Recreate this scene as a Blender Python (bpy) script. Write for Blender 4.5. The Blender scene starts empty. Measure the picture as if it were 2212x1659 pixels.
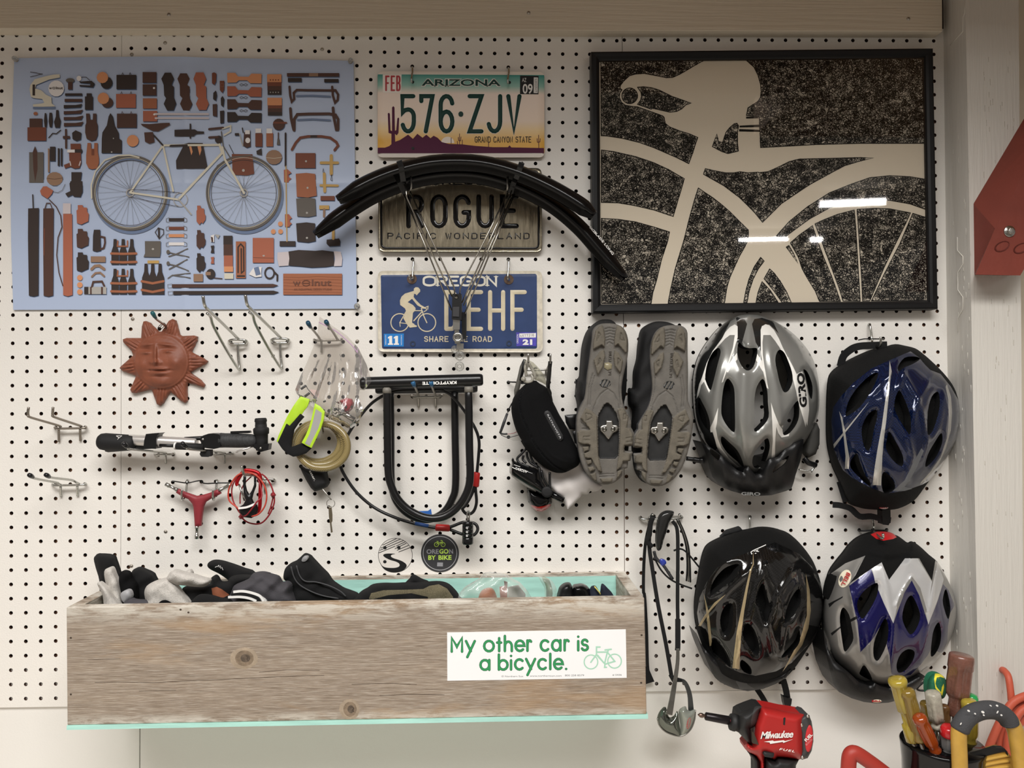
import bpy, bmesh, math, random
import numpy as np
from mathutils import Vector, Matrix
from mathutils.geometry import delaunay_2d_cdt, tessellate_polygon
random.seed(7)
PI = math.pi
S = bpy.context.scene
COL = S.collection
IN = 0.0254
# ---------------- camera (fitted to the one-inch hole grid of the board) -------------
CR = np.array([[0.9995593691914257, 0.0013570691662673896, -0.029651742358871212],
               [-0.0010315070310279034, 0.9999390533703361, 0.010992067052248616],
               [0.029664852180380927, -0.010956637628130077, 0.9994998492431112]])
CC = np.array([25.598, -55.725, -25.686])          # inches: x right, y into the wall, z up
FPX = 1661.0
def W(x, y, z):                                     # inches -> metres, floor at z = 0
    return Vector(((x - 25.6) * IN, y * IN, (z + 85.0) * IN))
cam = bpy.data.cameras.new('camera'); co = bpy.data.objects.new('camera', cam); COL.objects.link(co)
cam.sensor_width = 36.0; cam.lens = 36.0 * FPX / 2212.0; cam.clip_start = 0.02
def _cv(r): return Vector((r[0], r[2], -r[1]))
rt, dn, fw = _cv(CR[0]), _cv(CR[1]), _cv(CR[2])
co.matrix_world = Matrix(((rt.x, -dn.x, -fw.x, 0), (rt.y, -dn.y, -fw.y, 0), (rt.z, -dn.z, -fw.z, 0), (0, 0, 0, 1)))
co.location = W(*CC)
S.camera = co
S.view_settings.view_transform = 'Standard'; S.view_settings.look = 'None'
S.view_settings.gamma = 1; S.view_settings.use_curve_mapping = False
S.view_settings.exposure = 0.0
# ---------------- world and lamps -------------
w = bpy.data.worlds.new('world'); S.world = w; w.use_nodes = True
w.node_tree.nodes['Background'].inputs[0].default_value = (1.0, 0.90, 0.82, 1)
w.node_tree.nodes['Background'].inputs[1].default_value = 0.27
def area(x, y, z, sx, sy, power, col, tgt=None):
    l = bpy.data.lights.new('tube_light', 'AREA'); l.shape = 'RECTANGLE'; l.size = sx; l.size_y = sy
    l.energy = power; l.color = col
    o = bpy.data.objects.new('tube_light', l); COL.objects.link(o); o.location = (x, y, z)
    d = Vector(tgt) - Vector((x, y, z)) if tgt else Vector((0, 0, -1))
    o.rotation_euler = d.to_track_quat('-Z', 'Y').to_euler()
    return o
LC = (1.0, 0.985, 0.965)
area(-0.35, -1.60, 3.08, 2.4, 0.28, 50, LC, (0, 0, 1.0))
area(-0.15, -2.05, 3.08, 2.4, 0.28, 33, LC, (0, 0, 1.1))
area(-0.70, -2.65, 3.08, 2.4, 0.28, 17, LC, (0, 0, 1.2))
area(3.06, -5.0, 3.10, 0.53, 0.06, 3.2, LC, (2, 0, 1.4))
area(2.86, -6.55, 3.10, 0.5, 0.035, 4, LC, (2, 0, 1.4))
area(3.42, -6.55, 3.10, 0.12, 0.05, 1.5, LC, (2, 0, 1.4))
#@TUNE
# ---------------- mapping from a sighted point to a place at d inches off the board ---------
def P(px, py, d=0.0):
    v = CR.T @ np.array([(px - 1106.0) / FPX, (py - 829.5) / FPX, 1.0])
    v = (v[0], v[2], -v[1]); t = (-d - CC[1]) / v[1]
    return W(CC[0] + t * v[0], -d, CC[2] + t * v[2])
def PA(px, py, d):                                  # arrays
    px = np.asarray(px, float); py = np.asarray(py, float); d = np.asarray(d, float) + 0 * px
    c = np.stack([(px - 1106.0) / FPX, (py - 829.5) / FPX, np.ones_like(px)])
    v = CR.T @ c; X, Y, Z = v[0], v[2], -v[1]; t = (-d - CC[1]) / Y
    return np.stack([(CC[0] + t * X - 25.6) * IN, -d * IN, (CC[2] + t * Z + 85.0) * IN], 1)
# ---------------- materials -------------
def lin(c):
    return tuple(((v / 255.0) / 12.92 if v <= 10 else (((v / 255.0) + .055) / 1.055) ** 2.4) for v in c)
MC = {}
def mat(name, col=(128, 128, 128), r=.5, m=0., bump=0., bs=200., var=0., vs=None, coat=0., trans=0., alpha=1., ior=1.45, stretch=None, sheen=0., spec=.5):
    if name in MC: return MC[name]
    M = bpy.data.materials.new(name); M.use_nodes = True; nt = M.node_tree; b = nt.nodes['Principled BSDF']
    L = lin(col) + (1,)
    b.inputs['Base Color'].default_value = L; b.inputs['Roughness'].default_value = r; b.inputs['Metallic'].default_value = m
    b.inputs['Coat Weight'].default_value = coat; b.inputs['Coat Roughness'].default_value = .06
    b.inputs['Transmission Weight'].default_value = trans; b.inputs['Alpha'].default_value = alpha
    b.inputs['IOR'].default_value = ior; b.inputs['Sheen Weight'].default_value = sheen
    b.inputs['Specular IOR Level'].default_value = spec
    if bump or var:
        tc = nt.nodes.new('ShaderNodeTexCoord'); mp = nt.nodes.new('ShaderNodeMapping'); nt.links.new(tc.outputs['Object'], mp.inputs[0])
        if stretch: mp.inputs['Scale'].default_value = stretch
        if bump:
            n = nt.nodes.new('ShaderNodeTexNoise'); n.inputs['Scale'].default_value = bs; n.inputs['Detail'].default_value = 4
            nt.links.new(mp.outputs[0], n.inputs['Vector'])
            bp = nt.nodes.new('ShaderNodeBump'); bp.inputs['Strength'].default_value = bump; bp.inputs['Distance'].default_value = .002
            nt.links.new(n.outputs['Fac'], bp.inputs['Height']); nt.links.new(bp.outputs[0], b.inputs['Normal'])
        if var:
            n = nt.nodes.new('ShaderNodeTexNoise'); n.inputs['Scale'].default_value = vs or bs; n.inputs['Detail'].default_value = 6
            nt.links.new(mp.outputs[0], n.inputs['Vector'])
            cr = nt.nodes.new('ShaderNodeValToRGB'); cr.color_ramp.elements[0].position = .3; cr.color_ramp.elements[1].position = .7
            cr.color_ramp.elements[0].color = tuple(v * (1 - var) for v in L[:3]) + (1,)
            cr.color_ramp.elements[1].color = tuple(min(1, v * (1 + var)) for v in L[:3]) + (1,)
            nt.links.new(n.outputs['Fac'], cr.inputs[0]); nt.links.new(cr.outputs[0], b.inputs['Base Color'])
    MC[name] = M
    return M
def clear(name, tint=(240, 240, 240), refl=1.0, body=0.0, rough=.03, bump=0., bs=60., stretch=None):
    """thin clear sheet: lets light straight through, mirrors by Fresnel, plus a little milky body"""
    if name in MC: return MC[name]
    M = bpy.data.materials.new(name); M.use_nodes = True; nt = M.node_tree; nt.nodes.clear(); N = nt.nodes.new
    out = N('ShaderNodeOutputMaterial'); tr = N('ShaderNodeBsdfTransparent'); gl = N('ShaderNodeBsdfGlossy'); fr = N('ShaderNodeFresnel')
    tr.inputs[0].default_value = lin(tint) + (1,); gl.inputs['Roughness'].default_value = rough; fr.inputs[0].default_value = 1.5
    mu = N('ShaderNodeMath'); mu.operation = 'MULTIPLY'; mu.inputs[1].default_value = refl; nt.links.new(fr.outputs[0], mu.inputs[0])
    m1 = N('ShaderNodeMixShader'); nt.links.new(mu.outputs[0], m1.inputs[0]); nt.links.new(tr.outputs[0], m1.inputs[1]); nt.links.new(gl.outputs[0], m1.inputs[2])
    last = m1
    if body:
        df = N('ShaderNodeBsdfDiffuse'); df.inputs[0].default_value = lin(tint) + (1,)
        m2 = N('ShaderNodeMixShader'); m2.inputs[0].default_value = body
        nt.links.new(m1.outputs[0], m2.inputs[1]); nt.links.new(df.outputs[0], m2.inputs[2]); last = m2
    if bump:
        tc = N('ShaderNodeTexCoord'); n = N('ShaderNodeTexNoise'); n.inputs['Scale'].default_value = bs; n.inputs['Detail'].default_value = 3
        mp = N('ShaderNodeMapping')
        if stretch: mp.inputs['Scale'].default_value = stretch
        nt.links.new(tc.outputs['Object'], mp.inputs[0]); nt.links.new(mp.outputs[0], n.inputs['Vector'])
        bp = N('ShaderNodeBump'); bp.inputs['Strength'].default_value = bump; bp.inputs['Distance'].default_value = .006
        nt.links.new(n.outputs['Fac'], bp.inputs['Height']); nt.links.new(bp.outputs[0], gl.inputs['Normal']); nt.links.new(bp.outputs[0], fr.inputs['Normal'])
    nt.links.new(last.outputs[0], out.inputs[0]); MC[name] = M
    return M
# ---------------- mesh building -------------
class MB:
    def __init__(s): s.v = []; s.f = []; s.m = []; s.sm = []; s.mats = []
    def mi(s, m):
        if m not in s.mats: s.mats.append(m)
        return s.mats.index(m)
    def add(s, v, f, m, smooth=True):
        k = len(s.v); s.v += [tuple(q) for q in v]; i = s.mi(m) if not isinstance(m, (list, np.ndarray)) else None
        for j, q in enumerate(f):
            s.f.append(tuple(a + k for a in q)); s.m.append(i if i is not None else s.mi(m[j])); s.sm.append(smooth)
        return s
    def tube(s, pts, r, m, n=8, closed=False, cap=True, flat=1., up=None):
        pts = [Vector(p) for p in pts]; N = len(pts); rs = r if isinstance(r, (list, tuple)) else [r] * N
        T = []
        for i in range(N):
            a = pts[(i - 1) % N] if (closed or i > 0) else pts[i]; b = pts[(i + 1) % N] if (closed or i < N - 1) else pts[i]
            t = b - a; T.append(t.normalized() if t.length > 1e-9 else Vector((0, 0, 1)))
        u = Vector(up) if up else (Vector((0, -1, 0)) if abs(T[0].y) < .9 else Vector((1, 0, 0)))
        V = []
        for i in range(N):
            u = u - T[i] * u.dot(T[i])
            if u.length < 1e-6: u = T[i].orthogonal()
            u.normalize(); b = T[i].cross(u)
            for k in range(n):
                a = 2 * PI * k / n; V.append(pts[i] + (u * (math.cos(a) * flat) + b * math.sin(a)) * rs[i])
        F = []
        for i in range(N if closed else N - 1):
            j = (i + 1) % N
            for k in range(n): F.append((i * n + k, i * n + (k + 1) % n, j * n + (k + 1) % n, j * n + k))
        if cap and not closed: F.append(tuple(range(n))[::-1]); F.append(tuple((N - 1) * n + k for k in range(n)))
        return s.add(V, F, m)
    def strap(s, pts, wd, th, m, nrm=(0, -1, 0)):
        """flat band: width wd across, thickness th along nrm (nrm may be a list)"""
        pts = [Vector(p) for p in pts]; N = len(pts); V = []
        ws = wd if isinstance(wd, (list, tuple)) else [wd] * N
        for i in range(N):
            t = (pts[min(i + 1, N - 1)] - pts[max(i - 1, 0)]).normalized()
            n0 = Vector(nrm[i]) if isinstance(nrm, list) else Vector(nrm)
            b = t.cross(n0)
            if b.length < 1e-6: b = t.orthogonal()
            b.normalize(); n1 = b.cross(t).normalized()
            for a, c in ((-1, -1), (1, -1), (1, 1), (-1, 1)): V.append(pts[i] + b * a * ws[i] / 2 + n1 * c * th / 2)
        F = []
        for i in range(N - 1):
            for k in range(4): F.append((i * 4 + k, i * 4 + (k + 1) % 4, i * 4 + 4 + (k + 1) % 4, i * 4 + 4 + k))
        F += [(3, 2, 1, 0), tuple(4 * (N - 1) + k for k in range(4))]
        return s.add(V, F, m, False)
    def box(s, c, sz, m, R=None):
        c = Vector(c); V = []
        for a in (-.5, .5):
            for b in (-.5, .5):
                for d in (-.5, .5):
                    q = Vector((a * sz[0], b * sz[1], d * sz[2])); V.append(c + (R @ q if R else q))
        return s.add(V, [(0, 1, 3, 2), (4, 6, 7, 5), (0, 4, 5, 1), (2, 3, 7, 6), (0, 2, 6, 4), (1, 5, 7, 3)], m, False)
    def lathe(s, prof, o, ax, m, n=24, cap=True, flat=1., up=None):
        """prof: (distance along axis, radius) in metres"""
        o = Vector(o); ax = Vector(ax).normalized()
        return s.tube([o + ax * a for a, r in prof], [max(r, 1e-5) for a, r in prof], m, n, False, cap, flat, up)
    def ball(s, c, r, m, n=12, sc=(1, 1, 1)):
        V = []; F = []; h = n // 2
        for i in range(h + 1):
            t = PI * i / h
            for k in range(n): a = 2 * PI * k / n; V.append(Vector(c) + Vector((math.sin(t) * math.cos(a) * sc[0], math.sin(t) * math.sin(a) * sc[1], math.cos(t) * sc[2])) * r)
        for i in range(h):
            for k in range(n): F.append((i * n + k, (i + 1) * n + k, (i + 1) * n + (k + 1) % n, i * n + (k + 1) % n))
        return s.add(V, F, m)
    def poly(s, px, d, m, place=None):
        """flat filled figure through sighted points at depth d (inches)"""
        q = [(place(a, b, d) if place else P(a, b, d)) for a, b in px]
        t = tessellate_polygon([[Vector((a, b, 0)) for a, b in px]])
        return s.add(q, [tuple(x) for x in t], m, False)
    def prism(s, px, d0, d1, m, smooth=False, m2=None):
        """solid: outline sighted at front depth d1, running straight back to depth d0"""
        n = len(px); fr = [P(a, b, d1) for a, b in px]; bk = [Vector((q.x, -d0 * IN, q.z)) for q in fr]
        t = tessellate_polygon([[Vector((a, b, 0)) for a, b in px]])
        s.add(fr, [tuple(x) for x in t], m, smooth); s.add(bk, [tuple(x)[::-1] for x in t], m2 or m, smooth)
        return s.add(fr + bk, [(i, (i + 1) % n, n + (i + 1) % n, n + i) for i in range(n)], m2 or m, smooth)
    def frustum(s, px0, d0, px1, d1, m):
        """solid between two sighted outlines at their own depths"""
        n = len(px0); a = [P(x, y, d0) for x, y in px0]; b = [P(x, y, d1) for x, y in px1]
        t = tessellate_polygon([[Vector((x, y, 0)) for x, y in px1]]); s.add(b, [tuple(x) for x in t], m, False)
        return s.add(b + a, [(i, (i + 1) % n, n + (i + 1) % n, n + i) for i in range(n)], m, False)
    def build(s, name, parent=None, bevel=0., loc=None, sub=0):
        me = bpy.data.meshes.new(name); o = bpy.data.objects.new(name, me); COL.objects.link(o)
        L = Vector(loc) if loc is not None else Vector((0, 0, 0))
        if parent is not None:
            q = parent; base = Vector((0, 0, 0))
            while q is not None: base = base + q.location; q = q.parent
            o.parent = parent
            off = base
        else:
            if loc is None:
                a = np.array([tuple(v) for v in s.v]); L = Vector(((a[:, 0].min() + a[:, 0].max()) / 2, (a[:, 1].min() + a[:, 1].max()) / 2, a[:, 2].min()))
            o.location = L; off = L
        me.from_pydata([tuple(Vector(v) - off) for v in s.v], [], s.f)
        for x in s.mats: me.materials.append(x)
        me.polygons.foreach_set('material_index', s.m); me.polygons.foreach_set('use_smooth', s.sm)
        bm = bmesh.new(); bm.from_mesh(me); bmesh.ops.recalc_face_normals(bm, faces=bm.faces); bm.to_mesh(me); bm.free()
        if bevel:
            b = o.modifiers.new('bevel', 'BEVEL'); b.width = bevel; b.segments = 2; b.limit_method = 'ANGLE'; b.angle_limit = .6; b.harden_normals = False
        if sub:
            b = o.modifiers.new('sub', 'SUBSURF'); b.levels = sub; b.render_levels = sub
        return o
def tag(o, label=None, cat=None, group=None, kind=None):
    if label: o['label'] = label
    if cat: o['category'] = cat
    if group: o['group'] = group
    if kind: o['kind'] = kind
    return o
def thing(name, label, cat, loc, group=None, kind=None):
    o = bpy.data.objects.new(name, None); COL.objects.link(o); o.location = loc; o.empty_display_size = .01
    return tag(o, label, cat, group, kind)
def spl(p, n=5, closed=False):
    """Catmull-Rom through tuples/vectors of any length"""
    p = [np.array(tuple(q), float) for q in p]; N = len(p); o = []
    for i in range(N if closed else N - 1):
        a = p[(i - 1) % N] if (closed or i > 0) else 2 * p[i] - p[i + 1]
        b = p[i]; c = p[(i + 1) % N]; d = p[(i + 2) % N] if (closed or i + 2 < N) else 2 * c - b
        for k in range(n):
            t = k / n; o.append(tuple(.5 * (2 * b + (c - a) * t + (2 * a - 5 * b + 4 * c - d) * t * t + (3 * b - a - 3 * c + d) * t ** 3)))
    if not closed: o.append(tuple(p[-1]))
    return o
def PP(pts): return [P(*q) for q in pts]            # [(px,py,d)] -> places
def ell(cx, cy, rx, ry, a0=0, a1=360, n=24, rot=0):
    o = []; full = abs(a1 - a0) >= 360; cr, sr = math.cos(math.radians(rot)), math.sin(math.radians(rot))
    for k in range(n if full else n + 1):
        a = math.radians(a0 + (a1 - a0) * k / n); x, y = rx * math.cos(a), ry * math.sin(a)
        o.append((cx + x * cr - y * sr, cy + x * sr + y * cr))
    return o
def rect(x0, y0, x1, y1): return [(x0, y0), (x1, y0), (x1, y1), (x0, y1)]
def inpoly(x, y, poly):
    q = np.array(poly, float); r = np.zeros(len(x), bool); j = len(q) - 1
    for i in range(len(q)):
        xi, yi = q[i]; xj, yj = q[j]
        if yi != yj: r ^= ((yi > y) != (yj > y)) & (x < (xj - xi) * (y - yi) / (yj - yi) + xi)
        j = i
    return r
def pdist(x, y, line, closed=False):
    q = np.array(line, float); d = np.full(len(x), 1e9); n = len(q)
    for i in range(n if closed else n - 1):
        a = q[i]; b = q[(i + 1) % n]; ab = b - a; L = ab @ ab
        t = np.clip(((x - a[0]) * ab[0] + (y - a[1]) * ab[1]) / L, 0, 1) if L > 0 else 0 * x
        d = np.minimum(d, np.hypot(x - a[0] - t * ab[0], y - a[1] - t * ab[1]))
    return d
def dense(p, step, closed=True):
    o = []; n = len(p)
    for i in range(n if closed else n - 1):
        a = np.array(p[i]); b = np.array(p[(i + 1) % n]); k = max(1, int(np.hypot(*(b - a)) / step))
        o += [tuple(a + (b - a) * j / k) for j in range(k)]
    if not closed: o.append(tuple(p[-1]))
    return o
def relief(mb, outline, h, m, step=6., holes=(), regions=(), back=0., wall=None, hole_wall=None, hdepth=.6, lines=(), cap=True, flare=0.):
    """sculpted sheet over a sighted outline. h(x, y, dist) gives depth in inches; holes go right through;
    regions = [(outline, material)] are set into the surface; closed by side walls back to depth `back`"""
    outline = dense(outline, step); holes = [dense(q, step * .8) for q in holes]
    V = []; E = []
    def loop(p, closed=True):
        k = len(V); V.extend(p); n = len(p)
        E.extend([(k + i, k + (i + 1) % n) for i in range(n if closed else n - 1)])
    loop(outline)
    for q in holes: loop(q)
    for q, _ in regions: loop(dense(q, step))
    for q in lines: loop(dense(q, step, False), False)
    a = np.array(outline); x0, y0 = a.min(0); x1, y1 = a.max(0)
    gx, gy = np.meshgrid(np.arange(x0 + step / 2, x1, step), np.arange(y0 + step / 2, y1, step * .87)); gx = gx + (np.arange(gx.shape[0]) % 2)[:, None] * step / 2
    gx = gx.ravel(); gy = gy.ravel(); k = inpoly(gx, gy, outline) & (pdist(gx, gy, outline, True) > step * .45)
    for q in holes: k &= ~inpoly(gx, gy, q)
    bx = np.array(V); gx, gy = gx[k], gy[k]
    if len(gx):
        k = np.ones(len(gx), bool)
        for i in range(0, len(bx), 64): k &= (np.hypot(gx[:, None] - bx[None, i:i + 64, 0], gy[:, None] - bx[None, i:i + 64, 1]).min(1) > step * .4)
        V.extend(zip(gx[k], gy[k]))
    vo, eo, fo = delaunay_2d_cdt([Vector(q) for q in V], E, [], 0, 1e-4)[:3]
    x = np.array([q.x for q in vo]); y = np.array([q.y for q in vo]); F = np.array([tuple(q) for q in fo if len(q) == 3])
    cx = x[F].mean(1); cy = y[F].mean(1); k = inpoly(cx, cy, outline)
    for q in holes: k &= ~inpoly(cx, cy, q)
    ar = (x[F[:, 1]] - x[F[:, 0]]) * (y[F[:, 2]] - y[F[:, 0]]) - (y[F[:, 1]] - y[F[:, 0]]) * (x[F[:, 2]] - x[F[:, 0]]); k &= np.abs(ar) > .01
    F = np.where((ar > 0)[:, None], F[:, ::-1], F)[k]; cx = cx[k]; cy = cy[k]
    mats = [m] * len(F)
    for q, mm in regions:
        for i in np.nonzero(inpoly(cx, cy, q))[0]: mats[i] = mm
    if mb.__class__ is tuple: mb = mb[0]
    dist = pdist(x, y, outline, True); z = h(x, y, dist); pos = PA(x, y, z)
    used = np.unique(F); rm = -np.ones(len(x), int); rm[used] = np.arange(len(used))
    mb.add(pos[used].tolist(), [tuple(rm[q] for q in f) for f in F.tolist()], mats)
    cnt = {}
    for f in F.tolist():
        for i in range(3):
            e = (f[i], f[(i + 1) % 3]); kk = (min(e), max(e)); cnt[kk] = cnt.get(kk, []) + [e]
    be = [v[0] for v in cnt.values() if len(v) == 1]
    dh = [pdist(x, y, q, True) for q in holes]
    wv = []; wf = []; hv = []; hf = []
    for a_, b_ in be:
        ih = [i for i, q in enumerate(dh) if q[a_] < .05 and q[b_] < .05]
        pa, pb = pos[a_], pos[b_]
        if ih:
            c = np.mean(holes[ih[0]], 0)
            def bk(i, p):
                zz = z[i] - hdepth; dx, dy = (x[i] - c[0]) * flare, (y[i] - c[1]) * flare
                q = PA([x[i] + dx], [y[i] + dy], [z[i]])[0]; return (q[0], -zz * IN, q[2])
            k0 = len(hv); hv += [tuple(pa), tuple(pb), bk(b_, pb), bk(a_, pa)]; hf.append((k0, k0 + 1, k0 + 2, k0 + 3))
        else:
            k0 = len(wv); wv += [tuple(pa), tuple(pb), (pb[0], -back * IN, pb[2]), (pa[0], -back * IN, pa[2])]; wf.append((k0, k0 + 1, k0 + 2, k0 + 3))
    if hv: mb.add(hv, hf, hole_wall or wall or m, False)
    if wv and cap: mb.add(wv, wf, wall or m, False)
    return mb
# ---------------- lettering -------------
def arc(cx, cy, rx, ry, a0, a1, n=8):
    return [(cx + rx * math.cos(math.radians(a0 + (a1 - a0) * k / n)), cy + ry * math.sin(math.radians(a0 + (a1 - a0) * k / n))) for k in range(n + 1)]
R_ = .28
G = {
 'A': [[(0, 0), (.5, 1), (1, 0)], [(.2, .36), (.8, .36)]],
 'B': [[(0, 0), (0, 1), (.6, 1)] + arc(.6, .76, .36, .24, 90, -90) + [(0, .52)], [(.6, .52)] + arc(.62, .26, .38, .26, 90, -90) + [(0, 0)]],
 'C': [arc(.5, .72, .5, .28, 15, 180) + arc(.5, .28, .5, .28, 180, 345)],
 'D': [[(0, 0), (0, 1), (.5, 1)] + arc(.5, .68, .5, .32, 90, 0) + arc(.5, .32, .5, .32, 0, -90) + [(0, 0)]],
 'E': [[(1, 0), (0, 0), (0, 1), (1, 1)], [(0, .52), (.8, .52)]], 'F': [[(0, 0), (0, 1), (1, 1)], [(0, .52), (.75, .52)]],
 'G': [arc(.5, .72, .5, .28, 15, 180) + arc(.5, .28, .5, .28, 180, 360) + [(1, .46), (.62, .46)]],
 'H': [[(0, 0), (0, 1)], [(1, 0), (1, 1)], [(0, .5), (1, .5)]], 'I': [[(.5, 0), (.5, 1)]],
 'J': [[(1, 1), (1, .28)] + arc(.5, .28, .5, .28, 0, -165)], 'K': [[(0, 0), (0, 1)], [(1, 1), (0, .42)], [(.3, .6), (1, 0)]],
 'L': [[(0, 1), (0, 0), (1, 0)]], 'M': [[(0, 0), (0, 1), (.5, .35), (1, 1), (1, 0)]], 'N': [[(0, 0), (0, 1), (1, 0), (1, 1)]],
 'O': [arc(.5, .7, .5, .3, 0, 180) + arc(.5, .3, .5, .3, 180, 360) + [(1, .7)]],
 'P': [[(0, 0), (0, 1), (.55, 1)] + arc(.6, .74, .4, .26, 90, -90) + [(0, .48)]],
 'R': [[(0, 0), (0, 1), (.55, 1)] + arc(.6, .74, .4, .26, 90, -90) + [(0, .48)], [(.5, .48), (1, 0)]],
 'S': [arc(.5, .76, .48, .24, 20, 270) + arc(.5, .26, .5, .26, 90, -160)], 'T': [[(0, 1), (1, 1)], [(.5, 0), (.5, 1)]],
 'U': [[(0, 1), (0, .3)] + arc(.5, .3, .5, .3, 180, 360) + [(1, 1)]], 'V': [[(0, 1), (.5, 0), (1, 1)]],
 'W': [[(0, 1), (.25, 0), (.5, .8), (.75, 0), (1, 1)]], 'Y': [[(0, 1), (.5, .45), (1, 1)], [(.5, .45), (.5, 0)]],
 'Z': [[(0, 1), (1, 1), (0, 0), (1, 0)]], 'X': [[(0, 0), (1, 1)], [(0, 1), (1, 0)]],
 '5': [[(.95, 1), (0, 1), (0, .52), (.2, .6)] + arc(.5, .42, .5, .2, 90, 0) + arc(.5, .28, .5, .28, 0, -160)],
 '7': [[(0, .86), (0, 1), (1, 1), (.4, 0)]], '6': [arc(.5, .75, .5, .25, 10, 180) + arc(.5, .28, .5, .28, 180, 360) + arc(.5, .28, .5, .28, 0, 180)],
 '0': [arc(.5, .7, .5, .3, 0, 180) + arc(.5, .3, .5, .3, 180, 360) + [(1, .7)]], '1': [[(.2, .8), (.55, 1), (.55, 0)]],
 '2': [arc(.5, .72, .5, .28, 170, -20) + [(0, 0), (1, 0)]], '3': [arc(.5, .75, .48, .25, 150, -90) + arc(.5, .26, .5, .26, 90, -160)],
 '9': [arc(.5, .72, .5, .28, 0, 360) + [(1, .4)] + arc(.5, .3, .5, .3, 0, -160)], '8': [arc(.5, .75, .44, .25, 0, 360, 12), arc(.5, .25, .5, .25, 0, 360, 12)],
 '.': [[(.4, .0), (.41, .0)]], '-': [[(.5, .44), (.51, .44)]], '#': [[(.2, 0), (.4, 1)], [(.6, 0), (.8, 1)], [(0, .3), (1, .3)], [(0, .7), (1, .7)]],
 'a': [arc(.5, .33, .5, .33, 0, 360, 14), [(1, .66), (1, 0)]], 'b': [[(0, 1.05), (0, 0)], arc(.5, .33, .5, .33, 0, 360, 14)],
 'c': [arc(.5, .33, .5, .33, 45, 315, 12)], 'e': [[(.02, .33), (1, .33)] + arc(.5, .33, .5, .33, 0, 315, 12)], 'h': [[(0, 1.05), (0, 0)], [(0, .3)] + arc(.5, .33, .5, .33, 160, 0) + [(1, 0)]],
 'i': [[(.5, 0), (.5, .66)], [(.5, .98), (.51, .98)]], 'l': [[(.5, 0), (.5, 1.1)]], 'o': [arc(.5, .33, .5, .33, 0, 360, 14)],
 'r': [[(0, 0), (0, .66)], [(0, .3)] + arc(.5, .33, .5, .33, 165, 50)], 's': [arc(.5, .5, .42, .17, 20, 250) + arc(.5, .17, .46, .17, 80, -160)],
 't': [[(.5, 0), (.5, 1)], [(.1, .66), (.9, .66)]], 'y': [[(0, .66), (.55, .02)], [(1, .66), (.15, -.36)]],
}
NARROW = {'I': .25, 'i': .2, 'l': .2, '.': .2, '-': .3, '1': .6, 't': .6, 'r': .7, ' ': .6, 's': .85}
def strokes(mb, text, place, wd, hh, m, gw=.6, gap=.3, mono=False):
    """draws text as rounded raised strokes; place(u, v, lift) maps letter space (height 1) to the world"""
    u0 = 0.
    for ch in text:
        k = 1. if mono else NARROW.get(ch, 1.)
        if ch in G:
            for st in G[ch]:
                pts = [(u0 + x * gw * k, y) for x, y in st]
                ribbon(mb, pts, place, wd, hh, m)
        u0 += gw * k + gap
    return u0
def ribbon(mb, pts, place, wd, hh, m, closed=False):
    q = [np.array(p, float) for p in pts]; o = [q[0]]
    for p in q[1:]:
        if np.hypot(*(p - o[-1])) > 1e-6: o.append(p)
    q = o; n = len(q)
    if n < 2: return
    L = []; Rr = []; M_ = []
    for i in range(n):
        a = q[i] - q[i - 1] if i else q[1] - q[0]; b = q[i + 1] - q[i] if i < n - 1 else a
        a = a / np.hypot(*a); b = b / np.hypot(*b); t = a + b; lt = np.hypot(*t); t = t / lt if lt > .2 else b
        nn = np.array([-t[1], t[0]]); c = max(.5, nn @ np.array([-b[1], b[0]])); e = nn * wd / 2 / c
        L.append(q[i] + e); Rr.append(q[i] - e); M_.append(q[i])
    V = []
    for a, b, c in zip(L, M_, Rr): V += [place(a[0], a[1], 0), place(b[0], b[1], hh), place(c[0], c[1], 0)]
    F = []
    for i in range(n - 1):
        for k in (0, 1): F.append((3 * i + k, 3 * i + k + 1, 3 * i + 4 + k, 3 * i + 3 + k))
    mb.add(V, F, m)
    for e, d in ((q[0], q[0] - q[1]), (q[-1], q[-1] - q[-2])):
        d = math.atan2(d[1], d[0]); C = [place(e[0], e[1], hh)] + [place(e[0] + wd / 2 * math.cos(d + a), e[1] + wd / 2 * math.sin(d + a), 0) for a in np.linspace(-PI / 2, PI / 2, 6)]
        mb.add(C, [(0, i, i + 1) for i in range(1, 6)], m)
def glyphs(text, bold=0., shear=0., space=1.):
    """built-in typeface as (vertices, faces), scaled to cap height 1, left at 0"""
    c = bpy.data.curves.new('t', 'FONT'); c.body = text; c.offset = bold; c.shear = shear; c.space_character = space; c.resolution_u = 3
    o = bpy.data.objects.new('t', c); COL.objects.link(o); dg = bpy.context.evaluated_depsgraph_get(); dg.update()
    me = o.evaluated_get(dg).to_mesh(); V = [(v.co.x, v.co.y) for v in me.vertices]; F = [tuple(p.vertices) for p in me.polygons]
    o.evaluated_get(dg).to_mesh_clear(); bpy.data.objects.remove(o); bpy.data.curves.remove(c)
    a = np.array(V); x0 = a[:, 0].min(); wdt = a[:, 0].max() - x0
    return [((x - x0) / wdt, y / .729) for x, y in V], F
def print_text(mb, text, place, m, bold=0., shear=0., space=1.):
    """place(u, v) with u 0..1 over the whole run and v 0..1 over cap height"""
    V, F = glyphs(text, bold, shear, space)
    mb.add([place(u, v) for u, v in V], F, m, False)
def quad(x0, y0, x1, y1, cap, d):
    """baseline from (x0,y0) to (x1,y1) in sighted px, cap height px, at depth d (number or function)"""
    dx, dy = x1 - x0, y1 - y0; L = math.hypot(dx, dy); nx, ny = dy / L, -dx / L
    def f(u, v, lift=0.):
        x = x0 + dx * u + nx * cap * v; y = y0 + dy * u + ny * cap * v
        return P(x, y, (d(x, y) if callable(d) else d) + lift)
    return f
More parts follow.
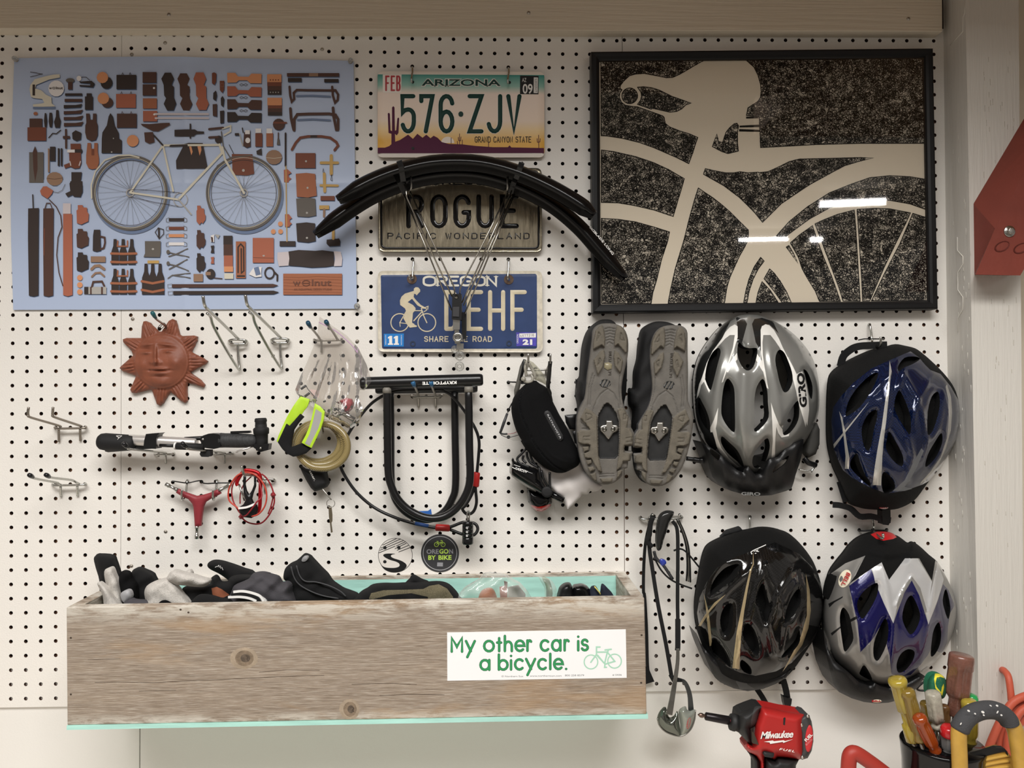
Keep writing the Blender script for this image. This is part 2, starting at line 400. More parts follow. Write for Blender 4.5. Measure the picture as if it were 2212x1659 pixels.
def lquad(x0, y0, ang, cap, d, wx=1.):
    """letter space: origin at (x0,y0), unit = cap px, rotated by ang degrees"""
    c, s_ = math.cos(math.radians(ang)), math.sin(math.radians(ang))
    def f(u, v, lift=0.):
        x = x0 + cap * (u * wx * c + v * s_); y = y0 + cap * (u * wx * s_ - v * c)
        return P(x, y, (d(x, y) if callable(d) else d) + lift)
    return f
chrome = mat('zinc_steel', (190, 190, 185), .22, 1.)
steel = mat('brushed_steel', (175, 172, 165), .35, 1.)
blk = mat('black_plastic', (15, 15, 16), .35)
blkr = mat('black_rubber', (18, 18, 19), .7, bump=.15, bs=900)
fab = mat('black_fabric', (13, 13, 14), .95, bump=.5, bs=1800, spec=.2)
white = mat('white_print', (236, 234, 230), .6)
blkm = mat('black_print', (14, 14, 15), .6)
clr = clear('clear_plastic', (235, 235, 232), 1.6, .10, .08)
# ================= the room =================
def struct(name, mb, **k): return tag(mb.build(name, **k), kind='structure')
pw = mat('board_paint', (232, 228, 221), .5, bump=.25, bs=420)
lw = mat('wall_paint', (229, 226, 220), .55, bump=.08, bs=300)
dk = mat('cavity_shade', (46, 34, 28), .9)  # backing coloured dark to put shade into the board holes
hw = mat('hardboard_core', (70, 46, 34), .9)
BA = ([[-9.1286, -0.1281], [19.582, 0.3299], [-0.2313, -19.9638], [0.5232, -0.1294], [0.3267, -0.0383], [0.0621, -0.0533]])
BB = ([[-0.0645, 0.0767], [20.2258, -0.157], [0.1275, -20.3199], [-0.0184, 0.3076], [-0.1224, 0.0742], [-0.0792, 0.1217], [-0.0701, -0.1175], [0.0634, -0.0019]])
BC = ([[36.4941, 0.1066], [19.7742, 0.2436], [-0.066, -19.8804], [0.0982, -0.1096], [0.2431, -0.0553], [0.0692, -0.0419]])
def bmap(K):
    def f(c, r):
        c, r = c / 20., r / 20.; b = [1, c, r, c * r, c * c, r * r, c * c * r, c * r * r][:len(K)]
        return sum(q * k[0] for q, k in zip(b, K)), sum(q * k[1] for q, k in zip(b, K))
    return f
def pegboard(K, c0, c1, r0, r1, left, right, top, bot, label, lpx=None, rpx=None):
    """c0..c1, r0..r1 hole ranges; left/right/top/bot: board edge in hole units"""
    f0 = bmap(K); mb = MB(); n = 10; rr = .136
    def onl(l, z):
        a, b_ = P(*l[0]), P(*l[1]); ax, az, bx, bz = a.x / IN + 25.6, a.z / IN - 85, b_.x / IN + 25.6, b_.z / IN - 85
        return ax + (bx - ax) * (z - az) / (bz - az)
    def f(c, r):
        x, z = f0(c, r)
        if c == left and lpx: x = onl(lpx, z)
        if c == right and rpx: x = onl(rpx, z)
        return x, z
    cs = list(range(c0, c1 + 1)); rs = list(range(r0, r1 + 1))
    xs = [left] + [c + .5 for c in cs[:-1]] + [right]; ys = [top] + [r + .5 for r in rs[:-1]] + [bot]
    V = []; F = []; H = []; 
    for i, c in enumerate(cs):
        for j, r in enumerate(rs):
            x0, x1, y0, y1 = xs[i], xs[i + 1], ys[j], ys[j + 1]
            k = len(V); hx, hz = f(c, r); ring = [(hx + rr * math.cos(2 * PI * a / n + .3), hz + rr * math.sin(2 * PI * a / n + .3)) for a in range(n)]
            cr = [f(x0, y0), f(x1, y0), f(x1, y1), f(x0, y1)]          # TL TR BR BL
            V += [W(a, 0, b) for a, b in ring] + [W(a, .22, b) for a, b in ring] + [W(a, 0, b) for a, b in cr]
            ang = [math.atan2(b - hz, a - hx) for a, b in cr]
            own = [min(range(4), key=lambda q: abs(math.atan2(math.sin(2 * PI * a / n + .3 - ang[q]), math.cos(2 * PI * a / n + .3 - ang[q])))) for a in range(n)]
            for a in range(n):
                b = (a + 1) % n
                F.append((k + a, k + 2 * n + own[a], k + 2 * n + own[b], k + b) if own[a] != own[b] else (k + a, k + 2 * n + own[a], k + b))
                H.append((k + a, k + b, k + n + b, k + n + a))
    m = pw
    mb.add(V, F, m, False); kk = 0
    mb.f += H; mb.m += [mb.mi(hw)] * len(H); mb.sm += [False] * len(H)
    e = [f(left, top), f(right, top), f(right, bot), f(left, bot)]
    q = [W(a, 0, b) for a, b in e] + [W(a, .22, b) for a, b in e]
    mb.add(q, [(i, (i + 1) % 4, 4 + (i + 1) % 4, 4 + i) for i in range(4)], m, False)
    o = mb.build('pegboard'); tag(o, label, 'pegboard', 'white pegboard panels covering the wall')
    return o
pegboard(BA, 0, 8, 0, 47, -.6, 8.48, -.9, 47.6, 'narrow white pegboard panel at the left edge behind the two empty double hooks', rpx=((262.4, 60), (260.4, 1200)))
pegboard(BB, 0, 35, 0, 47, -.70, 35.37, -.9, 47.6, 'wide white pegboard panel behind the blue poster, licence plates and wooden planter box', lpx=((263.4, 60), (261.4, 1200)), rpx=((1343.4, 90), (1348.4, 1200)))
pegboard(BC, -1, 22, 0, 47, -1.17, 22.9, -.9, 47.55, 'white pegboard panel behind the framed drawing and the four helmets', lpx=((1344.6, 90), (1349.8, 1200)))
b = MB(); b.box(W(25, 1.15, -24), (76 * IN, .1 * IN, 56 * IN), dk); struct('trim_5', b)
for k_, (x0, x1) in enumerate(((-1.8, 1.6), (34.0, 37.4), (57.6, 59.3), (-5.6, -4.2))):
    b = MB(); b.box(W((x0 + x1) / 2, .66, -24), ((x1 - x0) * IN, .86 * IN, 46 * IN), mat('fir_stud', (165, 120, 88), .8, var=.2, bs=30)); struct('trim_%d' % (6 + k_), b)
# plain wall under the boards, in two sheets with a joint, and the wall to the right of the post
b = MB(); zb = P(700, 1480, 0).z
xs = P(303, 1620, -.3).x
b.box(((xs - .0008 - 1.4) / 2 - .0, .0127 + .0076, 0.0), (1, 1, 1), lw); b = MB()
def slab(x0, x1, z0, z1, y0, y1, m): return MB().box(((x0 + x1) / 2, (y0 + y1) / 2, (z0 + z1) / 2), (x1 - x0, y1 - y0, z1 - z0), m)
struct('wall_back', slab(xs + .0008, 1.9, 0, 1.02, .006, .03, lw))
struct('wall_left', slab(-2.2, xs - .0008, 0, 1.02, .005, .03, lw))
struct('wall_right', slab(P(2030, 800, 0).x, 2.4, 0, 3.2, .030, .04, mat('beige_wall', (214, 204, 184), .6, bump=.1, bs=200)))
struct('floor', slab(-3, 5, -.02, 0, -9, .1, mat('concrete', (176, 172, 164), .8, var=.15, bs=4)))
struct('ceiling', slab(-3, 5, 3.2, 3.24, -9, .1, mat('ceiling_paint', (200, 190, 175), .8)))
# header beam across the top
bw = mat('beam_paint', (214, 203, 184), .45, bump=.6, bs=60, stretch=(.12, 1, 3))
z0 = P(0, 62, 1.0).z; z1 = P(2037, 68, 1.0).z; xa = P(-40, 60, 1).x; xb = P(2036, 60, 1.).x
b = MB(); hh_ = .12
b.add([(xa, -1 * IN, z0), (xb, -1 * IN, z1), (xb, -1 * IN, z1 + hh_), (xa, -1 * IN, z0 + hh_), (xa, .3 * IN, z0), (xb, .3 * IN, z1), (xb, .3 * IN, z1 + hh_), (xa, .3 * IN, z0 + hh_)],
      [(0, 1, 2, 3), (5, 4, 7, 6), (0, 4, 5, 1), (3, 2, 6, 7), (1, 5, 6, 2), (0, 3, 7, 4)], bw, False)
struct('trim_1', b, bevel=.0012)
# unseen slab added overhead to shade the head of the wall
struct('trim_4', slab(-2.2, 3.4, 2.40, 2.53, -.9, -.03, mat('shade_slab_wood', (150, 118, 84), .7)))
struct('trim_12', slab(.80, 3.4, 2.28, 2.39, -.92, -.03, mat('shade_slab_wood')))  # second unseen slab, added to darken the upper right
struct('trim_11', slab(-2.1, 2.2, .70, .74, -.72, .0, mat('bounce_bench_top', (226, 218, 208), .5)))  # unseen pale bench, added to bounce light up under the box
# post at the right
pp = mat('post_paint', (206, 202, 194), .42, bump=.5, bs=110, stretch=(2.5, 1, .12))
b = MB(); A = [P(2037, -25, 0), P(2057, 1690, 0), P(2117, 1690, 3.1), P(2085, -25, 3.1)]
B_ = [P(2212, -25, 3.1), P(2212, 1690, 3.1)]
fr_r = [Vector((P(2204, 700, 3.1).x + .002, -3.1 * IN, A[3].z)), Vector((P(2206, 1200, 3.1).x + .003, -3.1 * IN, A[2].z))]
b.add([A[0], A[1], A[2], A[3], fr_r[0], fr_r[1], (fr_r[0].x, .02, fr_r[0].z), (fr_r[1].x, .02, fr_r[1].z)], [(0, 1, 2, 3), (3, 2, 5, 4), (4, 5, 7, 6)], pp, False)
struct('trim_2', b)
# embossed peeling ridges on the post side
b = MB(); wl = mat('ridge_paint', (226, 222, 212), .4)
def side(px, py, lift=.02):      # point on the slanted side of the post
    t = (py + 25) / 1715; xl = 2037 + 20 * t; xr = 2085 + 32 * t; return P(px, py, 3.1 * (px - xl) / (xr - xl) + lift)
for ln in ([(2084, 0), (2084, 28), (2080, 38), (2080, 68), (2052, 98)], [(2068, 512), (2068, 541), (2080, 554), (2080, 570), (2069, 588), (2069, 626), (2080, 642), (2080, 668), (2069, 686), (2069, 718)]):
    b.tube([side(x, y) for x, y in ln], .0007, wl, 5)
random.seed(3)
for k in range(46):
    x = random.uniform(2058, 2098); y = random.uniform(250, 1400); b.tube([side(x, y), side(x + .4, y + random.uniform(8, 16))], .00035, wl, 4)
for k in range(60):
    x = random.uniform(2122, 2196); y = random.choice([random.uniform(100, 400), random.uniform(610, 1600)])
    b.tube([P(x, y, 3.1), P(x + .3, y + random.uniform(7, 14), 3.1)], .00025, mat('paint_crack', (150, 140, 122), .8), 4)
struct('trim_3', b)
# red timber brace bolted on the post
red = mat('barn_red', (120, 54, 42), .6, bump=.3, bs=120, var=.12, vs=12)
t = thing('brace', 'dark red painted timber brace bolted to the post at the right edge', 'brace', P(2150, 594, 3.2))
b = MB(); b.frustum([(2260, 175), (2103, 440), (2105, 594), (2180, 595), (2260, 450)], 3.1, [(2260, 277), (2150, 492), (2107, 593), (2204, 595), (2260, 500)], 5.2, red); b.build('timber', t, bevel=.001)
b = MB(); c = P(2180, 500, 5.2); b.lathe([(0, .0098), (.0012, .0098), (.002, .0092)], c, (0, -1, 0), chrome, 28); bo = b.build('washer', t)
b = MB(); b.lathe([(0, .0062), (.004, .0062), (.005, .0052)], c + Vector((0, -.002, 0)), (0, -1, 0), steel, 6); b.build('bolt_head', t, bevel=.0004)
b = MB()
for x, y in ((2165, 532), (2206, 536)): relief(b, ell(x, y, 17, 10, rot=-25), lambda x_, y_, d_: 5.2 + .05 - np.minimum(d_, 4) * .02, mat('knot_red', (92, 34, 24), .8, bump=1, bs=300), 3, back=5.2)
b.build('wood_knot', t)
# painted-over screws, pencil marks and dabs on the boards
# ================= printed poster =================
def crop(ox, oy, s):
    def f(pts):
        return [(ox + a / s, oy + b / s) for a, b in pts]
    return f
c1, c2, c3, c4 = crop(0, 100, 5.2667), crop(400, 100, 5.2667), crop(0, 380, 5.2667), crop(400, 380, 5.2667)
def pm(n, c, r=.55): return mat('ink_' + n, c, r, spec=.25)
PCOL = dict(K=(62, 53, 50), D=(86, 62, 54), B=(122, 74, 58), T=(164, 104, 76), O=(172, 104, 82), C=(214, 208, 190), Y=(216, 150, 108), W=(232, 228, 226), G=(104, 98, 92), V=(150, 120, 98), L=(206, 196, 198), H=(112, 128, 158), S=(176, 172, 166), U=(196, 160, 96))
PD = .16
def pdep(x, y): return PD + .05 * np.exp(-((x - 400) / 5.) ** 2) + .04 * np.exp(-((y - 396) / 4.) ** 2)
pb = MB(); sky = mat('ink_blue', (178, 192, 218), .38)
sheet = [(31, 125.6), (140, 124), (330, 122), (400, 122.5), (470, 125.5), (530, 126), (763.6, 131.3), (766, 300), (768, 480), (771, 666.7), (400, 668.5), (28.6, 669.3), (24, 520), (22.8, 414), (25, 280)]
relief(pb, sheet, lambda x, y, d: pdep(x, y) + .10 * np.exp(-((y - 122) / 9.) ** 2) * np.exp(-((x - 400) / 60.) ** 2), sky, 9, back=.10, lines=[[(400, 130), (400, 660)], [(40, 396), (760, 396)]])
plv = [0]
def ink(k, pts, lift=1, shadow=False):
    plv[0] += 1; d = PD + .012 * lift + .052 * 0 + (plv[0] % 40) * .0002
    if shadow: pb.poly([(x + 1.4, y + 2.2) for x, y in pts], d - .008, pm('H', PCOL['H']))
    pb.poly(pts, d + .055, pm(k, PCOL[k]))
def inkline(k, pts, w, lift=1.5):
    plv[0] += 1; d = PD + .055 + .012 * lift + (plv[0] % 40) * .0002
    ribbon(pb, pts, lambda u, v, h: P(u, v, d + h), w, .0015, pm(k, PCOL[k]))
def items(cf, rows):
    for r in rows:
        k, t, a = r[0], r[1], r[2:]
        if t == 'r': ink(k, cf(rect(*a)), 1, True)
        elif t == 'n': ink(k, cf(rect(*a)), 2)
        elif t == 'e': ink(k, cf(ell(a[0], a[1], a[2], a[3], n=14)), 1, True)
        elif t == 'o': ink(k, cf(ell(a[0], a[1], a[2], a[3], n=12)), 2.2)
        elif t == 'p': ink(k, cf([(a[i], a[i + 1]) for i in range(0, len(a), 2)]), 1, True)
        elif t == 'q': ink(k, cf([(a[i], a[i + 1]) for i in range(0, len(a), 2)]), 2)
        elif t == 'l': inkline(k, cf([(a[i], a[i + 1]) for i in range(1, len(a), 2)]), a[0])
items(c1, [
 ('C', 'p', 335, 490, 345, 440, 395, 375, 520, 340, 610, 322, 680, 318, 682, 355, 560, 378, 470, 415, 410, 440, 400, 480, 470, 500, 520, 550, 585, 580, 590, 650, 630, 685, 380, 690, 372, 662, 480, 650, 505, 640, 480, 600, 380, 588, 352, 575),
 ('H', 'n', 375, 688, 630, 712), ('K', 'n', 370, 435, 398, 560), ('K', 'l', 1.2, 345, 292, 400, 300, 480, 318), ('K', 'l', 1.2, 345, 347, 400, 335, 480, 312), ('W', 'e', 640, 480, 90, 92),
 ('G', 'e', 798, 388, 50, 26), ('D', 'r', 774, 405, 824, 492), ('K', 'p', 905, 402, 1040, 392, 1078, 425, 1060, 468, 905, 455, 905, 440, 1025, 445, 1030, 425, 910, 415), ('K', 'l', 1.1, 905, 402, 930, 350, 980, 350, 1020, 385), ('W', 'o', 898, 365, 28, 30),
 ('K', 'r', 740, 535, 935, 562), ('D', 'r', 735, 598, 935, 632), ('K', 'p', 725, 668, 860, 668, 935, 655, 920, 695, 725, 705), ('D', 'p', 725, 738, 860, 735, 945, 722, 920, 765, 725, 775), ('D', 'p', 725, 805, 860, 805, 948, 788, 925, 835, 725, 840), ('D', 'p', 727, 872, 860, 872, 950, 858, 925, 905, 727, 912),
 ('K', 'r', 966, 570, 1057, 722), ('K', 'r', 985, 535, 1042, 575), ('K', 'e', 1212, 415, 68, 70), ('Y', 'o', 1165, 355, 66, 65), ('D', 'e', 1222, 640, 66, 60), ('Y', 'o', 1175, 592, 66, 66),
 ('K', 'r', 1325, 325, 1550, 488), ('O', 'r', 1320, 542, 1545, 700), ('D', 'r', 1330, 766, 1555, 926), ('K', 'l', 1.1, 1385, 325, 1395, 300, 1405, 325), ('K', 'l', 1.1, 1470, 325, 1480, 300, 1492, 325), ('D', 'l', 1.1, 1372, 542, 1382, 515, 1392, 542), ('D', 'l', 1.1, 1480, 542, 1490, 515, 1500, 542), ('D', 'l', 1.1, 1382, 766, 1390, 742, 1402, 766), ('D', 'l', 1.1, 1482, 766, 1492, 742, 1502, 766),
 ('D', 'r', 1622, 293, 1780, 415), ('D', 'r', 1623, 433, 1780, 560), ('T', 'r', 1625, 592, 1785, 708), ('O', 'r', 1627, 735, 1788, 855), ('W', 'o', 1752, 475, 12, 12), ('W', 'o', 1755, 775, 12, 12),
 ('K', 'p', 1875, 300, 1945, 300, 1980, 370, 1952, 440, 1978, 460, 1978, 580, 2005, 650, 1975, 728, 1900, 728, 1862, 655, 1890, 590, 1868, 560, 1862, 440, 1835, 370), ('D', 'p', 2050, 308, 2125, 308, 2158, 370, 2130, 440, 2158, 460, 2158, 590, 2188, 655, 2155, 730, 2085, 730, 2048, 655, 2075, 590, 2048, 560, 2045, 440, 2018, 370),
 ('D', 'r', 335, 822, 480, 925), ('B', 'r', 312, 922, 525, 1075), ('T', 'o', 405, 765, 25, 20), ('K', 'p', 508, 760, 525, 760, 536, 850, 530, 920, 508, 920, 500, 850), ('K', 'p', 562, 755, 590, 755, 600, 855, 590, 920, 565, 920, 553, 855), ('K', 'p', 638, 725, 665, 725, 672, 800, 692, 850, 680, 925, 628, 925, 614, 860, 635, 800),
 ('D', 'p', 978, 765, 1020, 765, 1025, 835, 1055, 835, 1058, 765, 1097, 765, 1098, 860, 1112, 900, 1112, 1010, 1090, 1065, 1040, 1078, 985, 1050, 968, 980, 970, 900, 982, 870),
 ('K', 'p', 1255, 760, 1285, 800, 1305, 900, 1350, 985, 1355, 1050, 1385, 1070, 1385, 1215, 1155, 1215, 1158, 1050, 1165, 980, 1215, 900, 1235, 800), ('S', 'o', 1270, 1203, 9, 9), ('S', 'o', 1290, 1048, 7, 7),
 ('K', 'l', 2.2, 555, 1040, 600, 990, 640, 995, 690, 955), ('D', 'r', 715, 1020, 795, 1050), ('D', 'l', 4.5, 750, 950, 752, 1155), ('K', 'p', 820, 985, 860, 955, 925, 985, 920, 1060, 870, 1078, 825, 1055),
 ('B', 'p', 802, 1108, 918, 1108, 920, 1180, 935, 1175, 935, 1200, 920, 1220, 925, 1330, 905, 1385, 850, 1392, 800, 1370, 740, 1390, 725, 1350, 790, 1325, 785, 1215, 805, 1200), ('W', 'n', 765, 1175, 850, 1208), ('K', 'n', 852, 1172, 935, 1210), ('L', 'l', 2.2, 795, 1310, 805, 1355), ('L', 'l', 2.2, 915, 1310, 900, 1355),
 ('T', 'p', 995, 1100, 1035, 1100, 1038, 1165, 1070, 1165, 1072, 1100, 1112, 1100, 1112, 1200, 1125, 1270, 1125, 1330, 1105, 1390, 1045, 1400, 1005, 1385, 980, 1330, 980, 1240), ('B', 'n', 1040, 1170, 1072, 1240),
 ('Y', 'e', 1510, 1075, 68, 68), ('G', 'r', 332, 1205, 495, 1552), ('D', 'p', 372, 1205, 398, 1135, 424, 1205, 428, 1400, 400, 1545, 380, 1400), ('V', 'r', 545, 1162, 564, 1432), ('K', 'r', 568, 1142, 630, 1305), ('K', 'r', 656, 1160, 678, 1360), ('K', 'r', 690, 1160, 710, 1360),
 ('V', 'e', 622, 1508, 92, 78), ('D', 'l', .8, 532, 1500, 620, 1512, 714, 1498), ('K', 'p', 812, 1432, 930, 1432, 920, 1530, 938, 1570, 938, 1655, 800, 1655, 790, 1560, 812, 1530)])
items(c2, [
 ('O', 'p', 122, 297, 208, 297, 240, 370, 212, 440, 240, 460, 242, 590, 270, 655, 240, 725, 155, 725, 122, 655, 150, 590, 125, 560, 122, 440, 94, 370), ('L', 'n', -346, 760, 270, 782), ('L', 'n', -346, 808, 270, 828),
 ('B', 'p', 305, 305, 330, 297, 355, 310, 352, 400, 335, 440, 305, 420), ('B', 'p', 393, 393, 445, 393, 443, 490, 425, 530, 395, 500), ('K', 'p', 320, 530, 350, 502, 362, 560, 350, 620, 318, 600), ('K', 'p', 405, 590, 425, 565, 445, 600, 435, 690, 408, 670), ('D', 'p', 312, 660, 362, 655, 362, 800, 315, 790), ('K', 'p', 395, 735, 443, 730, 440, 870, 400, 878), ('S', 'l', .5, 405, 420, 435, 420, 435, 460, 405, 460, 405, 420), ('S', 'l', .5, 335, 690, 355, 690, 355, 730, 335, 730, 335, 690)] +
 [(k, 'p', 478, y, 570, y, 600, y + 42, 720, y + 45, 755, y + 8, 870, y + 12, 868, y + 120, 740, y + 118, 705, y + 85, 610, y + 85, 580, y + 110, 480, y + 112) for k, y in (('Y', 302), ('O', 455), ('D', 602), ('K', 748))] +
 [('K', 'l', .8, 620, y, 640, y - 14, 690, y + 14, 710, y, 690, y - 14, 640, y + 14, 620, y) for y in (438, 583, 733)] + [
 ('Y', 'r', 932, 318, 1096, 408), ('B', 'n', 934, 408, 1096, 452), ('D', 'n', 936, 452, 1096, 500), ('K', 'n', 938, 500, 1096, 552), ('Y', 'r', 935, 585, 1100, 672), ('B', 'n', 940, 672, 1102, 706), ('D', 'n', 940, 706, 1102, 748), ('K', 'n', 940, 748, 1102, 788)] +
 [('B', 'o', 970 + 30 * i, 383, 8, 8) for i in range(4)] + [('S', 'o', 970 + 30 * i, 524, 7, 7) for i in range(4)] + [
 ('D', 'r', 1158, 305, 1752, 345), ('V', 'n', 1408, 305, 1512, 342), ('K', 'r', 1168, 360, 1325, 405), ('K', 'r', 1582, 372, 1745, 410),
 ('D', 'l', 5, 1187, 460, 1195, 560, 1212, 630, 1240, 600, 1235, 530, 1270, 497, 1400, 500, 1650, 502, 1710, 500, 1740, 550, 1735, 610, 1705, 640, 1680, 560, 1672, 460),
 ('H', 'l', 4, 1270, 565, 1450, 562, 1650, 572), ('H', 'l', 4, 1280, 838, 1450, 830, 1650, 842),
 ('D', 'l', 6, 1197, 708, 1205, 820, 1235, 950), ('D', 'l', 6, 1240, 955, 1240, 830, 1275, 775, 1400, 770, 1640, 768, 1710, 780, 1740, 830, 1738, 950), ('D', 'l', 6, 1682, 700, 1690, 800, 1720, 950),
 ('B', 'l', 5.5, 1215, 1175, 1260, 1095, 1310, 1040, 1400, 1025, 1550, 1025, 1650, 1040, 1720, 1090, 1740, 1130, 1700, 1180), ('K', 'n', 1425, 1012, 1502, 1038),
 ('D', 'e', 1065, 888, 68, 66), ('B', 'l', 4, 1010, 870, 1150, 870), ('K', 'l', 4, 1142, 990, 1142, 1360), ('U', 'l', 2.2, 1146, 1360, 1152, 1900, 1158, 2220), ('O', 'p', 1122, 1405, 1165, 1398, 1210, 1440, 1175, 1460, 1180, 1490, 1210, 1505, 1180, 1530, 1178, 1550, 1125, 1545), ('O', 'p', 1135, 1910, 1180, 1910, 1215, 1955, 1190, 1970, 1190, 2000, 1215, 2015, 1190, 2040, 1185, 2055, 1135, 2052),
 ('D', 'p', 670, 980, 740, 955, 745, 1140, 700, 1155, 660, 1130), ('W', 'n', 682, 955, 735, 1000), ('S', 'l', 2.5, 620, 1000, 655, 1130), ('W', 'o', 712, 1070, 28, 32), ('K', 'r', 565, 988, 612, 1015), ('K', 'l', 2.5, 650, 930, 660, 980), ('B', 'r', 798, 990, 878, 1142), ('W', 'n', 800, 935, 865, 985), ('T', 'r', 922, 985, 1000, 1140), ('W', 'n', 925, 935, 990, 990), ('D', 'l', 2.6, 1060, 985, 1060, 1050), ('G', 'p', 1050, 1050, 1070, 1050, 1080, 1120, 1042, 1120),
 ('V', 'e', 1010, 1262, 92, 84), ('C', 'l', .8, 920, 1265, 1010, 1275, 1102, 1262), ('B', 'r', 1255, 1215, 1482, 1386), ('T', 'p', 1258, 1450, 1380, 1440, 1480, 1452, 1497, 1700, 1400, 1720, 1270, 1712), ('S', 'o', 1375, 1308, 12, 12), ('S', 'o', 1392, 1610, 12, 12),
 ('U', 'l', 6, 1545, 1325, 1735, 1325), ('U', 'l', 7, 1662, 1245, 1662, 1450), ('K', 'l', .8, 1665, 1450, 1655, 1520, 1675, 1530, 1665, 1450), ('U', 'l', 5, 1540, 1582, 1735, 1585), ('U', 'l', 6.5, 1582, 1450, 1588, 1650), ('K', 'l', .8, 1570, 1390, 1565, 1430, 1585, 1440, 1570, 1390)])
items(c3, [
 ('O', 'p', 455, 170, 490, 120, 530, 118, 605, 165, 590, 205, 540, 260, 470, 215), ('G', 'l', 1, 605, 180, 660, 190, 710, 160, 740, 95), ('K', 'p', 800, 60, 938, 60, 940, 180, 915, 240, 840, 235, 825, 215, 770, 240, 742, 200, 805, 170, 795, 100),
 ('K', 'l', 2.6, 372, 215, 378, 365), ('K', 'p', 320, 370, 442, 365, 440, 600, 437, 1358, 382, 1372, 328, 1360, 318, 700), ('D', 'p', 492, 370, 610, 368, 608, 700, 604, 1360, 550, 1374, 496, 1362, 490, 700), ('D', 'l', 2, 512, 365, 530, 310, 570, 310, 592, 365), ('B', 'l', 2.2, 505, 600, 500, 900), ('D', 'l', 2.2, 560, 270, 640, 350, 690, 450, 705, 580, 660, 700, 645, 900, 670, 1100, 715, 1250),
 ('O', 'p', 718, 432, 820, 432, 825, 900, 825, 1355, 770, 1370, 718, 1355), ('L', 'r', 716, 312, 805, 430)] +
 [(k, 'p', 885, y, 940, y, 945, y + 25, 990, y + 30, 992, y + 75, 1010, y + 100, 1005, y + 185, 960, y + 205, 925, y + 222, 875, y + 205, 870, y + 60, 885, y + 50) for k, y in (('O', 332), ('D', 602), ('K', 870))] + [
 ('K', 'p', 1068, 612, 1140, 612, 1142, 680, 1148, 850, 1100, 862, 1055, 850, 1058, 680), ('D', 'l', 4, 1148, 690, 1190, 700, 1195, 760, 1180, 820, 1148, 832), ('V', 'r', 1032, 915, 1200, 982), ('V', 'l', 6, 1042, 1060, 1080, 1025, 1130, 1020, 1185, 1060), ('V', 'l', 4, 1045, 1145, 1085, 1105, 1140, 1100, 1185, 1140),
 ('S', 'r', 1000, 1262, 1210, 1345), ('K', 'n', 958, 1262, 1005, 1345), ('D', 'l', 4, 1045, 1260, 1060, 1205, 1160, 1200, 1185, 1250), ('D', 'n', 1025, 1262, 1042, 1345), ('D', 'n', 1150, 1262, 1170, 1345)] +
 [('Y', 'o', 908, y, 32, 32) for y in (1158, 1240, 1320)] +
 [('K', 'p', x + 12, y, x + 45, y, x + 50, y + 80, x + 70, y + 140, x + 72, y + 290, x - 14, y + 290, x - 12, y + 140, x + 8, y + 80) for x in (1280, 1372, 1470) for y in (718, 1056)] + [('K', 'p', x + 12, y, x + 45, y, x + 50, y + 90, x + 75, y + 160, x + 78, y + 350, x - 18, y + 350, x - 16, y + 160, x + 8, y + 90) for x, y in ((1632, 998), (1792, 998), (1708, 998))] +
 [('T', 'l', 5, 1265, y, 1400, y + 5, 1550, y) for y in (882, 978, 1220, 1312)] + [('T', 'l', 3, 1340, y, 1335, y + 60, 1450, y + 60, 1450, y) for y in (740, 1078)] + [('T', 'l', 5, 1612, 1198, 1735, 1222, 1860, 1198), ('T', 'l', 5, 1612, 1296, 1735, 1320, 1860, 1296), ('U', 'n', 1678, 962, 1808, 995),
 ('G', 'p', 1648, 742, 1828, 742, 1828, 870, 1818, 925, 1632, 922, 1650, 880), ('S', 'o', 1740, 832, 14, 12), ('K', 'l', 1.6, 1765, 640, 1800, 590, 1860, 610, 1862, 660, 1810, 715, 1765, 640), ('K', 'l', 4, 1808, 600, 1808, 700)] +
 [(k, 'n', 1920, y, 2095, y + 35) for k, y in (('K', 480), ('B', 578), ('Y', 662), ('W', 756))] + [('G', 'l', .9, *q) for y in (498, 594, 680, 775) for q in ((1925, y - 25, 1890, y - 10, 1892, y + 25, 1925, y + 28), (2090, y - 25, 2125, y - 10, 2125, y + 25, 2090, y + 28))] + [
 ('G', 'l', 2.2, 1905, 865, 2000, 890, 2150, 922), ('G', 'l', 2.2, 1920, 915, 2000, 890, 2135, 828), ('G', 'e', 1912, 865, 20, 24), ('G', 'l', 2.4, 1905, 1000, 2000, 1020, 2145, 1080), ('G', 'l', 2.4, 1925, 1060, 2000, 1020, 2130, 950), ('G', 'e', 1912, 995, 18, 24), ('G', 'l', 2, 1910, 1165, 1960, 1128, 2165, 1160), ('G', 'l', 2, 1960, 1130, 2165, 1105)])
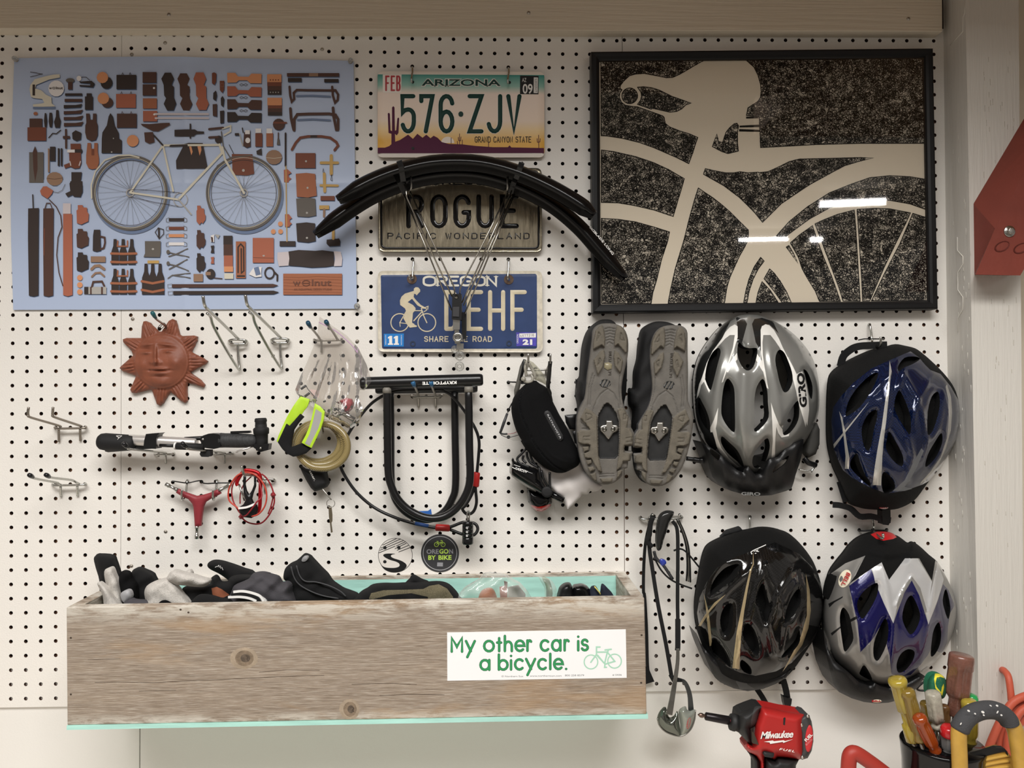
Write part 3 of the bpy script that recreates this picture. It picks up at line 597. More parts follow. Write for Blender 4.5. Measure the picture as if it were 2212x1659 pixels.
items(c4, [
 ('D', 'p', -148, 1232, 1000, 1228, 1060, 1245, 1000, 1266, -148, 1272), ('K', 'p', -135, 1310, 1005, 1305, 1068, 1322, 1005, 1345, -135, 1352), ('G', 'l', .8, -200, 1235, -150, 1230, -150, 1270, -195, 1275, -200, 1235), ('G', 'l', .8, -195, 1315, -140, 1310, -140, 1350, -190, 1355, -195, 1315)] +
 [(k, 'p', 135, y, 175, y, 178, y + 28, 215, y + 35, 218, y + 90, 232, y + 110, 230, y + 160, 200, y + 205, 185, y + 190, 162, y + 218, 130, y + 180, 128, y + 60, 138, y + 45) for k, y in (('O', 338), ('D', 616), ('K', 880))] + [
 ('W', 'p', 290, 680, 330, 665, 330, 755, 292, 750), ('D', 'q', 292, 690, 315, 700, 318, 750, 300, 750), ('K', 'p', 290, 795, 330, 790, 325, 830, 330, 875, 290, 875, 300, 835), ('O', 'p', 290, 925, 330, 920, 325, 960, 330, 998, 290, 998, 300, 960), ('S', 'p', 335, 665, 395, 672, 375, 715),
 ('K', 'r', 435, 680, 538, 780), ('D', 'r', 437, 780, 540, 905), ('O', 'r', 440, 905, 542, 1030), ('Y', 'r', 442, 1030, 545, 1092), ('C', 'r', 445, 1108, 548, 1172), ('V', 'r', 95, 1115, 202, 1202), ('K', 'e', 290, 1115, 52, 58), ('V', 'n', 232, 1092, 290, 1130), ('D', 'l', 2, 330, 1160, 420, 1168),
 ('T', 'r', 577, 745, 688, 1163), ('K', 'l', 3, 602, 1100, 602, 810, 632, 775, 665, 810, 668, 1080, 640, 1105, 638, 830), ('K', 'n', 590, 1130, 680, 1150), ('O', 'r', 768, 705, 1008, 988), ('D', 'l', .7, 775, 930, 1005, 935), ('S', 'o', 893, 908, 14, 9),
 ('W', 'p', 725, 1120, 780, 1040, 870, 1035, 865, 1110, 870, 1145, 800, 1155), ('H', 'q', 780, 1045, 835, 1032, 860, 1120, 805, 1135), ('K', 'l', 3.5, *[v for q in ell(960, 1105, 52, 62, n=16) + [(1012, 1100)] for v in q]), ('K', 'l', 4, 1010, 1090, 1050, 1130, 1048, 1190),
 ('G', 'p', 1262, 258, 1380, 245, 1480, 258, 1490, 450, 1400, 468, 1275, 460), ('K', 'p', 1262, 540, 1380, 528, 1478, 540, 1485, 740, 1400, 758, 1275, 745), ('S', 'o', 1385, 420, 12, 12), ('S', 'o', 1385, 705, 12, 12), ('B', 'r', 1540, 228, 1700, 280), ('U', 'r', 1525, 335, 1638, 380), ('V', 'l', 5, 1582, 380, 1580, 460), ('K', 'p', 1610, 725, 1750, 712, 1765, 740, 1762, 795, 1640, 802, 1608, 770), ('U', 'l', 6, 1685, 600, 1685, 712), ('K', 'r', 1075, 742, 1255, 800),
 ('K', 'p', 1175, 860, 1290, 842, 1480, 852, 1560, 845, 1690, 862, 1700, 1020, 1600, 1035, 1440, 1042, 1300, 1028, 1180, 1020), ('L', 'p', 1050, 870, 1175, 862, 1185, 940, 1175, 1020, 1065, 1028, 1048, 940), ('L', 'p', 1690, 855, 1770, 862, 1788, 940, 1780, 1025, 1692, 1028, 1705, 940),
 ('T', 'r', 1115, 1112, 1785, 1352)] + [('Y', 'o', x, y, 28, 28) for x, y in ((1083, 545), (1002, 633), (1085, 632))])
for y in (1150, 1180, 1215, 1250, 1290, 1325): inkline('B', c4([(1120, y), (1300, y + 6), (1500, y - 6), (1780, y + 4)]), .35, 2)
# the bicycle on the poster
for cx, cy, R in ((281, 416.5, 81), (526.5, 416.5, 81)):
    inkline('H', [(x + 3, y + 6) for x, y in ell(cx, cy, R - 1, R - 1, n=60)] + [(cx + R + 2, cy + 6)], 6, 1)
    inkline('G', ell(cx, cy, R - 3, R - 3, n=64) + [(cx + R - 3, cy)], 7.5); inkline('C', ell(cx, cy, R - 5, R - 5, n=64) + [(cx + R - 5, cy)], .9, 2.2); inkline('K', ell(cx, cy, R - 10.5, R - 10.5, n=64) + [(cx + R - 10.5, cy)], 1.1, 2)
    for k in range(30):
        a = k * PI / 15; b_ = a + (.16 if k % 2 else -.16); inkline('G', [(cx + 6 * math.cos(b_ * 3), cy + 6 * math.sin(b_ * 3)), (cx + (R - 11) * math.cos(a), cy + (R - 11) * math.sin(a))], .42, 1.2)
    inkline('S', ell(cx, cy, 8, 8, n=12) + [(cx + 8, cy)], 2, 2.4)
inkline('C', [(198, 428), (197, 400), (206, 370), (226, 346), (255, 336), (280, 335), (300, 340)], 3, 2.3)
inkline('G', [(452, 395), (470, 358), (500, 340), (540, 336), (566, 348)], 3, 2.3)
for k, w_, pts in (('C', 4, [(352, 314), (374, 413)]), ('C', 4, [(352, 314), (281, 416)]), ('C', 4, [(281, 416), (385, 431)]), ('C', 4.6, [(354, 314), (472, 313)]), ('C', 5, [(474, 312), (480, 330), (385, 431)]), ('C', 4.5, [(480, 318), (486, 345), (508, 382), (527, 417)]), ('K', 3.6, [(332, 292), (352, 314)]), ('K', 4.5, [(368, 315), (404, 314)]),
                   ('S', 3, [(385, 430), (413, 463)]), ('K', 1, [(281, 410), (300, 409), (388, 416)]), ('K', 1, [(283, 425), (330, 436), (385, 446)]), ('C', 3.5, [(480, 278), (498, 272), (498, 284), (484, 292)]), ('G', 2.2, [(478, 284), (482, 315), (500, 345)]), ('D', 5, [(452, 279), (482, 276)]), ('D', 5, [(452, 297), (470, 296)])):
    inkline(k, pts, w_, 2.6)
items(c1, [('D', 'q', 1600, 882, 1700, 885, 1850, 872, 1930, 870, 1935, 895, 1800, 970, 1740, 965, 1620, 905), ('D', 'q', 1640, 980, 1740, 975, 1760, 1090, 1700, 1110, 1650, 1085), ('K', 'q', 1985, 950, 2100, 945, 2212, 945, 2212, 1025, 2100, 1028, 1985, 1025)])
items(c2, [('K', 'q', 0, 945, 110, 945, 140, 965, 215, 970, 215, 995, 130, 1000, 90, 1025, 0, 1025), ('K', 'n', 50, 880, 68, 1050), ('K', 'q', -10, 1110, 40, 1098, 200, 1100, 250, 1350, 250, 1390, -100, 1395, -105, 1300), ('Y', 'q', 45, 1140, 70, 1140, 85, 1200, 70, 1240), ('Y', 'q', 140, 1140, 175, 1110, 185, 1180, 165, 1245), ('K', 'o', 382, 1060, 45, 45),
           ('B', 'q', 530, 1225, 765, 1228, 785, 1450, 700, 1470, 540, 1460), ('S', 'o', 662, 1412, 16, 16), ('K', 'l', 1.4, 500, 1120, 555, 1230), ('K', 'q', 810, 1190, 870, 1160, 875, 1240, 815, 1230)])
inkline('S', ell(390, 431, 15, 15, n=20) + [(405, 431)], 1.6, 2.8)
nm = pm('burn', (112, 74, 60))
def wln(x0, y0, x1, y1, cap, d, m_):
    L = x1 - x0; q = lambda a, b: quad(x0 + L * a, y0, x0 + L * b, y0 + (y1 - y0), cap, d)
    print_text(pb, 'w', q(0, .2), m_, .02); print_text(pb, 'lnut', q(.49, 1), m_, .02)
    ribbon(pb, ell(x0 + L * .345, y0 - cap * .4, L * .1, cap * .42, 20, 340, 14), lambda u, v, h: P(u, v, d + h), cap * .13, .001, m_); ribbon(pb, [(x0 + L * .27, y0 - cap * .4), (x0 + L * .43, y0 - cap * .38)], lambda u, v, h: P(u, v, d + h), cap * .12, .001, m_)
wln(632.5, 617, 716, 617, 14, PD + .11, nm); wln(106, 192.5, 136, 192.5, 5.5, PD + .11, pm('K', PCOL['K']))
print_text(pb, 'AN INDUSTRIAL DESIGN STUDIO', quad(635, 627, 717, 627, 4.2, PD + .11), nm)
o = pb.build('poster'); tag(o, 'light blue bicycle and leather goods poster pinned on the pegboard', 'poster')
# push pins
def pin(x, y, lab, r=1.0, d=.2):
    t = thing('push_pin', lab, 'push pin', P(x, y, d), 'clear push pins')
    b = MB(); c = P(x, y, d); b.lathe([(0, .0042 * r), (.001, .0045 * r), (.002, .003 * r), (.007, .0022 * r), (.008, .004 * r), (.0095, .0043 * r), (.01, .003 * r)], c, Vector((.25, -1, -.15)), clr, 14); b.build('pin_head', t)
    b = MB(); b.tube([c, c + Vector((0, .012, 0))], .0005, steel, 6); b.build('needle', t)
pin(35, 129, 'clear push pin at the top left corner of the blue poster'); pin(757, 133, 'clear push pin at the top right corner of the blue poster'); pin(771, 661, 'clear push pin at the bottom right corner of the blue poster', 1.15)
# ================= licence plates =================
def rrect(c, r, n=5):
    """rounded quadrilateral from four sighted corners TL TR BR BL"""
    c = [np.array(q, float) for q in c]; o = []
    for i in range(4):
        p, a, b_ = c[i], c[i - 1], c[(i + 1) % 4]; u = (a - p) / np.hypot(*(a - p)); v = (b_ - p) / np.hypot(*(b_ - p))
        s_ = p + u * r; e = p + v * r
        for k in range(n + 1):
            t = k / n; o.append(tuple((1 - t) ** 2 * s_ + 2 * t * (1 - t) * p + t * t * e))
    return o
def gradmat(name, z0, z1, stops, r=.35):
    """printed colour bands by height on the plate (object Z, metres)"""
    M = bpy.data.materials.new(name); M.use_nodes = True; nt = M.node_tree; b = nt.nodes['Principled BSDF']; b.inputs['Roughness'].default_value = r; b.inputs['Specular IOR Level'].default_value = .25
    tc = nt.nodes.new('ShaderNodeTexCoord'); sp = nt.nodes.new('ShaderNodeSeparateXYZ'); mr = nt.nodes.new('ShaderNodeMapRange'); cr = nt.nodes.new('ShaderNodeValToRGB')
    nt.links.new(tc.outputs['Object'], sp.inputs[0]); nt.links.new(sp.outputs['Z'], mr.inputs['Value']); mr.inputs['From Min'].default_value = z0; mr.inputs['From Max'].default_value = z1
    nt.links.new(mr.outputs[0], cr.inputs[0]); e = cr.color_ramp.elements
    while len(e) < len(stops): e.new(.5)
    for q, (p, c) in zip(e, stops): q.position = p; q.color = lin(c) + (1,)
    nt.links.new(cr.outputs[0], b.inputs['Base Color']); return M
def sink(c, rx=5.0):
    """smoothly pressed plate: helper returns height function with raised rim"""
    return c
a5, a6, a7 = crop(780, 120, 5.2667), crop(780, 400, 5.2667), crop(780, 560, 5.2667)
# --- desert plate
t = thing('license_plate', 'desert sunset licence plate with green letters, topmost of the three plates', 'licence plate', P(996, 345, .3), 'licence plates on the pegboard')
out = rrect(a5([(187, 180), (2085, 184), (2085, 1160), (190, 1160)]), 12)
gm = gradmat('desert_print', P(900, 345, .3).z * 0 + P(900, 331, .4).z - t.location.z, P(900, 161, .4).z - t.location.z, [(0.0, (226, 170, 60)), (.16, (232, 180, 84)), (.30, (244, 214, 160)), (.42, (246, 226, 206)), (.76, (244, 226, 212)), (.86, (150, 196, 182)), (1., (70, 150, 140))])
inner = a5([(185, 214), (2088, 222), (2088, 1110), (188, 1112)])
b = MB(); azd = .42
relief(b, out, lambda x, y, d: azd - .10 * np.exp(-(d / 1.2) ** 2), mat('plate_white', (240, 232, 222), .35), 9, back=.34, regions=[(inner, gm)]); b.build('sheet', t)
b = MB(); pu = mat('plate_purple', (84, 24, 58), .5, spec=.2)
mtn = a5([(190, 1048), (270, 1048), (320, 1030), (345, 1008), (345, 890), (312, 880), (303, 660), (318, 650), (328, 665), (335, 850), (352, 860), (352, 590), (367, 575), (380, 590), (385, 855), (400, 850), (412, 715), (425, 705), (433, 715), (425, 880), (405, 908), (385, 890), (388, 980), (440, 962), (535, 900), (590, 948), (640, 890), (700, 935), (742, 900), (790, 940), (825, 912), (870, 935), (920, 985), (1000, 1005), (1150, 1010), (1300, 1028), (1500, 1042), (1670, 1042), (1690, 1022), (1710, 1045), (2080, 1052), (2080, 1110), (188, 1112)])
sun_ = a5(ell(985, 995, 75, 72, 180, 360)); b.poly(sun_, azd + .006, mat('plate_moon', (240, 226, 210), .4)); b.poly(mtn, azd + .012, pu)
for pts in ([(1025, 935), (1025, 1000)], [(1120, 890), (1120, 1010)], [(1105, 930), (1108, 965), (1120, 968)], [(1137, 925), (1133, 968), (1120, 970)], [(1095, 975), (1098, 1010)], [(1152, 960), (1152, 1008)], [(1450, 985), (1450, 1040)], [(2020, 905), (2022, 1050)], [(2003, 945), (2006, 985), (2020, 985)], [(2038, 945), (2036, 980), (2022, 985)]):
    ribbon(b, a5(pts), lambda u, v, h: P(u, v, azd + .015 + h), 1.3, .001, pu)
b.build('desert_print', t)
b = MB(); gk = mat('plate_green', (14, 58, 50), .45, spec=.25); wk = mat('plate_white', (240, 232, 222), .35)
for ch, x0, x1 in (('5', 470, 600), ('7', 685, 812), ('6', 905, 1038), ('Z', 1235, 1370), ('J', 1450, 1582), ('V', 1675, 1802)):
    A_ = a5([(x0, 862), (x1, 862), (x0, 462)]); pl = lambda u, v, h: P(A_[0][0] + (A_[1][0] - A_[0][0]) * u, A_[0][1] - (A_[0][1] - A_[2][1]) * v, azd + .01 + h)
    for st in G[ch]:
        q = [(A_[0][0] + (A_[1][0] - A_[0][0]) * x, A_[0][1] - (A_[0][1] - A_[2][1]) * y) for x, y in st]
        ribbon(b, q, lambda u, v, h: P(u, v, azd + .012 + h), 11.2, .02, wk); ribbon(b, q, lambda u, v, h: P(u, v, azd + .02 + h), 9.2, .06, gk)
relief(b, a5(ell(1135, 665, 28, 30)), lambda x, y, d: azd + .04, gk, 3, back=azd)
print_text(b, 'ARIZONA', quad(*a5([(680, 345)])[0], *a5([(1595, 348)])[0], 15.5, azd + .02), wk, .06)
print_text(b, 'ARIZONA', quad(*a5([(688, 341)])[0], *a5([(1587, 344)])[0], 14.2, azd + .03), gk, .025)
A_ = a5([(1297, 985), (1908, 985)]); strokes(b, 'GRAND CANYON STATE', lquad(*A_[0], 0, 11.6, azd + .03, wx=1.), .12, .002, blkm, .40, .208)
b.build('lettering', t)
b = MB(); b.prism(a5([(247, 216), (460, 216), (458, 425), (247, 422)]), azd + .005, azd + .02, wk); strokes(b, 'FEB', lquad(*a5([(284, 395)])[0], 0, 30, azd + .03), .125, .001, mat('tag_red', (176, 22, 34), .4), .20, .195, True); b.build('month_sticker', t)
b = MB(); b.prism(a5([(1810, 228), (2020, 232), (2018, 440), (1808, 438)]), azd + .005, azd + .02, blkm)
print_text(b, '09', quad(*a5([(1838, 430)])[0], *a5([(1952, 430)])[0], 21, azd + .03), white, .02); print_text(b, 'AZ', quad(*a5([(1832, 300)])[0], *a5([(1880, 300)])[0], 9, azd + .03), white)
b.poly(a5([(1965, 248), (2012, 250), (2010, 428), (1963, 426)]), azd + .03, white); print_text(b, 'S2023V7', quad(*a5([(1978, 262)])[0], *a5([(1978, 415)])[0], 4.6, azd + .035), blkm); b.build('year_sticker', t)
for x, y in ((587, 300), (1688, 305), (590, 1055)): b = MB(); relief(b, a5(ell(x, y, 17, 17, n=12)), lambda x_, y_, d_: azd + .035 + 0 * x_, blkm, 2, back=azd); b.build('bolt_hole', t)
# --- gold plate
gold = mat('gold_plate', (150, 141, 122), .24, .8, bump=.6, bs=22, var=.22, vs=40, stretch=(6, 1, .7))
t = thing('license_plate', 'brushed gold licence plate with black embossed letters, partly behind the fenders', 'licence plate', P(996, 545, .3), 'licence plates on the pegboard')
out = rrect(a6([(195, -200), (2055, -195), (2062, 765), (195, 762)]), 13)
def rimh(x, y, d): return .40 - .07 * np.exp(-((d - 3.5) / 1.8) ** 2) + .03 * np.exp(-(d / 1.5) ** 2)
b = MB(); relief(b, out, rimh, gold, 4, back=.34); b.build('sheet', t)
b = MB(); gb = mat('gloss_black', (12, 12, 13), .12)
rl = rrect(a6([(228, -165), (2020, -160), (2020, 718), (232, 715)]), 11); ribbon(b, rl + rl[:1], lambda u, v, h: P(u, v, .41 + h), 4.2, .05, gb)
for ch, x0, x1 in (('R', 540, 690), ('O', 812, 960), ('G', 1075, 1225), ('U', 1338, 1485), ('E', 1605, 1768)):
    A_ = a6([(x0, 464), (x1, 464), (x0, 130)])
    for st in G[ch]: ribbon(b, [(A_[0][0] + (A_[1][0] - A_[0][0]) * x, A_[0][1] - (A_[0][1] - A_[2][1]) * y) for x, y in st], lambda u, v, h: P(u, v, .41 + h), 10.2, .08, gb)
strokes(b, 'PACIFIC', lquad(*a6([(305, 608)])[0], 0, 11.5, .41), .21, .04, gb, .95, .62); strokes(b, 'WONDERLAND', lquad(*a6([(965, 608)])[0], 0, 11.5, .41), .21, .04, gb, .95, .68)
strokes(b, 'OREGON', lquad(*a6([(805, -10)])[0], 0, 17, .41), .22, .04, gb, .95, .45); b.build('lettering', t)
# --- blue plate
t = thing('license_plate', 'blue licence plate with a cyclist figure, lowest of the three plates', 'licence plate', P(996, 761, .3), 'licence plates on the pegboard')
out = rrect(a7([(190, 132), (2060, 132), (2068, 1060), (192, 1052)]), 13)
blue = mat('plate_blue', (48, 66, 106), .32, var=.12, vs=30, bump=.12, bs=40); crm = mat('plate_rim', (212, 204, 186), .35, var=.15, vs=120); ic = rrect(a7([(223, 178), (2000, 166), (2003, 1018), (238, 1020)]), 5)
b = MB(); relief(b, out, lambda x, y, d: .42 - .06 * np.exp(-((d - 5) / 1.6) ** 2) + .03 * np.exp(-((d - 1) / 1.5) ** 2), crm, 4.5, back=.34, regions=[(ic, blue)]); b.build('sheet', t)
b = MB(); cm = mat('plate_beige', (206, 194, 166), .4, var=.1, vs=60)
for ch, x0, x1 in (('D', 970, 1085), ('E', 1225, 1365), ('H', 1468, 1616), ('F', 1722, 1862)):
    A_ = a7([(x0, 792), (x1, 792), (x0, 374)])
    for st in G[ch]: ribbon(b, [(A_[0][0] + (A_[1][0] - A_[0][0]) * x, A_[0][1] - (A_[0][1] - A_[2][1]) * y) for x, y in st], lambda u, v, h: P(u, v, .44 + h), 9, .04, cm)
lt_ = mat('plate_cream', (226, 222, 208), .4); A_ = a7([(690, 305), (1535, 305)])
L_ = [(712, 132), (870, 105), (1012, 92), (1135, 118), (1290, 118), (1435, 100)]
for ch, (x, wd_) in zip('OREGON', L_):
    q0 = a7([(x, 298), (x + wd_, 298), (x, 198)])
    for st in G[ch]: ribbon(b, [(q0[0][0] + (q0[1][0] - q0[0][0]) * u, q0[0][1] - (q0[0][1] - q0[2][1]) * v) for u, v in st], lambda u, v, h: P(u, v, .44 + h), 4.6, .002, lt_)
    for u, v in {'R': [(0, 0), (0, 1), (1, 0)], 'E': [(0, 0), (0, 1)], 'N': [(0, 0), (0, 1), (1, 1)]}.get(ch, []):
        x_ = q0[0][0] + (q0[1][0] - q0[0][0]) * u; y_ = q0[0][1] - (q0[0][1] - q0[2][1]) * v; ribbon(b, [(x_ - 4, y_), (x_ + 4, y_)], lambda u, v, h: P(u, v, .445 + h), 1.8, .002, lt_)
strokes(b, 'SHARE THE ROAD', lquad(*a7([(722, 935)])[0], 0, 10.4, .44), .2, .002, cm, .66, .4); b.build('lettering', t)
b = MB(); pc = lambda u, v, h: P(u, v, .44 + h)
for cx in (440, 748): ribbon(b, a7(ell(cx, 720, 101, 101, n=30) + [(cx + 101, 720)]), pc, 2.2, .002, cm)
b.poly(a7([(600, 335), (620, 318), (650, 320), (672, 345), (672, 370), (655, 385), (632, 412), (622, 398), (604, 392), (598, 430), (625, 465), (680, 520), (725, 545), (728, 555), (690, 550), (640, 525), (580, 450), (530, 488), (590, 520), (620, 555), (618, 580), (590, 610), (580, 720), (610, 745), (638, 758), (630, 770), (555, 778), (520, 740), (480, 670), (515, 600), (500, 560), (445, 520), (442, 470), (460, 425), (500, 390), (575, 368), (600, 360)]), .447, cm)
for pts, w_ in (([(440, 722), (515, 590), (600, 585), (690, 585)], 2), ([(600, 700), (690, 600)], 2.4), ([(685, 560), (715, 650), (748, 722)], 2.2), ([(440, 722), (540, 735), (600, 735)], 1.6), ([(690, 555), (740, 560), (745, 580), (715, 598)], 1.8), ([(725, 550), (762, 535), (758, 570)], 1.8), ([(440, 722), (445, 765)], 1.5)): ribbon(b, a7(pts), lambda u, v, h: P(u, v, .45 + h), w_, .002, cm)
b.build('cyclist_print', t)
b = MB(); b.prism(a7([(258, 848), (487, 845), (485, 993), (260, 993)]), .425, .44, mat('tag_blue', (30, 122, 196), .4)); [b.poly(a7([(x + 22, 872), (x + 48, 872), (x + 48, 958), (x + 58, 958), (x + 58, 974), (x, 974), (x, 958), (x + 14, 958), (x + 14, 898), (x, 904), (x, 888)]), .446, white) for x in (305, 372)]
print_text(b, 'OREGON', quad(*a7([(452, 862)])[0], *a7([(452, 975)])[0], 2.6, .446), white); print_text(b, 'NOVEMBER', quad(*a7([(274, 862)])[0], *a7([(274, 975)])[0], 2.4, .446), white); b.build('month_sticker', t)
b = MB(); b.prism(a7([(1765, 832), (1995, 832), (1993, 988), (1768, 990)]), .425, .44, mat('tag_violet', (78, 72, 168), .35, var=.3, vs=120)); b.poly(a7([(1800, 845), (1990, 840), (1988, 890), (1800, 892)]), .446, white); print_text(b, '21', quad(*a7([(1838, 970)])[0], *a7([(1948, 970)])[0], 11, .45), white, .06); strokes(b, 'AXT7216', lquad(*a7([(1812, 884)])[0], -3, 5, .45), .14, .001, mat('pen_ink', (70, 66, 84), .5), .5, .42)
print_text(b, 'OREGON', quad(*a7([(1790, 958)])[0], *a7([(1790, 855)])[0], 4, .45), white); b.build('year_sticker', t)
rst = mat('rust', (90, 70, 56), .7, var=.3, vs=200)
for x, y in ((578, 225), (1680, 230)): b = MB(); relief(b, a7(ell(x, y, 56, 56, n=18)), lambda x_, y_, d_: .47 + np.minimum(d_, 5) * .012 * 0 + .0 * x_ - np.minimum(d_, 7) * .006, rst, 3, back=.44, holes=[a7(ell(x, y, 18, 20, n=10))], hdepth=.1); b.build('mounting_washer', t)
for x, y in ((588, 962), (1683, 957)): b = MB(); relief(b, a7(ell(x, y, 33, 33, n=18)), lambda x_, y_, d_: .46 + .0 * x_, mat('grommet', (40, 52, 74), .4), 3, back=.44, holes=[a7(ell(x, y, 18, 18, n=10))], hdepth=.1); b.build('grommet', t)
# ================= framed drawing =================
q1, q2, q3, q4 = crop(1260, 80, 4.6083), crop(1640, 80, 4.6083), crop(1260, 360, 4.6083), crop(1640, 360, 4.6083)
t = thing('framed_drawing', 'black framed ink drawing of a bicycle saddle and wheel above the helmets', 'picture', P(1650, 672, .2))
OUT = [(1277, 110.8), (2016.5, 103.4), (2027, 667.7), (1280.6, 675.7)]; INN = [(1297.5, 130.5), (1993, 124.5), (2003, 648), (1300.5, 655)]
fm = mat('frame_black', (11, 11, 12), .42, bump=.05, bs=500, spec=.35); b = MB(); fd = 1.05
O_ = [P(*q, fd) for q in OUT]; cen = sum(O_, Vector()) / 4
def ins(k, dd): return [Vector((cen.x + (q.x - cen.x) * (1 - k / 12.2), -dd * IN, cen.z + (q.z - cen.z) * (1 - k / 9.2))) for q in O_]
rings = [ins(0, .1), ins(0, fd - .12), ins(.03, fd - .03), ins(.12, fd), ins(.36, fd - .02), ins(.52, fd - .10), ins(.60, fd - .22), ins(.62, .70)]
V = [v for r_ in rings for v in r_]; b.add(V, [(4 * i + k, 4 * i + (k + 1) % 4, 4 * i + 4 + (k + 1) % 4, 4 * i + 4 + k) for i in range(7) for k in range(4)], fm, False); b.build('frame', t)
b = MB(); paper = mat('drawing_paper', (214, 202, 184), .7); I_ = [P(q[0] + dx, q[1] + dy, .66) for q, dx, dy in zip(INN, (-5, 5, 5, -5), (-5, -5, 5, 5))]; b.add(I_, [(0, 1, 2, 3)], paper, False)
regs = [q1([(175, 232), (1200, 235), (1130, 270), (1030, 330), (960, 370), (890, 402), (830, 405), (730, 385), (610, 362), (520, 368), (460, 385), (400, 440), (370, 480), (365, 510), (385, 525), (362, 560), (358, 600), (380, 650), (420, 680), (480, 690), (540, 695), (680, 745), (790, 785), (805, 800), (815, 860), (860, 895), (960, 935), (1060, 965), (1140, 1000), (1115, 1070), (1090, 1150), (1050, 1260), (920, 1195), (700, 1100), (560, 1050), (400, 1010), (240, 985), (178, 982)]),
 q1(ell(462, 585, 78, 78, n=20)), q1([(540, 500), (600, 495), (680, 505), (760, 530), (880, 590), (980, 625), (1072, 658), (1020, 675), (980, 715), (930, 740), (860, 748), (760, 725), (690, 708), (675, 718), (600, 690), (540, 670), (570, 630), (580, 590), (575, 550)]),
 q1([(1625, 233), (1700, 300), (1740, 380), (1765, 470), (1772, 540), (1765, 600), (1740, 640), (1640, 705), (1625, 780), (1745, 790), (1755, 820), (1755, 880), (1760, 940), (1765, 1100)]) + q2([(560, 1070), (1000, 1058), (1648, 1058), (1632, 600), (1622, 205), (800, 218)]),
 q1([(1625, 797), (1735, 793), (1735, 805), (1625, 808)]), q1([(1560, 886), (1755, 876), (1755, 892), (1560, 896)]), q1([(1555, 920), (1755, 928), (1755, 940), (1555, 936)]),
 q1([(1530, 858), (1545, 885), (1535, 950), (1535, 1060), (1543, 1135), (1440, 1160), (1380, 1140), (1285, 1090), (1330, 968), (1345, 1040), (1388, 1050), (1420, 950), (1460, 900), (1500, 865)]),
 q1([(180, 1125), (300, 1140), (520, 1190), (700, 1250), (850, 1320), (1005, 1410)]) + q3([(980, 210), (940, 340), (895, 495), (820, 470), (700, 430), (500, 385), (350, 360), (180, 355)]),
 q3([(180, 515), (350, 525), (520, 550), (700, 600), (858, 650), (840, 740), (780, 920), (730, 1130), (690, 1260), (675, 1362), (184, 1362)]),
 q3([(1145, 212), (1200, 250), (1290, 310), (1380, 380), (1460, 450), (1560, 550), (1643, 630), (1643, 680), (1635, 745), (1600, 810), (1550, 900), (1500, 1010), (1460, 1100), (1430, 1200), (1405, 1358), (845, 1360), (870, 1220), (920, 1000), (1000, 740), (1060, 500), (1110, 320)]),
 q3([(1215, 20), (1300, 40), (1420, 62), (1500, 62), (1560, 50), (1640, 62), (1740, 55)]) + q2([(0, 1350), (90, 1340), (200, 1290), (300, 1240), (400, 1215), (700, 1208), (1000, 1200), (1137, 1203), (1000, 1235), (850, 1280), (700, 1360), (500, 1470), (350, 1570), (220, 1658)]) + q3([(1785, 553), (1700, 450), (1560, 310), (1400, 190), (1197, 75)]),
 q4([(170, 690), (300, 545), (480, 400), (700, 260), (900, 180), (1100, 110), (1300, 90), (1500, 100), (1652, 125), (1655, 425), (1500, 370), (1300, 335), (1100, 325), (900, 345), (700, 410), (500, 520), (350, 630), (250, 705)]),
 q4([(310, 760), (400, 680), (530, 588), (560, 680), (640, 900), (720, 1090), (808, 1340), (600, 1340), (560, 1240), (480, 1110), (430, 1020), (390, 900), (340, 810)]), q4([(270, 800), (295, 785), (340, 860), (385, 960)]),
 q4([(555, 570), (640, 530), (780, 475), (945, 432), (960, 600), (975, 850), (990, 1100), (1005, 1338), (835, 1338), (800, 1220), (730, 1030), (640, 790)]),
 q4([(975, 425), (1150, 415), (1300, 420), (1505, 460), (1460, 560), (1360, 760), (1240, 1010), (1100, 1336), (1030, 1338), (1020, 1100), (1000, 800), (985, 560)]), q4([(1530, 465), (1658, 505), (1672, 1333), (1118, 1336), (1250, 1060), (1400, 770)]),
 q3([(1765, 903), (1800, 940), (1740, 1020), (1690, 1120), (1650, 1240), (1630, 1352), (1597, 1352), (1620, 1230), (1650, 1120), (1700, 1000)]), q3([(1855, 1018), (1900, 1060), (1960, 1140), (2020, 1240), (2070, 1352), (1980, 1352), (1900, 1240), (1800, 1115)]), q3([(1780, 1145), (1860, 1230), (1940, 1352), (1720, 1352), (1740, 1250)])]
for i_, q in enumerate(regs): b.poly(q, .672, mat('drawing_wash', (196, 186, 171), .7) if i_ not in (4, 5, 6) else mat('drawing_ink', (7, 7, 8), .8, spec=.08))
for q in regs: ribbon(b, q + q[:1], lambda u, v, h: P(u, v, .674 + h), 1.8, .001, mat('drawing_ink', (7, 7, 8), .8, spec=.08))
random.seed(5); VV = []; FF = []
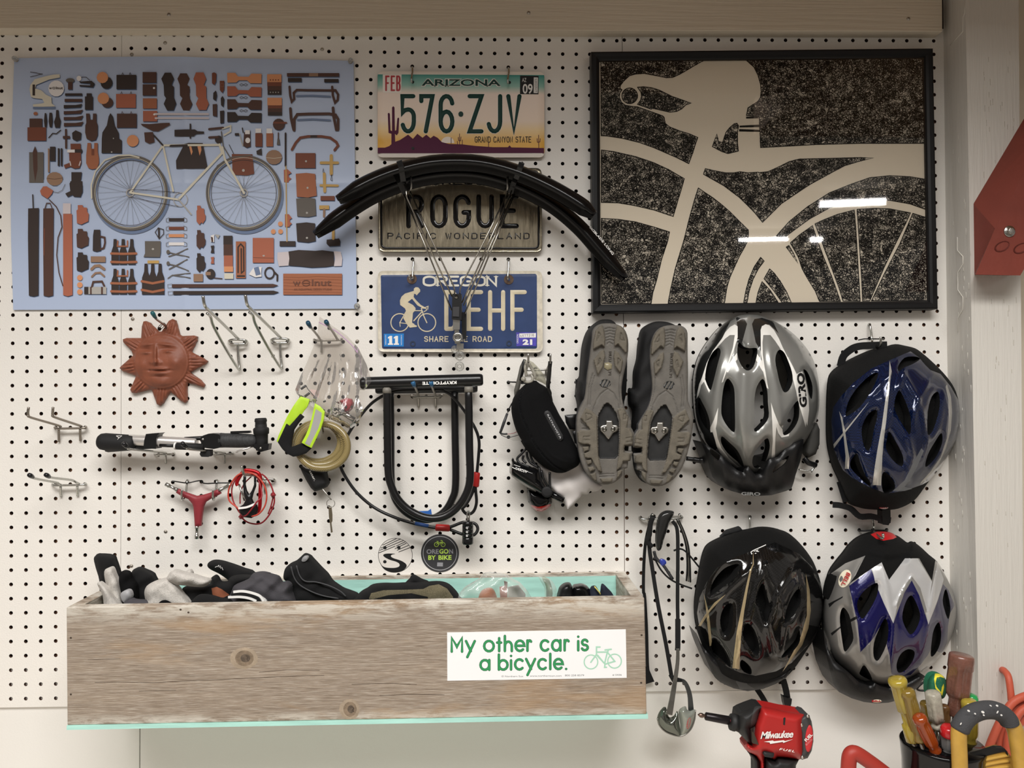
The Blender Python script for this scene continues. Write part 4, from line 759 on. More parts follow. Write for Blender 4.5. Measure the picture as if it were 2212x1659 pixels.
for q in regs:
    a_ = np.array(q); x0, y0 = a_.min(0); x1, y1 = a_.max(0); n_ = int((x1 - x0) * (y1 - y0) / 6.6)
    X = np.random.RandomState(len(q)).uniform(0, 1, (n_, 2)) * (x1 - x0, y1 - y0) + (x0, y0); k_ = inpoly(X[:, 0], X[:, 1], q); X = X[k_]; D = pdist(X[:, 0], X[:, 1], q, True); n_ = len(X)
    for (x, y), dd in zip(X, D):
        if random.random() > .62 + .38 * math.exp(-dd / 9.): continue
        r_ = min(random.uniform(2.6, 6.2), dd + .8); 
        if r_ < 1.2: continue
        e_ = random.uniform(.55, 1); p0 = random.uniform(0, 6.3); s0_ = random.uniform(3.5, 6.6); N_ = 9; k0 = len(VV); wd_ = random.uniform(.38, .62); zz = .675 + random.random() * .004
        for i in range(N_ + 1):
            a = p0 + s0_ * i / N_; c, s_ = math.cos(a), math.sin(a)
            for rr_ in (r_ - wd_, r_ + wd_): VV.append((x + rr_ * c, y + rr_ * s_ * e_, zz))
        FF += [(k0 + 2 * i, k0 + 2 * i + 1, k0 + 2 * i + 3, k0 + 2 * i + 2) for i in range(N_)]
vv_ = np.array(VV); b.add(PA(vv_[:, 0], vv_[:, 1], vv_[:, 2]).tolist(), FF, mat('drawing_ink', (7, 7, 8), .8, spec=.08), False)
b.build('drawing', t)
b = MB(); b.add([P(q[0] + dx, q[1] + dy, .84) for q, dx, dy in zip(INN, (-3, 3, 3, -3), (-3, -3, 3, 3))], [(0, 1, 2, 3)], clear('glazing', (252, 252, 250), 1.0, 0, .025), False); b.build('glass_pane', t)
# ================= fenders =================
gl_blk = mat('gloss_fender', (9, 9, 10), .22, spec=.4); wire = mat('stay_wire', (170, 165, 156), .2, 1.)
def fender(lab, path, d0, txt=None, lips=True):
    """U-shaped guard: outward crown, open below; path = sighted centre line at depth d0"""
    t = thing('bicycle_fender', lab, 'fender', P(*path[len(path) // 2], d0), 'pair of black fenders')
    q = [P(x, y, d0) for x, y in spl(path, 6)]; n = len(q); K = 9; V = []; F = []
    cx = sum((v for v in q), Vector()) / n
    for i, p in enumerate(q):
        tg = (q[min(i + 1, n - 1)] - q[max(i - 1, 0)]).normalized(); nm = Vector((-tg.z, 0, tg.x))
        if nm.z < 0: nm = -nm
        e = min(1, .55 + min(i, n - 1 - i) / 9.)
        for k in range(K):
            a = -PI / 2 + PI * k / (K - 1); sc_ = .46 * IN
            V.append(p + Vector((0, 1, 0)) * math.sin(a) * .85 * IN * e + nm * (math.cos(a) * 2.05 - 1.0) * sc_ * e)
        for k in range(K):
            a = PI / 2 - PI * k / (K - 1); sc_ = .40 * IN
            V.append(p + Vector((0, 1, 0)) * math.sin(a) * .79 * IN * e + nm * (math.cos(a) * 2.05 - 1.0) * sc_ * e)
    m_ = 2 * K
    for i in range(n - 1):
        for k in range(m_): F.append((i * m_ + k, i * m_ + (k + 1) % m_, (i + 1) * m_ + (k + 1) % m_, (i + 1) * m_ + k))
    F += [tuple(range(m_)), tuple((n - 1) * m_ + k for k in range(m_))]
    b = MB(); b.add(V, F, gl_blk); b.build('guard', t); return t, q
up = [(729, 431), (790, 396), (850, 371), (920, 353), (985, 348), (1050, 353), (1120, 372), (1190, 403), (1250, 438), (1284, 464)]
lo = [(680, 506), (740, 460), (800, 422), (860, 396), (920, 380), (985, 374), (1050, 380), (1120, 402), (1190, 438), (1250, 487), (1300, 543), (1351, 601)]
tU, qU = fender('shorter glossy black bicycle fender arching over the gold licence plate', up, 3.75)
tL, qL = fender('longer glossy black bicycle fender with white lettering, its right tip over the framed drawing', lo, 2.0)
b = MB(); ln = spl([(1246, 466), (1275, 498), (1300, 528), (1326, 548)], 8); V, F = glyphs('RACEBLADE LONG', .01)
tpts = [(1273, 492), (1285, 505), (1304, 527), (1323, 551)]; sp_ = spl(tpts, 10)
def alongs(u, v):
    k = min(len(sp_) - 2, max(0, int(u * (len(sp_) - 1)))); f = u * (len(sp_) - 1) - k; a, c = sp_[k], sp_[k + 1]; x = a[0] + (c[0] - a[0]) * f; y = a[1] + (c[1] - a[1]) * f; L = math.hypot(c[0] - a[0], c[1] - a[1]); return P(x + (c[1] - a[1]) / L * v * 5.0, y - (c[0] - a[0]) / L * v * 4.6, 2.93)
b.add([alongs(u, v) for u, v in V], F, white, False); b.build('lettering', tL)
def stays(t, lines, d0):
    for ln_ in lines:
        b = MB(); b.tube([P(x, y, d_) for x, y, d_ in ln_], .0014, wire, 8); b.build('stay', t)
cc6 = lambda L: [(*crop(780, 400, 5.2667)([(x, y)])[0], d) for x, y, d in L]
stays(tU, [cc6([(500, -40, 3.3), (520, 140, 3.2), (1035, 1270, 2.6)]), cc6([(470, 60, 2.4), (1030, 1425, 2.2)]), cc6([(1715, 60, 3.2), (1150, 1340, 2.6)]), cc6([(1745, 100, 2.4), (1182, 1460, 2.2)])], 2)
stays(tL, [cc6([(540, 30, 1.9), (800, 620, 1.9), (1045, 1130, 2.), (1062, 1180, 2.), (1064, 1245, 2.)]), cc6([(1700, 20, 1.9), (1400, 640, 1.9), (1140, 1140, 2.), (1124, 1190, 2.), (1124, 1245, 2.)]), cc6([(1730, 100, 1.6), (1168, 1370, 1.9)])], 2)
for t, pts in ((tU, [(430, 1195, 4.75), (455, 1260, 4.65), (482, 1430, 4.0)]), (tU, [(1830, 1215, 4.75), (1812, 1270, 4.65), (1765, 1400, 4.0)]), (tL, [(380, 1330, 3.0), (440, 1440, 2.95), (500, 1570, 2.4)]), (tL, [(1790, 1340, 2.95), (1740, 1440, 2.9), (1700, 1560, 2.4)])):
    b = MB(); b.strap([P(*crop(780, 120, 5.2667)([(x, y)])[0], d) for x, y, d in pts], .0095, .005, blk); b.build('clamp', t, bevel=.0006)
b = MB(); a7_ = crop(780, 560, 5.2667); b.prism(a7_([(1037, 392), (1143, 395), (1145, 600), (1142, 690), (1030, 680), (1034, 540)]), 1.9, 2.75, blk); bk = b.build('stay_block', tU, bevel=.0008)
b = MB(); b.prism(a7_([(1045, 542), (1118, 540), (1114, 655), (1042, 650)]), 2.7, 2.82, mat('dark_grey', (52, 52, 54), .4)); b.build('release_button', bk, bevel=.0005)
b = MB(); b.lathe([(0, .0035), (.0012, .0035), (.0016, .0022), (.0010, .001)], P(986, 641, 2.76), (0, -1, 0), chrome, 16); b.build('screw', bk)
b = MB(); b.prism(a7_([(1140, 600), (1195, 605), (1195, 905), (1150, 900)]), 1.3, 1.9, blk); b.build('stay_block', tL, bevel=.0008)
b = MB(); b.prism(a7_([(1046, 685), (1125, 685), (1122, 800), (1042, 800)]), 2.2, 2.5, chrome); b.prism(a7_([(1062, 800), (1112, 800), (1130, 960), (1066, 960)]), 2.1, 2.3, chrome); b.build('metal_clip', tU, bevel=.0008)
b = MB(); b.tube([P(*a7_([(1100 + 42 * math.cos(a), 888 + 42 * math.sin(a))])[0], 2.45) for a in np.linspace(0, 2 * PI, 25)[:-1]], .0028, chrome, 8, closed=True); b.build('eyelet', tU)
b = MB(); b.prism(a7_([(1088, 955), (1168, 958), (1165, 1030), (1086, 1026)]), 1.9, 2.1, chrome); b.build('metal_strip', tU, bevel=.0006)
for x, y, rx in ((1070, 1025, 40), (1122, 1098, 52), (1120, 1220, 50)):
    b = MB(); b.tube([P(*a7_([(x + rx * .72 * math.cos(a), y + rx * .72 * math.sin(a))])[0], 1.9) for a in np.linspace(0, 2 * PI, 21)[:-1]], .0028, clr, 8, closed=True, flat=.6); b.build('plastic_washer', tU)
# ================= pegboard hooks =================
def dp(px_, root): s_ = (px_ - 1106.) / (root - 1106.); return 55.7 * (1 - 1 / s_)
def wr(b, pts, r=.0022, m=chrome, n=10, k=5, smooth=True):
    q = spl(pts, k) if smooth else pts; b.tube([P(*p) for p in q], r, m, n)
def single_hook(x, y0, y1, lab, d=1.0, tilt=0, grp='short single hooks holding the licence plates'):
    b = MB(); wr(b, [(x, y0, -.3), (x, y0 - 1, .1), (x + 1, y0 + 1, .34), (x + 1, y0 + 10, .42), (x, (y0 + y1) / 2, .5), (x - 1, y1 - 6, .62), (x, y1, d * .6), (x - 1 + tilt, y1 + 1, d), (x - 1 + tilt * 1.5, y1 - 7, d + .1)], .0018)
    o = b.build('pegboard_hook'); return tag(o, lab, 'hook', grp)
single_hook(890, 146, 176, 'short zinc hook at the left top of the desert licence plate'); single_hook(1098, 148, 178, 'short zinc hook at the right top of the desert licence plate')
single_hook(892, 562, 602, 'short zinc hook at the left top of the blue licence plate', 1.1, -5); single_hook(1098, 562, 602, 'short zinc hook at the right top of the blue licence plate', 1.1)
for x0, x1, l in ((888, 879, 'left'), (1096, 1090, 'right')):
    b = MB(); wr(b, [(x1, 412, .2), (x1 + 1, 412, 1.9), (x0, 408, 3.0), (x0, 383, 3.05)], .0018, steel); tag(b.build('pegboard_hook'), 'grey hook rod under the fenders at the %s end of the gold licence plate' % l, 'hook', 'rods carrying the fenders')
# two large empty hooks with a brace wire
def big_hook(dx, dy, lab):
    c = crop(400, 620, 5.2667); q = lambda x, y, d: (*c([(x + dx, y + dy)])[0], d); t = thing('pegboard_hook', lab, 'hook', P(*q(600, 930, .1)), 'large braced double-wire hooks below the poster')
    b = MB(); wr(b, [q(500, 618, -.2), q(500, 612, .3), q(540, 600, .45), q(640, 600, .45), q(695, 612, .35), q(698, 622, -.2)], .0022); wr(b, [q(500, 625, .12), q(530, 645, .5), (*q(600, 650, .55),)[:3], q(680, 645, .45), q(700, 628, .1)], .0022); b.build('mounting_bar', t)
    b = MB(); wr(b, [q(600, 590, .45), q(590, 575, .7), q(420, 410, 2.8), q(260, 255, 4.9), q(232, 225, 5.3), q(215, 180, 5.5), q(202, 102, 5.6)], .0026); b.build('prong', t)
    b = MB(); wr(b, [q(250, 300, 5.1), q(290, 340, 4.6), q(325, 450, 3.9), q(480, 735, 1.9), q(600, 925, .5), q(618, 915, .3), q(605, 800, .25), q(597, 640, .3)], .0024); b.build('brace_wire', t)
big_hook(0, 0, 'large braced zinc hook reaching over the poster bottom edge, the left one of two'); big_hook(482, -12, 'large braced zinc hook reaching over the poster bottom edge, the right one of two')
def dbl(name, lab, cx, m, bar, prongs, legs, caps=None, r=.0021, grp=None):
    """bar: (x0,x1,y); prongs: list of 3-d point lists; legs: [(x, y0, y1)]; all in crop space cx"""
    q = lambda p: (*cx([(p[0], p[1])])[0], p[2]); t = thing(name, lab, 'hook', P(*q((legs[0][0], legs[0][2], .1))), grp)
    x0, x1, y = bar; b = MB(); e = (x1 - x0) * .08
    wr(b, [q((x0, y - 6, -.2)), q((x0, y - 3, .25)), q((x0 + e, y + 8, .45)), q((x0 + 3 * e, y + 8, .5)), q((x1 - e, y + 2, .45)), q((x1, y - 10, .2)), q((x1 - 2, y - 14, -.2))], r, m); b.build('mounting_bar', t)
    for p in prongs: b = MB(); wr(b, [q(v) for v in p], r, m, k=4); b.build('prong', t)
    for x, a, c in legs: b = MB(); wr(b, [q((x, a, .45)), q((x, a + 8, .4)), q((x + 3, c, .12))], r, m); b.build('leg', t)
    for p in caps or []:
        b = MB(); b.tube([P(*q(v)) for v in p[0]], [.0030, .0038, .0040, .0034], p[1], 12); b.build('rubber_tip', t)
    return t
cl = crop(0, 860, 5.2667); nick = mat('dull_nickel', (150, 142, 132), .38, .9)
dbl('pegboard_hook', 'empty dull double hook at the left edge, above the rubber tipped one', cl, nick, (625, 975, 338), [[(690, 330, .5), (660, 310, .7), (350, 220, 3.5), (322, 190, 3.7), (318, 160, 3.75), (326, 105, 3.8)], [(925, 325, .5), (900, 310, .7), (625, 218, 3.4), (600, 190, 3.6), (600, 160, 3.7), (604, 105, 3.8)]], [(668, 355, 495), (912, 355, 485)])
tc_ = mat('tip_black', (22, 22, 24), .25)
dbl('pegboard_hook', 'empty zinc double hook with black rubber tips at the left edge', cl, chrome, (598, 970, 985), [[(690, 985, .5), (660, 970, .8), (640, 960, 1.), (400, 915, 3.0), (360, 890, 3.3), (340, 875, 3.5)], [(900, 975, .5), (860, 955, .8), (800, 930, 1.2), (590, 905, 3.1), (545, 885, 3.5), (530, 872, 3.7)]], [(690, 1005, 1118), (880, 1000, 1110)], [([(375, 900, 3.2), (360, 890, 3.35), (345, 880, 3.6), (330, 872, 3.75)], tc_), ([(562, 898, 3.35), (548, 888, 3.5), (534, 878, 3.75), (518, 870, 3.9)], tc_)])
for lab, ox in (('zinc hook under the pump, near its black handle end', 0), ('zinc hook under the middle of the pump, below its black clamp', 122)):
    q = crop(ox, 860, 5.2667) if ox == 0 else crop(340 - 212 + 0, 860, 5.2667)
    if ox: q = crop(127, 860 - .3, 5.2667)
    dbl('pegboard_hook', lab, q, chrome, (1760, 1980, 635), [[(1900, 640, .5), (1850, 615, .8), (1500, 585, 3.6), (1450, 560, 4.0), (1410, 510, 4.3)]], [(1885, 650, 740)], [([(1450, 560, 4.05), (1430, 540, 4.2), (1415, 525, 4.3), (1400, 508, 4.4)], tc_)], .0020, 'rubber tipped hooks carrying the pump')
# ================= terracotta sun =================
cs_ = crop(0, 640, 4.6083); tcx, tcy = 1608, 650
tips = [((1412, 300), (1428, 250), (1452, 246), (1490, 262), (1582, 352)), ((1610, 350), (1680, 245), (1715, 225), (1750, 240), (1790, 380)), ((1812, 395), (1930, 390), (1962, 400), (1960, 440), (1908, 550)), ((1915, 560), (2030, 620), (2064, 645), (2050, 668), (1900, 752)), ((1895, 765), (2000, 835), (2036, 880), (2025, 908), (1870, 860)), ((1862, 900), (1862, 1040), (1840, 1062), (1800, 1040), (1705, 955)), ((1685, 965), (1625, 1060), (1590, 1088), (1562, 1075), (1512, 935)), ((1495, 930), (1350, 965), (1310, 960), (1295, 930), (1352, 800)), ((1350, 790), (1220, 745), (1190, 715), (1200, 700), (1325, 590)), ((1310, 545), (1225, 455), (1222, 428), (1260, 415), (1405, 415))]
so = [p for tp in tips for p in tp]; sout = cs_(so); cxx, cyy = cs_([(tcx, tcy)])[0]; Rf = 268 / 4.6083
ray = [cs_([tp[2]])[0] for tp in tips]
def sunh(x, y, d):
    r = np.hypot(x - cxx, y - cyy); h = .18 + .28 * (1 - np.exp(-d / 3.5))
    face = np.clip(1 - (r / Rf) ** 2, 0, None) ** .5; h = h + .55 * face + .10 * np.exp(-((r - Rf) / 2.2) ** 2)
    for tx, ty in ray:
        ux, uy = tx - cxx, ty - cyy; L = math.hypot(ux, uy); ux /= L; uy /= L; al = (x - cxx) * ux + (y - cyy) * uy; ac = (x - cxx) * -uy + (y - cyy) * ux
        w_ = np.clip((al - Rf * .98) / 8, 0, 1) * np.exp(-(ac / 13) ** 2) * (al > 0)
        h = h + w_ * (.10 * np.cos(ac * .95) * np.clip(1.4 - (al - Rf) / 40, 0, 1) + .08)
    def g(px, py, sx, sy, a, rot=0):
        p, q = cs_([(px, py)])[0]; c, s_ = math.cos(rot), math.sin(rot); u = (x - p) * c + (y - q) * s_; v = -(x - p) * s_ + (y - q) * c
        return a * np.exp(-(u / sx) ** 2 - (v / sy) ** 2)
    for a in (1.45 * v_ for v_ in (g(1545, 580, 3.2, 17, .20), g(1545, 655, 7, 5, .20), (g(1500, 660, 3, 3, .07)), g(1600, 662, 3, 3, .07), g(1465, 480, 13, 2.6, .12, -.12), g(1650, 480, 14, 2.6, .12, .12), g(1450, 530, 14, 5, -.12), g(1665, 530, 15, 5, -.12), g(1450, 560, 9, 3.4, .14), g(1665, 545, 10, 3.6, .14),
              g(1450, 560, 3, 1.6, .05), g(1665, 545, 3, 1.6, .05), g(1400, 680, 12, 12, .10), g(1745, 660, 14, 14, .14), g(1585, 720, 17, 2.6, .12), g(1585, 738, 22, 1.5, -.12), g(1590, 765, 15, 3.2, .13), g(1590, 800, 17, 2, -.07), g(1610, 860, 18, 9, .10), g(1490, 738, 2, 2, -.06), g(1690, 730, 2, 2, -.06))): h = h + a
    return h
tcm = mat('terracotta', (132, 76, 55), .5, bump=.25, bs=160, var=.16, vs=40)
t = thing('sun_ornament', 'terracotta sun face ornament hung on the pegboard under the poster', 'ornament', P(345, 874, .2))
b = MB(); relief(b, sout, sunh, tcm, 2.1, back=.05); b.build('sun_face', t)
b = MB(); cw_ = mat('copper_wire', (70, 66, 60), .4, .8); wr(b, cu := [(*cs_([(x, y)])[0], d) for x, y, d in ((1570, 320, .4), (1590, 290, .6), (1630, 265, .9), (1640, 290, .8), (1600, 330, .5))], .0006, cw_, 6); wr(b, [(*cs_([(x, y)])[0], d) for x, y, d in ((1585, 325, .4), (1610, 290, .6), (1635, 268, .9), (1655, 300, .8), (1625, 330, .5))], .0006, cw_, 6); b.build('hanging_wire', t)
tg_ = mat('tip_teal', (32, 92, 98), .3)
t = thing('pegboard_hook', 'teal tipped hook holding the terracotta sun', 'hook', P(348, 705, .2))
b = MB(); wr(b, [(*cs_([(x, y)])[0], d) for x, y, d in ((1660, 322, -.2), (1655, 315, .4), (1635, 285, 1.0), (1560, 230, 2.4), (1535, 195, 2.9))], .002, steel); b.build('prong', t)
b = MB(); b.tube([P(*cs_([(x, y)])[0], d) for x, y, d in ((1550, 215, 2.6), (1535, 195, 2.9), (1522, 172, 3.1), (1512, 158, 3.2))], [.0026, .0034, .0038, .003], tg_, 12); b.build('rubber_tip', t)
# ================= mini pump =================
t = thing('bicycle_pump', 'black and silver mini bicycle pump lying on two hooks', 'pump', P(400, 990, 1.5)); cp = crop(0, 860, 5.2667); cq = crop(340, 860, 5.2667); PDp = 1.9
alu = mat('satin_aluminium', (206, 202, 198), .3, .6)
def rod(b, x0, y0, x1, y1, r0, r1, m, d=PDp, n=24, prof=None):
    a, c = P(x0, y0, d), P(x1, y1, d); L = (c - a).length; pr = prof or [(0, r0), (1, r1)]; b.lathe([(u * L, r * IN) for u, r in pr], a, c - a, m, n); return b
b = MB(); rod(b, 277, 950, 425, 957.5, 0, 0, alu, prof=[(0, .35), (.02, .37), (.98, .37), (1, .35)]); b.build('barrel', t)
b = MB(); rod(b, 212, 953.5, 293, 957, 0, 0, blkr, prof=[(0, .2), (.02, .42), (.08, .55), (.2, .60), (.8, .56), (.95, .54), (1, .4)]); h_ = b.build('end_grip', t)
b = MB(); ribbon(b, cp([(1320, 428), (1385, 428), (1338, 470), (1355, 445), (1345, 445), (1320, 428)]), lambda u, v, h: P(u, v, PDp + .62), 1.1, .001, white); b.build('logo', h_)
b = MB(); b.prism(cp([(1660, 408), (1815, 396), (1790, 420), (1775, 480), (1775, 578), (1630, 572), (1640, 480)]), PDp - .45, PDp + .45, blk); b.build('clip', t, bevel=.002)
b = MB(); rod(b, 345, 962, 378, 963, 0, 0, blk, 2.2, prof=[(0, .12), (1, .12)]); rod(b, 380, 963.5, 440, 966, 0, 0, blkr, 2.3, prof=[(0, .15), (.03, .24), (1, .24)]); b.build('hose_cover', t)
b = MB(); rod(b, 377.5, 963.3, 380, 963.4, 0, 0, white, 2.3, prof=[(0, .25), (1, .25)]); b.build('ring', t)
b = MB(); rod(b, 228, 972, 345, 963, 0, 0, blk, 1.7, prof=[(0, .12), (.05, .18), (1, .16)]); b.build('fold_foot', t)
b = MB(); b.prism(cq([(490, 445), (520, 425), (580, 405), (640, 402), (700, 410), (715, 450), (715, 560), (640, 580), (560, 570), (500, 560)]), PDp - .4, PDp + .5, blk); rod(b, 396, 947, 440, 946.5, 0, 0, blk, prof=[(0, .1), (1, .16)]); b.build('clamp_collar', t, bevel=.003)
b = MB(); b.prism(cq([(490, 585), (600, 590), (602, 655), (580, 670), (500, 668), (487, 650)]), PDp - .25, PDp + .3, blkr); b.build('foot_peg', t, bevel=.004)
b = MB(); rod(b, 474, 951, 556, 952.5, 0, 0, mat('grip_rubber', (44, 45, 46), .6, bump=.8, bs=260, stretch=(1, 1, .3)), prof=[(0, .40), (.03, .52), (.15, .50), (.5, .50), (.85, .47), (.95, .4), (1, .25)]); b.build('handle_grip', t)
b = MB(); b.prism(cq([(830, 378), (1050, 370), (1060, 395), (1030, 400), (830, 402)]), PDp - .1, PDp + .2, blk); b.build('lever', t, bevel=.001)
b = MB(); a, c = P(566, 974, PDp), P(563, 903, PDp); L = (c - a).length; b.lathe([(u * L, r * IN) for u, r in ((0, .25), (.03, .40), (.35, .43), (.5, .45), (.52, .52), (.66, .54), (.70, .50), (.72, .40), (.80, .40), (.815, .37), (.83, .40), (.86, .37), (.90, .42), (.97, .40), (1, .34))], a, c - a, blkr, 28); b.prism(cq([(1090, 560), (1170, 615), (1260, 590), (1270, 520), (1100, 520)]), PDp - .35, PDp + .38, blk); b.build('pump_head', t)
b = MB()
for x, y in ((520, 468), (1175, 567)): b.ball(P(*cq([(x, y)])[0], PDp + .5), .0024, chrome, 10)
b.build('screw', t)
b = MB(); wr(b, [(*cq([(x, y)])[0], d) for x, y, d in ((900, 615, 2.2), (920, 600, 2.4), (980, 585, 2.5), (1060, 560, 2.3))], .0016, alu); b.build('lever_pin', t)
# ================= Y tool =================
t = thing('hex_wrench', 'red three way hex wrench held by two hooks', 'wrench', P(425, 1165, 1)); cy_ = crop(340, 860, 5.2667); rr_ = mat('dull_red', (138, 44, 52), .5, bump=.1, bs=300)
yo = cy_([(230, 1030), (310, 1070), (440, 1115), (520, 1100), (600, 1075), (690, 1035), (722, 1085), (700, 1100), (600, 1150), (545, 1185), (520, 1240), (505, 1350), (495, 1455), (425, 1460), (418, 1350), (410, 1240), (395, 1200), (350, 1150), (280, 1120), (210, 1075)])
b = MB(); relief(b, yo, lambda x, y, d: 1.0 + .16 * (1 - np.exp(-d / 3.)), rr_, 3, back=.78); b.build('handle', t)
for (x0, y0, x1, y1) in ((232, 1048, 95, 978), (700, 1050, 845, 978), (450, 1455, 448, 1600)):
    a, c = P(*cy_([(x0, y0)])[0], .98), P(*cy_([(x1, y1)])[0], .98); L = (c - a).length; b = MB(); b.lathe([(0, .0035), (L * .2, .0035), (L * .22, .0028), (L * .68, .0028), (L * .7, .0037), (L, .0036)], a, c - a, chrome, 6 if x0 == 450 else 14); b.build('hex_bit', t)
for x, xb_, l in ((330, 278, 'left'), (668, 632, 'right')):
    q = lambda a, c_, d: (*cy_([(a, c_)])[0], d); b = MB(); wr(b, [q(x + 10, 938, -.3), q(x + 12, 935, .1), q(x + 8, 945, .4), q(x - 2, 1060, .6), q(x - 18, 1130, .72), q(xb_ + 8, 1160, 1.0), q(xb_, 1140, 1.3), q(xb_ - 2, 1090, 1.4), q(xb_ + 4, 1040, 1.42)], .0019)
    tag(b.build('pegboard_hook'), 'zinc hook around the %s arm of the red hex wrench' % l, 'hook', 'hooks holding the red hex wrench')
b = MB(); wr(b, [(*cy_([(x, y)])[0], d) for x, y, d in ((175, 945, -.2), (180, 945, .3), (250, 955, .5), (340, 965, .62), (440, 945, .5), (505, 938, .2), (508, 960, .3), (560, 972, .5), (680, 966, .6), (830, 965, .4))], .0012, blk, 6); tag(b.build('cable_tie'), 'thin black wire tie behind the red hex wrench', 'tie')
def hat(a, m=1.): return lambda x, y, d: a + m * (1 - np.exp(-d / 3.))
def curve(b, cf, pts, r, m, n=10, k=5, closed=False, cap=True):
    q = [(*cf([(p[0], p[1])])[0], p[2]) for p in pts]; q = spl(q, k, closed) if k > 1 else q; b.tube([P(*p) for p in q], r, m, n, closed=closed, cap=cap); return b
# ================= cable lock on the double hook =================
e5, bz, ul = crop(630, 680, 5.922), crop(580, 740, 3.771), crop(720, 780, 3.7694)
dbl('pegboard_hook', 'teal tipped double hook carrying the clear zip bag', e5, steel, (290, 640, 320), [[(365, 330, .5), (350, 290, 1.), (270, 190, 3.2), (230, 140, 4.2), (212, 110, 4.6)], [(590, 320, .5), (575, 295, 1.), (530, 220, 2.6), (480, 150, 4.2), (450, 105, 4.6)]], [(380, 335, 480)],
    [([(240, 158, 4.3), (222, 125, 4.6), (212, 108, 4.7), (205, 92, 4.8)], mat('tip_navy', (26, 66, 88), .3)), ([(468, 130, 4.3), (452, 108, 4.6), (444, 95, 4.7), (438, 80, 4.8)], mat('tip_navy'))], .0022)
M = mat('olive_cable', (142, 124, 78), .25, trans=0, coat=.4); nt = M.node_tree; tcn = nt.nodes.new('ShaderNodeTexCoord'); wv = nt.nodes.new('ShaderNodeTexWave'); wv.inputs['Scale'].default_value = 210; wv.bands_direction = 'DIAGONAL'; nt.links.new(tcn.outputs['Object'], wv.inputs['Vector'])
cr = nt.nodes.new('ShaderNodeValToRGB'); cr.color_ramp.elements[0].color = lin((98, 82, 48)) + (1,); cr.color_ramp.elements[1].color = lin((156, 140, 94)) + (1,); nt.links.new(wv.outputs[0], cr.inputs[0]); nt.links.new(cr.outputs[0], nt.nodes['Principled BSDF'].inputs['Base Color'])
t = thing('cable_lock', 'coiled olive cable bicycle lock with black barrel, hanging under the zip bag', 'lock', P(688, 1062, 1.5))
b = MB(); pts = []
for k in range(64):
    a = -PI / 2 + 2 * PI * k / 21.33; cx_, cy_, rx_, ry_ = (392 + 16 * (k / 21.), 800 + 18 * (k / 21.), 186 + 4 * (k / 21.), 158 + 8 * (k / 21.)); pts.append((cx_ + rx_ * math.cos(a) + (k / 21.) * 9 * (math.cos(a) > 0), cy_ + ry_ * math.sin(a), 1.0 + .42 * (k / 21.) + .12 * math.sin(a * 1.5)))
curve(b, bz, pts, .0062, M, 12, 2); b.build('cable', t)
b = MB(); bo_ = bz([(252, 1005), (290, 1030), (360, 1048), (430, 1040), (500, 1010), (535, 985), (528, 1018), (468, 1062), (475, 1100), (490, 1148), (470, 1180), (430, 1198), (376, 1214), (345, 1185), (305, 1120), (275, 1060)])
relief(b, bo_, lambda x, y, d: 1.0 + .55 * np.sqrt(np.clip(1 - (1 - np.minimum(d, 14) / 14) ** 2, 0, 1)), blkr, 2.6, back=.5); bb_ = b.build('barrel', t)
b = MB(); print_text(b, 'aster.', quad(*bz([(330, 1046)])[0], *bz([(372, 1128)])[0], 5.0, 1.62), white, .01); b.build('lettering', bb_)
b = MB(); curve(b, bz, [(438, 1190, 1.3), (470, 1230, 1.4), (512, 1280, 1.4)], .0012, steel); curve(b, bz, [(507 + 33 * math.cos(a), 1310 + 33 * math.sin(a), 1.4) for a in np.linspace(0, 2 * PI, 17)[:-1]], .0006, steel, 6, 2, True); b.build('key_ring', t)
b = MB(); b.prism(bz([(488, 1335), (512, 1335), (520, 1400), (520, 1455), (512, 1470), (522, 1545), (508, 1550), (500, 1470), (492, 1420)]), 1.3, 1.38, mat('nickel_key', (150, 140, 120), .35, .9)); b.build('key', t)
b = MB(); curve(b, bz, [(440, 690, .4), (448, 740, .5)], .0022, steel); tag(b.build('pegboard_hook'), 'short grey hook end inside the coil of the olive cable lock', 'hook')
# reflective leg band
t = thing('reflective_band', 'fluorescent yellow reflective leg band with black fastener tape', 'band', P(655, 985, 2.2))
hv = mat('fluo_yellow', (178, 216, 48), .5, bump=.1, bs=400); vel = mat('hook_tape', (16, 16, 17), .95, bump=.6, bs=1500); slv = mat('reflective_grey', (158, 156, 154), .5)
b = MB(); relief(b, bz([(262, 438), (335, 462), (318, 520), (290, 555), (262, 600), (225, 640), (168, 690), (150, 720), (84, 815), (66, 805), (80, 760), (110, 690), (150, 605), (200, 520), (235, 470)]), lambda x, y, d: 2.0 + .06 * np.minimum(d, 3) / 3 + .05 * np.sin(x * .2), hv, 4, back=1.9, regions=[(bz([(300, 560), (315, 520), (345, 500), (375, 520), (300, 600)]), slv)]); b.build('outer_band', t)
b = MB(); relief(b, bz([(378, 495), (420, 520), (457, 560), (452, 620), (430, 690), (395, 770), (350, 858), (310, 840), (270, 815), (300, 760), (330, 690), (350, 620)]), lambda x, y, d: 2.75 + .06 * np.minimum(d, 3) / 3, hv, 4, back=2.65, regions=[(bz([(385, 540), (434, 572), (428, 630), (405, 700), (370, 770), (335, 842), (296, 822), (335, 742), (362, 640)]), slv)]); b.build('inner_band', t)
b = MB(); relief(b, bz([(75, 812), (145, 662), (168, 682), (258, 580), (290, 605), (240, 660), (205, 710), (190, 800), (185, 850), (220, 838), (275, 818), (310, 838), (347, 862), (300, 905), (240, 925), (200, 930), (150, 905), (110, 865)]), lambda x, y, d: 2.5 + .10 * np.minimum(d, 3) / 3 + .06 * np.sin(y * .11), vel, 4, back=2.3); b.build('fastener_tape', t)
